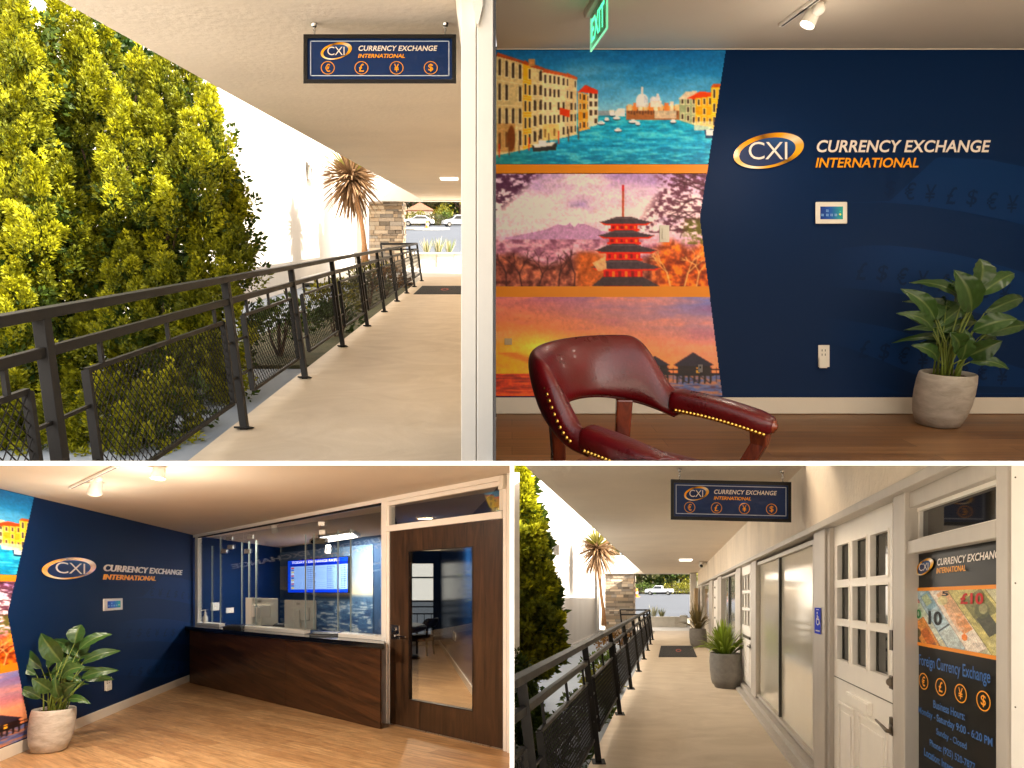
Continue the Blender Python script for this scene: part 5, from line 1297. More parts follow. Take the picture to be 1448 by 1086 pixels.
mb = MB(); mb.lathe([(.23, .55), (.235, .56), (.225, .85), (.22, .86)], 16, b); mb.build('white_band', M_WHITEPAINT, t)
tl = [(892, 142, 10, 4.6, G_OLV, 'grey olive tree next to the lower stone pier'), (912, 146, 11, 4.8, G_MID, 'green tree above the white pickup truck'), (930, 158, 13, 5.5, G_YEL, 'yellow green tree towering behind the pickup truck'), (948, 144, 11, 4.6, G_DRK, 'dark tree in the middle beyond the lower street'),
      (962, 150, 12, 5, G_MID, 'green tree beyond the lower street by the white end post'), (978, 144, 11, 4.6, G_YEL, 'golden tree at the white end post of the lower walkway'), (940, 170, 17, 7, G_DRK, 'tallest dark tree at the back of the lower hillside'), (905, 168, 16, 6.5, G_OLV, 'tall olive tree at the back of the lower hillside')]
for i, (px, D, hg, rd, tn, lb) in enumerate(tl): street_tree(f, (px-949)*D/900, road(D)-.1, D, hg, rd, 180+i, lb, tn, 'trees beyond the lower street')
for i, (px, D, r_, z, tn, lb) in enumerate(((910, 136, 3.2, 1.5, G_MID, 'rounded green bush behind the pickup truck tail'), (954, 134, 3.0, 1.6, G_YEL, 'golden bush on the verge of the lower street'), (970, 134, 3.4, 1.4, G_YEL, 'bright low bush beside the white end post of the lower street'))):
    c = f((px-949)*D/900, road(D)+z*.7, D); shrub('street_bush', lb, 'bush', tuple(c), r_, r_, z, 600, .35, .2, tn[0], tn[1], 220+i, 'bushes beyond the lower street')
house('pale house with a clay gable roof beyond the white pickup truck', f, (902-949)*150/900, road(150), 150, 5.5, 3.2, 0)

# ================================================================== the two views of the office: one wall design, measured in photo units (s across, t down)
def mural_edge(t):     # where the pictures end and the navy field begins
    return 1027-(t-70)*37/238.0 if t < 308 else 990+(t-308)*32/252.0
def paint_canal():
    c = Canvas(700, 71, 1030, 232, 1.0)
    c.grad([(71, (36, 98, 138)), (110, (62, 128, 166)), (140, (112, 166, 196)), (160, (150, 190, 206)), (161, (60, 150, 170)), (175, (58, 158, 182)), (205, (52, 146, 178)), (232, (44, 124, 150))])
    hz = 163
    cl = c.noise(70, 16, 2, 4); c.mix(np.clip((cl-.5)*3, 0, 1)*(c.Y < 150), (176, 206, 220), .35)
    w = c.noise(16, 3, 3, 5); m = (c.Y > hz)
    c.mix(np.clip((w-.5)*5, 0, 1)*m, (142, 212, 218), .55); c.mix(np.clip((.47-w)*5, 0, 1)*m, (22, 92, 128), .5)
    c.mix(np.clip((790-c.X)/90, 0, 1)*m*np.clip((c.Y-185)/40, 0, 1), (70, 118, 96), .5)
    rng = random.Random(5)
    def facade(x0, x1, yt0, yt1, yb0, yb1, col, rows, cols, winc=(58, 46, 40), arch=False, roof=None, trim=(232, 220, 190)):
        c.poly([(x0, yt0), (x1, yt1), (x1, yb1), (x0, yb0)], col)
        if roof: c.poly([(x0-1, yt0), (x1+1, yt1), (x1, yt1-4), (x0+2, yt0-5)], roof)
        for r_ in range(rows):
            for q in range(cols):
                u = (q+.5)/cols; v = (r_+.45)/rows
                x = x0+u*(x1-x0); yt = yt0+u*(yt1-yt0); yb = yb0+u*(yb1-yb0); y = yt+v*(yb-yt); hw = (x1-x0)/cols*.22; hh = (yb-yt)/rows*.30
                if rng.random() < .1: continue
                c.rect(x-hw-.8, y-hh-1, x+hw+.8, y+hh+1, trim, .8); c.rect(x-hw, y-hh, x+hw, y+hh, winc, .9)
                if arch: c.ell(x, y-hh, hw, hw*1.3, winc, .9)
            yy = (r_+1)/rows
            c.line(x0, yt0+yy*(yb0-yt0)-1, x1, yt1+yy*(yb1-yt1)-1, .8, trim, .7)
    facade(702, 740, 79, 90, 220, 212, (196, 178, 140), 4, 4, arch=True, roof=(150, 82, 52)); facade(740, 752, 90, 95, 212, 208, (214, 160, 62), 5, 2, roof=(150, 82, 52)); facade(752, 769, 95, 100, 208, 200, (206, 190, 152), 5, 2, arch=True, roof=(150, 82, 52))
    c.rect(748, 84, 756, 93, (170, 130, 90))
    facade(768, 800, 102, 108, 200, 194, (222, 206, 172), 5, 5, roof=(176, 98, 62)); facade(800, 816, 108, 113, 194, 190, (206, 186, 150), 5, 3, roof=(176, 98, 62))
    c.poly([(792, 152), (806, 156), (805, 166), (792, 162)], (206, 76, 34)); c.rect(768, 176, 790, 198, (210, 170, 96), .5)
    facade(818, 834, 130, 134, 186, 182, (208, 148, 66), 4, 3); facade(832, 846, 128, 131, 180, 176, (232, 214, 190), 4, 2); c.poly([(817, 130), (828, 120), (846, 128), (846, 133)], (190, 74, 46))
    c.rect(703, 175, 728, 214, (150, 104, 60), .5); c.ell(723, 196, 6, 20, (104, 66, 38)); 
    for k in range(9): c.line(706+k*14, 222-k*3.2, 706+k*14, 204-k*3.0, 1.6, (96, 74, 58) if k % 3 else (190, 70, 50))
    c.poly([(752, 206), (788, 202), (786, 212), (754, 215)], (60, 60, 58)); c.poly([(754, 204), (786, 200), (780, 206), (756, 209)], (220, 214, 206)); c.rect(762, 199, 772, 206, (228, 226, 222))
    c.rect(846, 157, 880, 163, (150, 160, 168)); c.rect(862, 156, 868, 160, (214, 206, 196)); c.poly([(870, 158), (874, 153), (884, 154), (884, 164), (870, 165)], (232, 224, 214))
    c.rect(886, 150, 962, 168, (196, 150, 100)); c.rect(886, 157, 962, 169, (150, 106, 74)); 
    for k in range(18): c.rect(888+k*4, 155+(k % 3), 890+k*4, 160+(k % 3), (96, 70, 56), .8)
    for k in range(10): x = 888+k*7.4; c.rect(x, 148-(k % 3)*2, x+5.5, 156, ((226, 190, 150), (214, 130, 80), (236, 214, 190))[k % 3], .9)
    c.rect(900, 141, 916, 151, (206, 200, 196)); c.ell(908, 141, 9, 9, (224, 224, 226), 1); c.rect(907, 126, 909, 134, (210, 206, 200)); c.ell(908, 125, 1.6, 3, (220, 214, 206)); c.poly([(911, 134), (917, 142), (917, 146), (910, 146)], (170, 172, 182), .5)
    c.ell(924, 142, 5.5, 6, (212, 212, 216)); c.ell(930, 141, 4, 7, (206, 206, 212)); c.rect(920, 143, 935, 151, (216, 206, 196)); c.rect(929, 133, 931, 138, (206, 200, 196))
    c.rect(926, 157, 956, 167, (206, 196, 178), .8)
    facade(961, 985, 138, 136, 170, 178, (150, 158, 130), 3, 3); c.poly([(958, 141), (970, 130), (986, 128), (986, 140)], (206, 192, 172)); c.poly([(972, 139), (990, 129), (1008, 131), (1008, 138), (985, 141)], (196, 82, 44))
    facade(984, 1008, 139, 136, 176, 180, (236, 152, 34), 3, 3, winc=(70, 60, 44)); facade(1006, 1030, 124, 122, 182, 186, (204, 168, 44), 3, 3, roof=(160, 90, 50))
    c.rect(982, 172, 1008, 184, (220, 206, 180), .7); c.poly([(996, 184), (1010, 182), (1010, 196), (998, 195)], (40, 66, 90)); c.rect(999, 184, 1010, 191, (226, 230, 232))
    for x, y, w_ in ((850, 174, 12), (872, 167, 12), (895, 172, 14), (902, 175, 8), (874, 184, 12), (952, 172, 10), (858, 169, 8), (866, 162, 9)):
        c.ell(x, y+1.2, w_/2, 2.2, (44, 70, 84)); c.ell(x, y, w_/2, 1.8, (236, 236, 234)); c.rect(x-2, y-3, x+2, y, (228, 230, 232), .8)
    g = c.noise(3, 3, 8, 3); c.C *= (.88+.24*g)[..., None]
    return c
def paint_pagoda():
    c = Canvas(700, 245, 1006, 405, 1.0)
    c.grad([(245, (176, 150, 186)), (270, (206, 182, 206)), (300, (232, 212, 218)), (330, (226, 202, 212)), (345, (196, 160, 182)), (405, (150, 100, 110))])
    n = c.noise(60, 22, 4, 5); c.mix(np.clip((n-.48)*4, 0, 1)*(c.Y < 325), (250, 232, 232), .7); c.mix(np.clip((.46-n)*4, 0, 1)*(c.Y < 325), (150, 126, 176), .6)
    c.poly([(715, 336), (770, 325), (796, 314), (806, 310), (814, 310), (826, 316), (850, 326), (905, 338), (905, 345), (715, 345)], (186, 152, 182))
    c.poly([(790, 317), (800, 311), (808, 308), (816, 311), (828, 317), (818, 316), (812, 321), (806, 315), (800, 319)], (240, 228, 236))
    m = (c.Y > 338).astype(float); n = c.noise(9, 6, 6, 5); c.mix(m, (192, 146, 164), .8); c.mix(m*np.clip((n-.5)*6, 0, 1), (228, 192, 202), .8); c.mix(m*np.clip((.47-n)*6, 0, 1), (124, 84, 104), .8)
    m = np.clip((c.Y-362-8*np.sin(c.X/17))/10, 0, 1); n = c.noise(7, 7, 7, 5); c.mix(m, (120, 74, 62), .85); c.mix(m*np.clip((n-.5)*6, 0, 1), (204, 138, 112), .75); c.mix(m*np.clip((.46-n)*6, 0, 1), (66, 38, 36), .75)
    m = np.clip((c.X-915)/25, 0, 1)*np.clip((c.Y-340-6*np.sin(c.X/9))/12, 0, 1); c.mix(m, (176, 88, 38), .75); c.mix(m*np.clip((n-.5)*6, 0, 1), (232, 144, 60), .8); c.mix(m*np.clip((.46-n)*6, 0, 1), (96, 48, 26), .8)
    m = np.clip((855-abs(c.X-838)*1.6-810)/20, 0, 1)*np.clip((c.Y-352)/8, 0, 1); c.mix(m, (206, 116, 44), .5)
    rng = random.Random(9)
    def tree(x, y, L, a, w, d, col):
        x1 = x+L*math.cos(a); y1 = y+L*math.sin(a); c.line(x, y, x1, y1, w, col, .9)
        if d:
            for k in range(2): tree(x1, y1, L*rng.uniform(.6, .85), a+rng.uniform(-.7, .7), w*.7, d-1, col)
    for x in (716, 738, 762, 790, 812): tree(x, 405, 18, -1.57+rng.uniform(-.3, .3), 2.2, 4, (70, 44, 46))
    for x in (948, 968, 985): tree(x, 405, 20, -1.6+rng.uniform(-.3, .3), 2, 4, (216, 176, 130))
    # dark branches in the upper corners
    n = c.noise(6, 4, 12, 5); m = np.clip((772-c.X-(c.Y-245)*1.1)/14, 0, 1)*(c.Y < 298); c.mix(m*np.clip((n-.40)*8, 0, 1), (72, 44, 66), .9)
    m = np.clip((c.X-918+(245-c.Y)*.0+np.abs(c.Y-262)*.55-10)/16, 0, 1)*(c.Y < 330); c.mix(m*np.clip((n-.45)*8, 0, 1), (86, 52, 66), .88)
    for k in range(7): tree(1006, 250+k*12, 22, math.pi+rng.uniform(-.4, .4), 2.2, 3, (70, 44, 52))
    m = np.clip((c.X-962)/12, 0, 1)*np.clip((c.Y-306)/8, 0, 1)*(c.Y < 346); c.mix(m*np.clip((n-.38)*8, 0, 1), (92, 92, 40), .85)
    # five-storey tower
    for k in range(12): c.rect(879.6-.05*k, 268+k*3.6, 882.6, 270.4+k*3.6, (126, 70, 52)); c.rect(880, 262, 882, 312, (160, 84, 60), .8)
    c.ell(881, 266, 2, 5, (170, 40, 36))
    tiers = [(848, 922, 317, 309, 864, 901), (846, 925, 336, 328, 862, 903), (842, 929, 357, 347, 858, 905), (837, 934, 381, 370, 854, 908)]
    prev = None
    for i, (xa, xb, ye, yt, ba, bb) in enumerate(tiers):
        nxt = tiers[i+1][3] if i < 3 else 405
        c.rect(ba, ye-1, bb, nxt+2, (170, 36, 26)); 
        for k in range(6):
            x = ba+(bb-ba)*(k+.5)/6; c.rect(x-1.6, ye+3, x+1.6, nxt-1, (236, 150, 60) if k % 2 else (96, 20, 20), .75)
        c.rect(ba-3, nxt-4, bb+3, nxt-1.5, (206, 60, 36))
        c.poly([(xa, ye-3), (xa+8, ye), (xb-8, ye), (xb, ye-3), (bb+2, yt+1), (bb-6, yt-2), (ba+6, yt-2), (ba-2, yt+1)], (76, 66, 72))
        c.poly([(xa, ye-3), (xa+8, ye+2), (xb-8, ye+2), (xb, ye-3), (xb-9, ye-.6), (xa+9, ye-.6)], (198, 62, 34)); c.line(ba, yt, bb, yt, 1.2, (110, 100, 104))
    c.poly([(838, 372), (856, 362), (858, 380), (846, 384)], (222, 178, 140), .9); c.poly([(852, 392), (910, 392), (934, 405), (836, 405)], (70, 60, 64))
    g = c.noise(2.5, 2.5, 8, 3); c.C *= (.84+.32*g)[..., None]
    return c
def paint_sunset():
    c = Canvas(700, 420, 1026, 560, 1.0)
    t = np.clip((c.Y-420)/108, 0, 1)[..., None]; u = np.clip((c.X-740)/260, 0, 1)[..., None]
    A = np.array([178, 118, 128]); B = np.array([118, 124, 172]); Cc = np.array([252, 166, 44]); Dd = np.array([250, 152, 110])
    c.C = (A*(1-u)+B*u)*(1-t)+(Cc*(1-u)+Dd*u)*t
    n = c.noise(80, 18, 14, 5); c.mix(np.clip((n-.5)*3.5, 0, 1), (244, 164, 128), .55); c.mix(np.clip((.45-n)*3.5, 0, 1), (150, 96, 130), .4)
    d = np.hypot((c.X-762)/70, (c.Y-490)/26); c.mix(np.clip(1-d, 0, 1)**1.5, (255, 226, 110), .95)
    for k in range(5): c.ell(720+k*9, 500+k*3, 20, 2.2, (176, 92, 60), .55, .6)
    m = (c.Y > 528).astype(float); q = np.clip((c.X-880)/90, 0, 1); c.mix(m*(1-q), (166, 70, 26)); c.mix(m*q, (96, 110, 150)); w = c.noise(22, 2.4, 15, 5); c.mix(m*np.clip((w-.5)*6, 0, 1), (232, 132, 50), .5); c.mix(m*np.clip((.46-w)*6, 0, 1), (88, 40, 34), .55)
    def hut(x, y, s):
        c.poly([(x-26*s, y), (x, y-17*s), (x+28*s, y), (x+22*s, y+2*s), (x-22*s, y+2*s)], (50, 44, 56)); c.rect(x-20*s, y+1*s, x+23*s, y+14*s, (40, 30, 30)); c.rect(x+4*s, y+3*s, x+9*s, y+11*s, (232, 176, 80))
        c.rect(x-24*s, y+13*s, x+28*s, y+15*s, (30, 24, 26))
        for k in range(7): c.rect(x-22*s+k*7.4*s, y+14*s, x-20.4*s+k*7.4*s, y+25*s, (34, 26, 28))
        for k in range(3): c.line(x-20*s+k*15*s, y+15*s, x-8*s+k*15*s, y+24*s, 1, (34, 26, 28))
    hut(926, 516, .75); hut(980, 516, 1.05); c.rect(905, 528, 1026, 530.5, (36, 28, 30)); c.rect(902, 522, 1026, 523, (50, 38, 36)); 
    for k in range(16): c.rect(906+k*7.6, 520, 907.2+k*7.6, 540, (40, 30, 30), .8)
    g = c.noise(3, 3, 8, 3); c.C *= (.93+.14*g)[..., None]
    return c
CANAL, PAGODA, SUNSET = paint_canal(), paint_pagoda(), paint_sunset()
for cv in (CANAL, PAGODA, SUNSET):
    cv.soften(1); q = cv.noise(5, 5, 77, 5)*.6+cv.noise(1.6, 1.6, 78, 2)*.4; cv.C = cv.C*(.91+.18*q)[..., None]
    g = cv.C.mean(-1, keepdims=True); cv.C = (g+(cv.C-g)*1.35); cv.C = 128+(cv.C*1.10-128)*1.18

def office_wall(wl, mp, s0, s1, base_box, where):
    """wl = thing label; mp(s, t, off); s0..s1 the stretch of this wall that is built."""
    t = thing('office_wall', wl, 'wall', mp((s0+s1)/2, 585, 0))
    mb = MB(); n = 24
    top = [mp(s0+(s1-s0)*i/n, 66, 0) for i in range(n+1)]; bot = [mp(s0+(s1-s0)*i/n, 590, 0) for i in range(n+1)]
    top2 = [mp(s0+(s1-s0)*i/n, 66, -.12) for i in range(n+1)]; bot2 = [mp(s0+(s1-s0)*i/n, 590, -.12) for i in range(n+1)]
    mb.hexa([bot[0], bot[-1], bot2[-1], bot2[0]], [top[0], top[-1], top2[-1], top2[0]])
    mb.build('wall_body', M_NAVY, t)
    # wide pale-blue arcs of the printed pattern and the faint row of currency signs
    import bisect
    def band(pts_t, pts_b):
        mb = MB(); xs = np.linspace(max(pts_t[0][0], pts_b[0][0]), min(s1, 1460), 48)
        xt, yt = zip(*pts_t); xb, yb = zip(*pts_b); n0 = np.array([s2l(3), s2l(34), s2l(74)]); n1 = np.array([s2l(4), s2l(43), s2l(90)])
        vs = []; cs = []
        for x in xs:
            y0 = float(np.interp(x, xt, yt)); y1 = max(float(np.interp(x, xb, yb)), y0+.2); q = float(np.clip((x-xs[0])/110, 0, 1)); c = tuple(n0*(1-q)+n1*q)+(1,)
            vs += [mp(x, y0, .002), mp(x, y1, .002)]; cs += [c, c]
        mb.add(vs, [(2*i, 2*i+1, 2*i+3, 2*i+2) for i in range(len(xs)-1)], cs)
        return mb.build('printed_arc', mat_painted('printed_wall_paper', .55, .14), t, recalc=False)
    band([(1180, 287), (1259, 284), (1325, 222), (1400, 226), (1460, 238)], [(1180, 288), (1247, 286), (1300, 290), (1360, 299), (1420, 311), (1460, 321)])
    band([(1168, 366), (1190, 351), (1225, 347), (1259, 347), (1300, 351), (1350, 359), (1400, 371), (1460, 389)], [(1168, 404), (1190, 407), (1225, 409), (1259, 413), (1300, 420), (1360, 435), (1460, 470)])
    band([(1160, 448), (1200, 453), (1250, 462), (1290, 473), (1350, 490), (1460, 526)], [(1160, 484), (1200, 492), (1250, 511), (1290, 528), (1350, 545), (1460, 548)])
    band([(1226, 535), (1245, 545), (1275, 556)], [(1226, 536), (1240, 556), (1275, 557)])
    for y0, x0, dx, dy, st in ((268, 1258, 29, 2.6, 0), (384, 1218, 29, 3.4, 1), (494, 1222, 28, 4.4, 1)):
        for k in range(8):
            x = x0+k*dx
            if x > s1-16: continue
            mb = MB(); put_text(mb, '$\u20ac\u00a5\u00a3'[(k+3*st) % 4], mp, (x-8, y0+k*dy-13+k*k*.15, x+9, y0+k*dy+12+k*k*.15), .0035, shear=.2, bold=.01); mb.build('printed_currency_sign', M_NAVYC, t, recalc=False)
    bb = MB(); e = 1.0
    bb.hexa([mp(s0, 585, .001), mp(s1, 585, .001), mp(s1, 585, .02), mp(s0, 585, .02)], [mp(s0, 562, .001), mp(s1, 562, .001), mp(s1, 562, .02), mp(s0, 562, .02)])
    bb.build('baseboard', M_TRIMW, t, auto=.003)
    keep = lambda X, Y: (X >= s0) & (X <= np.where(Y < 308, 1027-(Y-70)*37/238.0, 990+(Y-308)*32/252.0))
    for cv, nm, lb in ((CANAL, 'canal', 'photo mural of a canal city with domes'), (PAGODA, 'pagoda', 'photo mural of a red pagoda and snowy mountain'), (SUNSET, 'sunset', 'photo mural of a sunset sea with stilt huts')):
        mb = cv.mesh(mp, .004, keep)
        single('wall_mural', mb, M_PAINT, lb+' '+where, 'mural', recalc=False)
    for y0, y1, which in ((232.5, 246, 'upper'), (405, 420, 'lower')):
        mb = MB(); xe0 = mural_edge(y0); xe1 = mural_edge(y1)
        mb.add([mp(s0, y0, .004), mp(xe0, y0, .004), mp(xe1, y1, .004), mp(s0, y1, .004)], [(0, 3, 2, 1)])
        single('orange_stripe', mb, M_ORANGE, {'upper': 'orange stripe between the canal mural and pagoda mural ', 'lower': 'orange stripe between the pagoda mural and sunset mural '}[which]+where, 'stripe', recalc=False)
    lg = thing('company_sign', 'oval gold emblem with white and gold company lettering '+where, 'sign', mp(1200, 215, 0))
    emblem('emblem', mp, 1087, 213, 50.5, 24.0, -.20, lg, .012)
    mb = MB(); put_text(mb, 'CURRENCY EXCHANGE', mp, (1155, 198, 1401, 215.5), .012, shear=.22, bold=.022, space=1.02, thick=.01); mb.build('lettering', M_LETTER, lg)
    mb = MB(); put_text(mb, 'INTERNATIONAL', mp, (1153, 223, 1299, 237), .012, shear=.22, bold=.020, thick=.01); mb.build('lettering', M_GOLD, lg)
    def plate(s_a, t_a, s_b, t_b, o0, o1):
        mb = MB(); mb.hexa([mp(s_a, t_b, o0), mp(s_b, t_b, o0), mp(s_b, t_a, o0), mp(s_a, t_a, o0)], [mp(s_a, t_b, o1), mp(s_b, t_b, o1), mp(s_b, t_a, o1), mp(s_a, t_a, o1)]); return mb
    th = thing('wall_control_panel', 'white wall control panel with a small blue screen under the company lettering '+where, 'control panel', mp(1175, 301, 0))
    plate(1153, 285.5, 1198, 316.5, .002, .022).build('housing', M_PLASTICW, th, auto=.006)
    cv = Canvas(0, 0, 32, 18, 1); cv.grad([(0, (16, 44, 104)), (14, (20, 70, 140)), (32, (30, 140, 120))], 'x')
    for x, y in ((10, 6), (3, 12), (10, 12), (16, 12), (22, 12)): cv.ell(x, y, 2, 2, (150, 190, 220), .9); cv.ell(x, y, 1.1, 1.1, (16, 50, 110), .9)
    cv.ell(28, 11, 1.2, 1.2, (220, 214, 60)); cv.ell(28, 7, 1, 1, (90, 220, 160))
    cv.mesh(lambda a, b, o: mp(1160+a*32/32, 292+b, o), .0235).build('screen', mat_painted('small_lit_screen', .2, .5, emit=.12), th, recalc=False)
    o = thing('wall_outlet', 'white double power outlet with a plug low on the navy wall '+where, 'outlet', mp(1165, 503, 0))
    plate(1157, 488, 1173, 519, .002, .010).build('cover_plate', M_PLASTICW, o, auto=.002)
    plate(1158.5, 505, 1170, 520.5, .010, .028).build('plug', M_PLASTICW, o, auto=.004)
    for y in (494, 500):
        plate(1162, y, 1163, y+3, .010, .0108).build('slot', M_BLACK, o); plate(1166.5, y, 1167.5, y+3, .010, .0108).build('slot', M_BLACK, o)
    return t

# ------------------------------------------------------------------ TR: frontal view of the wall (photo: upper right)
DW = 4.64
f = TR
mpt = lambda s, t, o: W(s, t, DW-o)
office_wall('navy office wall with photo murals standing behind the oxblood armchair', mpt, 701, 1560, None, 'behind the oxblood armchair')
a_px = (701-CX)/FOC
mb = MB(); slabm(mb, f, -.0267*DW+.012, 4.6, 3.2, DW+.1, -1.25, -1.15)
M_FLOOR1 = mat_planks('oak_planks', rgb(150, 112, 76), rgb(122, 88, 58), .16, 1.5, (1, 0, 0))
struct('office_floor', mb, M_FLOOR1, clip=UP)
mb = MB(); mb.hexa([(-.05, 1.8, H+.0051), (4.4, 1.8, H+.0051), (4.4, 3.55, H+.0051), (-.05, 3.55, H+.0051)], [(-.05, 1.8, H+.0055), (4.4, 1.8, H+.0055), (4.4, 3.55, H+.0055), (-.05, 3.55, H+.0055)]); struct('office_floor', mb, M_FLOOR1)
mb = MB(); mb.hexa([(-2.4, 1.8, H+.0051), (-.09, 1.8, H+.0051), (-.15, 4.1, H+.0051), (-2.4, 4.1, H+.0051)], [(-2.4, 1.8, H+.0055), (-.09, 1.8, H+.0055), (-.15, 4.1, H+.0055), (-2.4, 4.1, H+.0055)]); struct('walkway_floor', mb, M_CONCRETE)
mb = MB(); slabm(mb, f, -.11, 4.6, .2, DW+.1, 1.505, 1.62); struct('office_ceiling', mb, M_CEIL)
mb = MB(); wall_panel(mb, f, 4.3, 4.4, -.6, DW+.1, -1.4, 2.6); single('side_wall', mb, M_CEIL, 'pale side wall of the mural office beyond the potted plant', 'wall')
mb = MB(); mb.hexa([mpt(700, 70, 0), mpt(1560, 70, 0), mpt(1560, 70, .02), mpt(700, 70, .02)], [mpt(700, 68.3, 0), mpt(1560, 68.3, 0), mpt(1560, 68.3, .02), mpt(700, 68.3, .02)]); single('ceiling_trim', mb, M_TRIMW, 'thin pale trim along the ceiling edge over the frontal navy wall', 'trim')
def px_plate(px0, py0, px1, py1, o0, o1): 
    mb = MB(); mb.hexa([mpt(px0, py1, o0), mpt(px1, py1, o0), mpt(px1, py0, o0), mpt(px0, py0, o0)], [mpt(px0, py1, o1), mpt(px1, py1, o1), mpt(px1, py0, o1), mpt(px0, py0, o1)]); return mb
o = thing('light_switch', 'white light switch on the pagoda mural behind the oxblood armchair', 'switch', mpt(939, 330, 0))
px_plate(932.5, 318.5, 946.5, 342.5, .004, .012).build('cover_plate', M_PLASTICW, o, auto=.003)
r_ = px_plate(936.5, 323, 942.5, 338, .012, .02).build('rocker', M_PLASTICW, o, auto=.003)
o = thing('wall_outlet', 'small outlet plate on the sunset mural near the dark wall end', 'outlet', mpt(718, 483, 0))
px_plate(713.5, 478.5, 724, 487.5, .004, .012).build('cover_plate', mat('tan_plastic', rgb(196, 170, 130), .5), o, auto=.002); px_plate(716, 481, 721.5, 485, .012, .014).build('socket', MATS['tan_plastic'], o)
o = thing('wall_outlet', 'small outlet plate printed over by the stilt hut of the sunset mural', 'outlet', mpt(991, 522, 0))
px_plate(987, 515.5, 993.5, 526.5, .004, .012).build('cover_plate', mat('grey_plastic', rgb(120, 112, 112), .5), o, auto=.002); px_plate(989, 518, 991.5, 521, .012, .014).build('socket', M_BLACK, o)
# exit sign
e = thing('exit_sign', 'green edge lit EXIT sign hanging from the office ceiling', 'exit sign', f(.5, 1.5, 3.7))
xA, xB = (836-CX)*3.88/FOC, (857.5-CX)*3.53/FOC
def ex(u, v, o):     # u 0 far .. 1 near, v down from ceiling
    D = 3.90-.40*u; X = xA+(xB-xA)*u
    return f(X-o, 1.505-v, D)
mb = MB(); mb.hexa([ex(-.02, .255, -.004), ex(1.02, .255, -.004), ex(1.02, .255, .004), ex(-.02, .255, .004)], [ex(-.02, .035, -.004), ex(1.02, .035, -.004), ex(1.02, .035, .004), ex(-.02, .035, .004)])
m = mat_glass('green_tinted_acrylic', (.70, .93, .78, 1), .8); mb.build('acrylic_panel', m, e)
mb = MB(); mb.hexa([ex(-.08, .035, -.03), ex(1.08, .035, -.03), ex(1.08, .035, .03), ex(-.08, .035, .03)], [ex(-.08, .0, -.04), ex(1.08, .0, -.04), ex(1.08, .0, .04), ex(-.08, .0, .04)]); mb.build('ceiling_housing', M_PLASTICW, e, auto=.004)
mb = MB(); put_text(mb, 'EXIT', lambda s, tt, o: ex(s, tt, o), (.10, .075, .90, .215), .006, bold=.02)
M_EXIT = mat('exit_glow', rgb(60, 220, 140), .4, emit=(.08, .85, .38, 1), estr=.5); mb.build('lettering', M_EXIT, e, recalc=False)
mb = MB(); q = .012
for a0, b0, a1, b1 in ((0, .245, 1, .255), (0, .05, .02, .245), (.98, .05, 1, .245)):
    mb.hexa([ex(a0, b1, -.0045), ex(a1, b1, -.0045), ex(a1, b1, .0045), ex(a0, b1, .0045)], [ex(a0, b0, -.0045), ex(a1, b0, -.0045), ex(a1, b0, .0045), ex(a0, b0, .0045)])
mb.build('lit_edge', mat('exit_edge', rgb(150, 240, 190), .3, emit=(.3, .9, .55, 1), estr=.2), e)
# track and its lamp
def track(label, p, q):
    t = thing('lighting_track', label, 'lighting track', p)
    mb = MB(); mb.bar(p, q, .034, .02); mb.build('rail_body', M_WHITEPAINT, t, auto=.003)
    d = (Vector(q)-Vector(p)); mb = MB(); mb.bar(Vector(p)+d*.02-Vector((0, 0, .011)), Vector(q)-d*.02-Vector((0, 0, .011)), .012, .003); mb.build('slot', M_BLACK, t)
    return t
cz = 1.505
P_ = lambda px, D: f((px-CX)*D/FOC, cz-.012, D)
track('white lighting track over the frontal navy wall', P_(1104, 4.12), P_(1215, 3.3))
hd = W(1141, 36, 3.86); aim1 = Vector((-.42, .25, -.87))
track_spot('lit white spotlight on the track over the frontal navy wall', hd, aim1, f((1158-CX)*3.78/FOC, cz-.02, 3.78), .046, .17)
# pot plant
ppos = f((1325-CX)*4.34/FOC, -1.15, 4.34)
pot_plant('pale stone pot on the floor before the frontal navy wall', 'broad leaved green plant in the pot before the frontal navy wall', ppos, rake(362), .80)
# armchair
CH_D = 2.32
cpos = f((886-CX)*CH_D/FOC, -1.15-.062, CH_D)
armchair('oxblood leather armchair with brass nails and cherry wood legs', cpos, rake(362) @ Matrix.Rotation(R(4), 4, 'X') @ Matrix.Rotation(R(-132), 4, 'Z') @ Matrix.Scale(.96, 4), M_LEATHER, M_CHERRY, UP)

# ------------------------------------------------------------------ BL: reception room (photo: lower left)
f = BL; C0 = (-5.95, 11.93); LO2 = (CUTZ_LO, CUTX_BL)
hc = lambda x, D: 1.0567+.0409*x+.024*D
HF = -1.59
def lw_(D): return C0[0]-.183*(D-C0[1])
nl = Vector((1, .183, 0)).normalized()
def mpl(s, t, o):
    D = 7.37+.01229*(s-1087); x = lw_(D); h = hc(x, D)-(t-70)/515.0*(hc(x, D)-HF)
    return f(x, h, D)+nl*o
office_wall('navy office wall with murals running back to the walnut counter', mpl, 930, 1457.5, None, 'beside the walnut counter')
nd = Vector((-1, -1.0817, 0)).normalized()
def dD(px, o): a = (px-CX)/FOC; return (4.717-o)/(.679*a+.734)
def dw(px, h, o):
    D = dD(px, o); a = (px-CX)/FOC
    return f(a*D, h, D)
def dwt(px, o): D = dD(px, o); return hc((px-CX)/FOC*D, D)
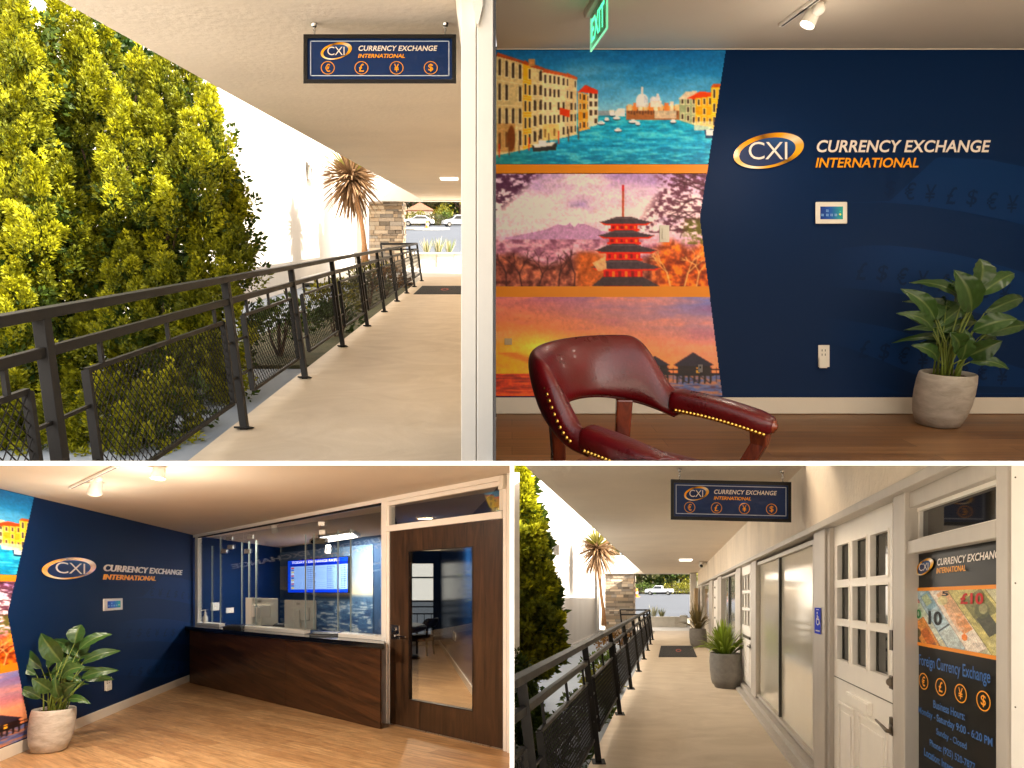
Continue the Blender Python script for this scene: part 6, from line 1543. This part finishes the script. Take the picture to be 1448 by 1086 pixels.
def dbox(mb, a, b, h0, h1, o0, o1):
    n0 = nd*(o1-o0)
    g = lambda h: dwt(a, o1) if h == 'c' else h
    g2 = lambda h: dwt(b, o1) if h == 'c' else h
    base = [dw(a, g(h0), o1), dw(b, g2(h0), o1)]; top = [dw(a, g(h1), o1), dw(b, g2(h1), o1)]     # front face where the photo shows it
    mb.hexa([base[0], base[1], base[1]-n0, base[0]-n0], [top[0], top[1], top[1]-n0, top[0]-n0])
def dboxv(mb, a, b, h0, h1, o0, o1):
    q = lambda h: [dw(a, h, o1), dw(b, h, o1), dw(b, h, o0), dw(a, h, o0)]
    mb.hexa(q(h0), q(h1))
M_FLOOR2 = mat_planks('reception_planks', rgb(212, 172, 124), rgb(184, 142, 98), .17, 1.5, (.80, -.60, 0), rough=.36)
mb = MB(); pts = [(-9, 21), (1.5, 21), (1.5, 2.4), (-9, 2.4)]
mb.hexa([f(x, HF-.1, D) for x, D in pts], [f(x, HF, D) for x, D in pts]); struct('office_floor', mb, M_FLOOR2, clip=(CUTX_BL,))
mb = MB(); pts = [(-9, 22), (1.5, 22), (1.5, 2.6), (-9, 2.6)]
mb.hexa([f(x, hc(x, D)+.1, D) for x, D in pts], [f(x, hc(x, D), D) for x, D in pts]); struct('office_ceiling', mb, M_CEIL, clip=LO2)
mb = MB(); x0, x1 = lw_(2.5), lw_(6.0)
mb.hexa([f(x0, HF, 2.5), f(x1, HF, 6.0), f(x1-.1, HF, 6.0), f(x0-.1, HF, 2.5)], [f(x0, 1.2, 2.5), f(x1, 1.2, 6.0), f(x1-.1, 1.2, 6.0), f(x0-.1, 1.2, 2.5)])
single('side_wall', mb, M_CEIL, 'pale wall continuing out of sight from the reception mural', 'wall', clip=LO2)
# counter
t = thing('reception_counter', 'long walnut reception counter with a black stone top under the glass screen', 'counter', dw(400, HF, .28))
mb = MB(); dbox(mb, 268, 404, HF+.004, -.64, .26, .28); mb.build('front_panel', M_WALNUT, t); mb = MB(); dbox(mb, 404.4, 537.5, HF+.004, -.64, .26, .28); mb.build('front_panel', M_WALNUT, t)
mb = MB(); dboxv(mb, 268.3, 537, HF+.004, -.641, .02, .258); mb.build('carcass', M_WALNUT, t)
mb = MB(); dboxv(mb, 255.5, 543.5, -.64, -.575, .052, .335); dboxv(mb, 280, 538, -.64, -.575, -.45, .051); mb.build('stone_top', M_BLACKGLOSS, t, auto=.006)
# glass screen
t = thing('glass_screen', 'tall clear security glass screen standing on the black counter top', 'glass screen', dw(400, -.575, 0))
segs = [(280, 311), (311.6, 343), (343.6, 413), (413.6, 476), (476.6, 537)]
for a, b in segs:
    mb = MB(); n = 1; dbox(mb, a, b, -.52, 1.02, -.006, .006)
    mb.build('glass_sheet', M_GLASS, t)
for a in (299, 310.9, 341, 351, 361, 431, 443, 477, 495):
    mb = MB(); dbox(mb, a, a+.28, -.5, .86 if a not in (310.9, 343.2) else 1.0, -.008, .010); mb.build('glass_edge', M_GLASSEDGE, t)
for a, b in ((276.5, 310), (341, 430), (478, 540)):
    mb = MB(); dbox(mb, a, b, -.575, -.525, -.05, .05); mb.build('ledge', M_WHITEPAINT, t, auto=.004)
mb = MB(); P0, P1 = dw(279, dwt(279, 0)-.05, .0), dw(538, dwt(538, 0)-.06, .0); mb.bar(P0, P1, .03, .03); mb.build('head_channel', M_BLACK, t)
for a, h in ((325, .95), (326, .80), (317, .74), (455, .98), (456, .86), (350, .70), (354, .93)):
    mb = MB(); D_ = dw(a, h, .02); mb.box(D_, (.10, .05, .07)); mb.build('clamp', M_STEEL, t, auto=.008)
# frames round the screen and door
t = thing('white_frame', 'white painted frame round the glass screen and dark wooden door', 'door frame', dw(545, HF, 0))
def fr(name, a, b, h0, h1, o0=-.06, o1=.05): mb = MB(); dbox(mb, a, b, h0, h1, o0, o1); return mb.build(name, M_WHITEPAINT, t, auto=.004)
fr('corner_post', 275.5, 279.5, -.575, 'c', -.05, .02)
fr('door_post', 539, 546, HF, 'c'); fr('door_post', 546.3, 550, HF, 'c', -.06, .035)
fr('door_post', 711, 716.2, HF, 'c'); fr('door_post', 716.5, 722, HF, 'c', -.06, .075)
mb = MB(); P0, P1 = dw(276, dwt(276, 0)-.018, .0), dw(719, dwt(719, 0)-.022, .0); mb.bar(P0, P1, .11, .05); mb.build('head_trim', M_WHITEPAINT, t)
mb = MB(); P0, P1 = dw(546, .805, .0), dw(714, .815, .0); mb.bar(P0, P1, .1, .075); mb.build('transom_bar', M_WHITEPAINT, t, auto=.006)
mb = MB(); P0, P1 = dw(546, dwt(546, 0)-.075, .0), dw(714, dwt(714, 0)-.075, .0); mb.bar(P0, P1, .09, .05); mb.build('transom_head', M_WHITEPAINT, t, auto=.006)
mb = MB(); dbox(mb, 552, 708, .84, 1.06, -.006, .006); mb.build('transom_pane', M_GLASS, t)
mb = MB(); mb.bar(dw(551, .86, 0), dw(551, 1.05, 0), .05, .03); mb.bar(dw(709.5, .86, 0), dw(709.5, 1.09, 0), .05, .05); mb.build('transom_stile', M_WHITEPAINT, t)
mb = MB(); mb.prism([dw(709, 1.06, .05), dw(716, 1.06, .05), dw(717, 1.2, .05), dw(712, 1.2, .05)], nd*.06); mb.build('corner_fitting', M_PLASTICW, t, auto=.01)
# door
t = thing('wooden_door', 'dark wooden door with a tall glass pane and steel lever', 'door', dw(630, HF, 0))
mb = MB()
for a, b, h0, h1 in ((550.5, 578, HF+.012, .765), (668, 710.5, HF+.012, .765), (578.01, 667.99, .506, .765), (578.01, 667.99, HF+.012, -1.249)): dbox(mb, a, b, h0, h1, -.03, .02)
mb.build('door_leaf', M_DOORWOOD, t)
mb = MB()
for a, b, h0, h1 in ((577.2, 578.4, -1.256, .512), (667.6, 668.6, -1.256, .512), (578.4, 667.6, .500, .512), (578.4, 667.6, -1.256, -1.243)): dbox(mb, a, b, h0, h1, .015, .025)
mb.build('pane_bead', mat('dark_bead', rgb(40, 28, 18), .4), t)
mb = MB(); dbox(mb, 578, 668, -1.25, .507, -.008, -.002); mb.build('pane', M_GLASS, t)
mb = MB(); dbox(mb, 552.5, 564.5, -.545, -.375, .02, .03); hp = mb.build('handle_plate', M_CHROME, t, auto=.003)
mb = MB(); a0, a1, a2 = dw(559, -.50, .03), dw(559, -.50, .075), dw(573.5, -.505, .075); mb.tube([a0, a1], .013, 10); mb.bar(a1, a2, .014, .018); mb.build('lever', M_CHROME, t, auto=.004)
mb = MB(); mb.lathe([(.026, 0), (.024, .012), (.001, .013)], 18, dw(558.5, -.43, .03), nd.to_track_quat('Z', 'Y').to_matrix()); mb.build('lock_cylinder', M_CHROME, hp)
mb = MB(); dbox(mb, 551, 711, HF+.001, HF+.012, -.03, .03); mb.build('threshold', M_STEEL, t)
# office behind the glass
t = thing('teller_room_wall', 'navy wall of the teller room behind the counter glass', 'wall', f(-6.0, HF, 14))
mb = MB(); mb.hexa([f(-5.955, HF, 11.96), f(-6.05, HF, 16.6), f(-6.2, HF, 16.6), f(-6.1, HF, 11.96)], [f(-5.955, 1.3, 11.96), f(-6.05, 1.3, 16.6), f(-6.2, 1.3, 16.6), f(-6.1, 1.3, 11.96)]); mb.build('wall_body', M_NAVY, t)
bx = lambda D: -6.05-1.0817*(D-16.6)
def bD(px): return 11.906/(1.0817+(px-CX)/FOC)
def bwp(px, h, o): 
    D = bD(px); return f((px-CX)/FOC*D, h, D)+nd*o
t = thing('mural_wall', 'back wall of the teller room with a faded blue landscape mural', 'wall', bwp(470, HF, 0))
mb = MB(); P = [bwp(394, HF, -.02), bwp(562, HF, -.02)]; Q = [bwp(394, 1.35, -.02), bwp(562, 1.35, -.02)]
mb.hexa([P[0], P[1], P[1]-nd*.1, P[0]-nd*.1], [Q[0], Q[1], Q[1]-nd*.1, Q[0]-nd*.1]); mb.build('wall_body', mat('slate_blue_wall', rgb(42, 66, 96), .5), t)
cv = Canvas(396, 0, 527, 130, 1); cv.grad([(0, (96, 122, 150)), (40, (150, 164, 176)), (60, (206, 196, 172)), (66, (70, 100, 130)), (100, (50, 82, 118)), (130, (34, 60, 96))])
m = np.clip((440-cv.X)/40, 0, 1)*(cv.Y > 20)*(cv.Y < 62); cv.mix(m, (214, 200, 170), .8); m = (cv.Y > 54+.18*(cv.X-396))*(cv.Y < 72); cv.mix(m.astype(float), (74, 104, 134), .85)
w = cv.noise(9, 2.5, 31, 3); cv.mix(np.clip((w-.55)*8, 0, 1)*(cv.Y > 70), (206, 206, 196), .6); cv.mix(np.clip((.42-w)*8, 0, 1)*(cv.Y > 70), (24, 44, 78), .6)
cv.mesh(lambda s, tt, o: bwp(s, 1.08-tt/130*2.3, o), .0).build('landscape_print', M_PAINT, t, recalc=False)
mb = MB(); dwall = [(-1.557, 7.95), (-3.53, 19.9)]
mb.hexa([f(-1.60, HF, 8.0), f(-1.50, HF, 8.0), f(-3.47, HF, 20), f(-3.58, HF, 20)], [f(-1.60, 1.3, 8.0), f(-1.50, 1.3, 8.0), f(-3.47, 1.3, 20), f(-3.58, 1.3, 20)])
single('dividing_wall', mb, M_NAVY, 'navy dividing wall between the teller room and the inner office behind the door', 'wall')
t = thing('inner_office_wall', 'glossy navy side wall with a white baseboard seen through the door pane', 'wall', f(-1.4, HF, 13))
A, B = (-.075, 6.75), (-2.255, 19.9)
mb = MB(); mb.hexa([f(A[0], HF, A[1]), f(B[0], HF, B[1]), f(B[0]+.1, HF, B[1]), f(A[0]+.06, HF, A[1])], [f(A[0], 1.35, A[1]), f(B[0], 1.35, B[1]), f(B[0]+.1, 1.35, B[1]), f(A[0]+.06, 1.35, A[1])]); mb.build('wall_body', mat('navy_gloss', rgb(14, 52, 100), .22, spec=.6), t)
mb = MB(); mb.hexa([f(A[0], HF+.001, A[1]), f(B[0], HF+.001, B[1]), f(B[0]-.02, HF+.001, B[1]), f(A[0]-.02, HF+.001, A[1])], [f(A[0], HF+.13, A[1]), f(B[0], HF+.13, B[1]), f(B[0]-.02, HF+.13, B[1]), f(A[0]-.02, HF+.13, A[1])]); mb.build('baseboard', M_TRIMW, t)
def iw(D, h, o): return f(A[0]+(B[0]-A[0])*(D-A[1])/(B[1]-A[1])-o, h, D)
mb = MB(); mb.hexa([iw(13.5, -1.0, .001), iw(14.1, -1.0, .001), iw(14.1, -1.0, .012), iw(13.5, -1.0, .012)], [iw(13.5, -.82, .001), iw(14.1, -.82, .001), iw(14.1, -.82, .012), iw(13.5, -.82, .012)]); single('wall_outlet', mb, M_PLASTICW, 'white outlet on the glossy navy wall seen through the door pane', 'outlet', auto=.003)
t = thing('inner_office_end', 'dark end wall of the inner office round a bright window', 'wall', f(-2.9, HF, 19.9))
wx0, wx1 = (576-CX)*19.9/FOC, (612.5-CX)*19.9/FOC
mb = MB()
for a, b, h0, h1 in ((-3.6, wx0, HF, 1.35), (wx1, -2.2, HF, 1.35), (wx0, wx1, .955, 1.35), (wx0, wx1, HF, -1.4)): wall_panel(mb, f, a, b, 19.9, 20.05, h0, h1)
mb.build('wall_body', mat('deep_navy', rgb(14, 30, 56), .5), t)
mb = MB(); wall_panel(mb, f, -3.6, -2.26, 19.86, 19.897, HF, HF+.16); mb.build('baseboard', M_TRIMW, t)
w_ = thing('inner_window', 'bright window at the end of the inner office behind the dark chair', 'window', f(-2.85, -1.4, 19.9))
mb = MB(); wall_panel(mb, f, wx0, wx1, 20.02, 20.03, -.22, .95); mb.build('upper_pane', mat('bright_daylight_pane', rgb(240, 228, 205), .3, emit=(1, .92, .80, 1), estr=.28), w_)
mb = MB(); wall_panel(mb, f, wx0, wx1, 20.02, 20.03, -1.4, -.22); mb.build('lower_pane', mat('grey_daylight_pane', rgb(120, 124, 128), .3, emit=(.5, .53, .57, 1), estr=.08), w_)
for h in (.52, -.22):
    mb = MB(); mb.bar(f(wx0, h, 19.98), f(wx1, h, 19.98), .04, .05); mb.build('glazing_bar', M_STEEL, w_)
for h in (-.40, -.62):
    mb = MB(); mb.bar(f(wx0, h, 19.96), f(wx1, h, 19.96), .03, .035); mb.build('outside_rail', M_IRON, w_)
for k in range(4):
    X = wx0+.08+k*.22; mb = MB(); mb.bar(f(X, -1.3, 19.96), f(X, -.62, 19.96), .02, .02); mb.build('outside_rail', M_IRON, w_)
armchair('dark brown armchair by the window seen through the wooden door', f((597-CX)*16.6/FOC, HF, 16.6), rake(840) @ Matrix.Rotation(R(75), 4, 'Z') @ Matrix.Scale(1.05, 4), M_BROWNLEATHER, mat('black_wood', rgb(24, 18, 15), .35), (), nails=False)
t = thing('side_table', 'small dark table beside the brown armchair behind the door pane', 'table', f((578-CX)*15.6/FOC, HF, 15.6))
b = f((577-CX)*15.6/FOC, HF, 15.6)
mb = MB(); mb.lathe([(.001, .74), (.44, .74), (.46, .755), (.45, .78), (.001, .785)], 36, b); mb.build('table_top', M_BROWNLEATHER, t, smooth=True)
mb = MB(); mb.lathe([(.30, 0), (.28, .03), (.05, .06), (.045, .4), (.06, .74)], 20, b); mb.build('pedestal', MATS['black_wood'], t, smooth=True)
# wall screen
t = thing('rate_screen', 'lit blue exchange rate screen on the teller room back wall', 'screen', bwp(456, .45, .1))
def tv(u, v, o):
    px = 413.5+u*84.5; return bwp(px, .852-v*.795, .12+o)
mb = MB(); mb.hexa([tv(-.012, 1.02, -.06), tv(1.012, 1.02, -.06), tv(1.012, 1.02, .0), tv(-.012, 1.02, .0)], [tv(-.012, -.02, -.06), tv(1.012, -.02, -.06), tv(1.012, -.02, 0), tv(-.012, -.02, 0)]); mb.build('casing', M_BLACK, t)
cv = Canvas(0, 0, 170, 100, 1); cv.grad([(0, (150, 190, 255)), (170, (150, 190, 255))]); cv.rect(0, 0, 170, 19, (14, 60, 226)); cv.rect(0, 91, 170, 100, (14, 60, 226)); cv.rect(0, 0, 8, 100, (16, 70, 220)); cv.rect(7, 12, 170, 19, (10, 40, 180))
for k in range(11):
    y = 22+k*6.2; cv.rect(9, y+5, 170, y+5.6, (110, 150, 235), .6)
    cv.rect(10, y, 17, y+4, ((200, 50, 50), (60, 80, 180), (220, 190, 70), (230, 230, 235))[k % 4], .9)
rr = random.Random(2)
for k in range(11):
    y = 22.5+k*6.2
    for x0, x1 in ((56, 80), (112, 132), (140, 146), (152, 168)):
        x = x0
        while x < x1-rr.random()*5: cv.rect(x, y, x+1.3, y+3.4, (40, 56, 120), .8); x += 2.2
cv.mesh(lambda a, b_, o: tv(a/170, b_/100, o), .004).build('picture', mat_painted('lit_screen_picture', .2, .4, emit=.28), t, recalc=False)
mb = MB(); put_text(mb, 'TODAY\u2019S EXCHANGE RATES', tv, (.07, .03, .86, .105), .008, bold=.02); mb.build('lettering', mat('screen_white', (1, 1, 1, 1), .5, emit=(1, 1, 1, 1), estr=.3), t, recalc=False)
# ceiling panel light and projector of the teller room
c_ = f((489-CX)*11.3/FOC, hc(-2.9, 11.3)-.02, 11.3)
t = thing('ceiling_panel_light', 'bright rectangular panel light on the teller room ceiling', 'ceiling light', c_)
def cpt(px, py):
    D = 11.0
    for _ in range(30): x = (px-CX)/FOC*D; D = (hc(x, D)-.02)*FOC/(840-py)
    return f((px-CX)/FOC*D, hc((px-CX)/FOC*D, D)-.02, D)
q4 = [cpt(443, 759), cpt(499, 750.5), cpt(508, 757.5), cpt(458, 765.5)]
mb = MB(); mb.prism(q4, (0, 0, -.02)); mb.build('diffuser', M_SCREEN, t)
mb = MB()
for i in range(4): mb.bar(q4[i]-Vector((0, 0, .01)), q4[(i+1) % 4]-Vector((0, 0, .01)), .06, .05)
mb.build('light_frame', M_WHITEPAINT, t)
p = cpt(451, 752); t = thing('projector', 'small beige projector hanging near the teller room panel light', 'projector', p)
mb = MB(); mb.box(p-Vector((0, 0, .17)), (.30, .22, .09)); mb.build('housing', mat('beige_plastic', rgb(176, 160, 130), .5), t, auto=.015)
mb = MB(); mb.tube([p, p-Vector((0, 0, .13))], .02, 8); mb.build('mount', M_STEEL, t)
mb = MB(); mb.lathe([(.04, 0), (.036, .03), (.001, .03)], 16, p+Vector((-.08, -.11, -.17)), Vector((0, -1, 0)).to_track_quat('Z', 'Y').to_matrix()); mb.build('lens', M_BLACKGLOSS, t)
# things on and behind the counter
def monitor(label, px0, px1, py0, py1, D, hb):
    a, b = (px0-CX)*D/FOC, (px1-CX)*D/FOC; h1, h0 = (840-py0)*D/FOC, (840-py1)*D/FOC
    t = thing('monitor', label, 'monitor', f((a+b)/2, hb, D), 'monitors on the teller desk')
    mb = MB(); sk = .10
    mb.hexa([f(a, h0, D), f(b, h0-.02, D-sk), f(b, h0-.02, D-sk+.02), f(a, h0, D+.02)], [f(a, h1, D), f(b, h1-.012, D-sk), f(b, h1-.012, D-sk+.02), f(a, h1, D+.02)]); mb.build('shell', M_PLASTICW, t, auto=.008)
    m_ = lambda u: a+(b-a)*u
    mb = MB(); mb.hexa([f(m_(.22), h0+.12, D-.04-sk*.22), f(m_(.8), h0+.12, D-.04-sk*.8), f(m_(.8), h0+.12, D-sk*.8), f(m_(.22), h0+.12, D-sk*.22)], [f(m_(.22), h1-.12, D-.04-sk*.22), f(m_(.8), h1-.12, D-.04-sk*.8), f(m_(.8), h1-.12, D-sk*.8), f(m_(.22), h1-.12, D-sk*.22)]); mb.build('rear_cover', M_PLASTICW, t, auto=.012)
    mb = MB(); c = m_(.46); mb.hexa([f(c-.045, hb+.015, D-.05-sk*.46), f(c+.045, hb+.015, D-.05-sk*.46), f(c+.045, hb+.015, D-.02-sk*.46), f(c-.045, hb+.015, D-.02-sk*.46)], [f(c-.035, h0+.28, D-.09-sk*.46), f(c+.035, h0+.28, D-.09-sk*.46), f(c+.035, h0+.28, D-.06-sk*.46), f(c-.035, h0+.28, D-.06-sk*.46)]); mb.build('stand', M_PLASTICW, t, auto=.006)
    mb = MB(); mb.lathe([(.17, 0), (.165, .012), (.03, .02), (.001, .02)], 28, f(c, hb, D-.04)); mb.build('foot', M_PLASTICW, t, smooth=True)
    mb = MB(); mb.box(f(c, h1-.06, D-.035-sk*.46), (.05, .01, .03)); mb.build('maker_badge', M_STEEL, t, auto=.004)
    return t
mb = MB(); dboxv(mb, 284, 536, -.70, -.66, -1.0, -.452); t = thing('teller_desk', 'dark teller desk behind the counter glass carrying the monitors', 'desk', dw(400, HF, -1)); mb.build('desk_top', mat('dark_desk', rgb(36, 34, 34), .3), t)
for a in (285, 410, 530):
    mb = MB(); dboxv(mb, a, a+3, HF+.01, -.70, -.95, -.5); mb.build('leg', MATS['dark_desk'], t)
monitor('back of the white monitor nearer the navy corner behind the glass', 347, 396, 845, 883, 10.35, -.66)
monitor('back of the larger white monitor under the blue rate screen', 402, 450, 848, 888.5, 9.75, -.66)
def deskbox(name, label, cat, px, D, w_, d_, hgt, m_, h0=-.66):
    t = thing(name, label, cat, f((px-CX)*D/FOC, h0, D)); c = f((px-CX)*D/FOC, h0+hgt/2, D)
    mb = MB(); mb.box(c, (w_, d_, hgt)); mb.build('body', m_, t, auto=.008)
    mb = MB(); mb.box(c+Vector((0, -.02, hgt/2+.006)), (w_*.85, d_*.6, .012)); mb.build('top_keys', mat('dark_keys', rgb(30, 30, 32), .5), t, auto=.003)
deskbox('receipt_printer', 'black receipt printer between the two white monitors', 'printer', 398, 10.2, .26, .22, .17, M_BLACK)
deskbox('keyboard', 'flat dark keyboard on the counter under the larger monitor', 'keyboard', 466, 8.75, .5, .2, .035, M_BLACK, -.575)
deskbox('card_reader', 'small black card reader on the counter near the navy corner', 'card reader', 331, 10.35, .3, .16, .06, M_BLACK, -.575)
t = thing('sanitizer_bottle', 'white pump bottle on the ledge by the navy corner behind the glass', 'bottle', f((290-CX)*11.6/FOC, -.575, 11.6)); b = f((290-CX)*11.6/FOC, -.575, 11.6)
mb = MB(); mb.lathe([(.04, 0), (.045, .02), (.045, .15), (.02, .19), (.018, .21)], 20, b); mb.build('bottle_body', M_PLASTICW, t, smooth=True)
mb = MB(); mb.lathe([(.02, .21), (.02, .235), (.008, .24), (.007, .28)], 14, b); mb.bar(b+Vector((.01, 0, .285)), b+Vector((-.06, -.02, .28)), .014, .012); mb.build('pump', M_PLASTICW, t)
for k, (px, h0, h1, D, lb) in enumerate(((291, -.33, -.17, 12.6, 'white switch plate on the teller room wall above the pump bottle'), (303.5, -.40, -.29, 13.3, 'smaller white switch plate deeper along the teller room wall'))):
    x = -5.955-.02*(D-11.96)
    mb = MB(); mb.hexa([f(x, h0, D), f(x, h0, D+.35), f(x+.015, h0, D+.35), f(x+.015, h0, D)], [f(x, h1, D), f(x, h1, D+.35), f(x+.015, h1, D+.35), f(x+.015, h1, D)]); t = thing('switch_plate', lb, 'switch', f(x, h0, D)); mb.build('cover_plate', M_PLASTICW, t, auto=.003)
    mb = MB(); mb.hexa([f(x+.015, h0+.04, D+.12), f(x+.015, h0+.04, D+.22), f(x+.022, h0+.04, D+.22), f(x+.022, h0+.04, D+.12)], [f(x+.015, h1-.04, D+.12), f(x+.015, h1-.04, D+.22), f(x+.022, h1-.04, D+.22), f(x+.022, h1-.04, D+.12)]); mb.build('rocker', M_PLASTICW, t)
# tracks and lamps of the reception room
def cat_(px, py):
    D = 6.5
    for _ in range(40): x = (px-CX)/FOC*D; D = (hc(x, D)-.012)*FOC/(840-py)
    return f((px-CX)/FOC*D, hc((px-CX)/FOC*D, D)-.012, D)
track('white lighting track over the plant end of the reception wall', cat_(100, 690), cat_(166, 659))
track_spot('white spotlight turned to the wall over the reception plant', W(134, 697, 5.95), (-.35, .35, -.85), cat_(139, 674), .062, .17)
track_spot('glaring white spotlight near the middle of the reception ceiling', W(223, 677, 5.3), (.0, -.28, -.95), W(223, 660.5, 5.3), .058, .12)
c1 = cat_(352, 757); 
track_spot('white spotlight hanging behind the glass over the first monitor', W(389, 753, 10.15), (.1, .2, -.95), cpt(391, 739), .05, .16, None)
track_spot('white spotlight over the blue rate screen behind the glass', W(463, 782, 13.0), (0, -.3, -.95), cpt(463, 772), .06, .16, None)
pot_plant('pale stone pot on the reception floor beside the sunset mural', 'broad leaved green plant in the pot beside the reception mural', f((68.5-CX)*6.45/FOC, HF, 6.45), rake(840) @ Matrix.Rotation(R(14), 4, 'Z'), .92)

# ================================================================== light
SUN_DIR = Vector((-1.0, 0.35, -0.75)).normalized()      # the way the light travels
sd = bpy.data.lights.new('sun', 'SUN'); sd.energy = 4.6; sd.angle = R(0.5); sd.color = (1.0, 0.93, 0.82)
so = bpy.data.objects.new('sun', sd); COL.objects.link(so); so.rotation_euler = SUN_DIR.to_track_quat('-Z', 'Y').to_euler(); so.location = (20, -5, 20)
wd = bpy.data.worlds.new('World'); SC.world = wd; wd.use_nodes = True
nt = wd.node_tree; bg = nt.nodes['Background']
sky = nt.nodes.new('ShaderNodeTexSky'); sky.sky_type = 'NISHITA'; sky.sun_disc = False
to = -SUN_DIR; sky.sun_elevation = math.asin(to.z); sky.sun_rotation = math.atan2(to.x, to.y)
sky.air_density = 1.0; sky.dust_density = 2.5; sky.ozone_density = 1.0
hs = nt.nodes.new('ShaderNodeHueSaturation'); hs.inputs['Saturation'].default_value = 0.25
tn = nt.nodes.new('ShaderNodeMix'); tn.data_type = 'RGBA'; tn.blend_type = 'MULTIPLY'; tn.inputs['Factor'].default_value = 1.0; tn.inputs['B'].default_value = (1.0, 0.93, 0.84, 1)
nt.links.new(sky.outputs['Color'], hs.inputs['Color']); nt.links.new(hs.outputs['Color'], tn.inputs['A']); nt.links.new(tn.outputs['Result'], bg.inputs['Color']); bg.inputs['Strength'].default_value = 0.15
WARM = (1.0, 0.86, 0.70)
# upper office: the lamp on the track, and two added pairs of unseen lights for the chair and wall
lamp('track_or_fill_spot', hd+aim1*.03, 2.8, WARM, .04, 165, (-.1, .2, -.95), 1.0)
lamp('ceiling_fill_light', hd+Vector((0, 0, -.4)), 1.5, WARM, .05)  # added point in mid-air that fills the ceiling, apart from the lamp
for i, (X, D, e) in enumerate(((2.2, 1.9, 2.8), (3.4, 3.3, 3.0))):  # added out of view, without lamp heads
    p = TR(X, 1.33, D); a = Vector((-.1, .1, -1))
    lamp('track_or_fill_spot', p+a*.05, e, WARM, .05, 165, a, 1.0)
    lamp('ceiling_fill_light', p+a*.4, 1.1, WARM, .06)
# reception: the two ceiling spotlights, each with an added fill for the ceiling
p = W(134, 697, 5.95); lamp('track_or_fill_spot', p+Vector((-.35, .35, -.85))*.04, 21.8, WARM, .05, 150, (-.3, .45, -.85), 1.0); lamp('ceiling_fill_light', p+Vector((0, 0, -.35)), 3.0, WARM, .06)
p = W(223, 677, 5.3); lamp('track_or_fill_spot', p+Vector((0, -.02, -.05)), 69.0, WARM, .05, 170, (.1, .3, -.95), 1.0); lamp('ceiling_fill_light', p+Vector((0, 0, -.4)), 6.9, WARM, .07)
# teller room: panel light and spotlights
a = bpy.data.lights.new('panel_light', 'AREA'); a.shape = 'RECTANGLE'; a.size = 1.0; a.size_y = .5; a.energy = 55; a.color = (1, .93, .84)
o = bpy.data.objects.new('panel_light', a); COL.objects.link(o); o.location = (q4[0]+q4[1]+q4[2]+q4[3])/4-Vector((0, 0, .06))
lamp('track_or_fill_spot', W(389, 753, 10.15)+Vector((0, 0, -.06)), 14.4, WARM, .05, 160, (-.4, .2, -.9), 1.0)
lamp('track_or_fill_spot', W(463, 786, 13.0)+Vector((0, -.05, -.06)), 10.9, WARM, .05, 160, (-.2, .2, -.9), 1.0)
# inner office downlight
cpos2 = BL(-1.45, hc(-1.45, 10.6)-.03, 10.6)
t = thing('ceiling_downlight', 'round ceiling downlight in the inner office behind the dark door', 'ceiling light', cpos2)
mb = MB(); mb.lathe([(.001, -.018), (.085, -.016), (.088, .0)], 24, cpos2); mb.build('lens', M_LAMPGLOW, t)
mb = MB(); mb.lathe([(.09, -.022), (.115, -.018), (.12, .03)], 24, cpos2, cap=False); mb.build('trim_ring', M_WHITEPAINT, t, smooth=True)
lamp('downlight_light', cpos2+Vector((0, 0, -.06)), 130, (1, .84, .66), .06, 165, (0, 0, -1), .8)

bpy.data.objects.remove(_to)
# ================================================================== camera
cd = bpy.data.cameras.new('camera'); co = bpy.data.objects.new('camera', cd); COL.objects.link(co)
co.location = (0, 0, H); co.rotation_euler = (R(90), 0, 0)
cd.sensor_fit = 'HORIZONTAL'; cd.sensor_width = 36; cd.lens = 36*FOC/1448.0; cd.shift_x = 0.0; cd.shift_y = (HY-543.0)/1448.0
cd.clip_start = 0.05; cd.clip_end = 2000
SC.camera = co
SC.render.engine = 'CYCLES'
SC.cycles.use_denoising = True
SC.cycles.max_bounces = 10; SC.cycles.diffuse_bounces = 6; SC.cycles.glossy_bounces = 4; SC.cycles.transparent_max_bounces = 24; SC.cycles.transmission_bounces = 8
SC.cycles.sample_clamp_indirect = 6
SC.cycles.caustics_reflective = False; SC.cycles.caustics_refractive = False
vs_ = SC.view_settings; vs_.view_transform = 'Standard'; vs_.look = 'None'; vs_.exposure = 2.12; vs_.gamma = 1.0
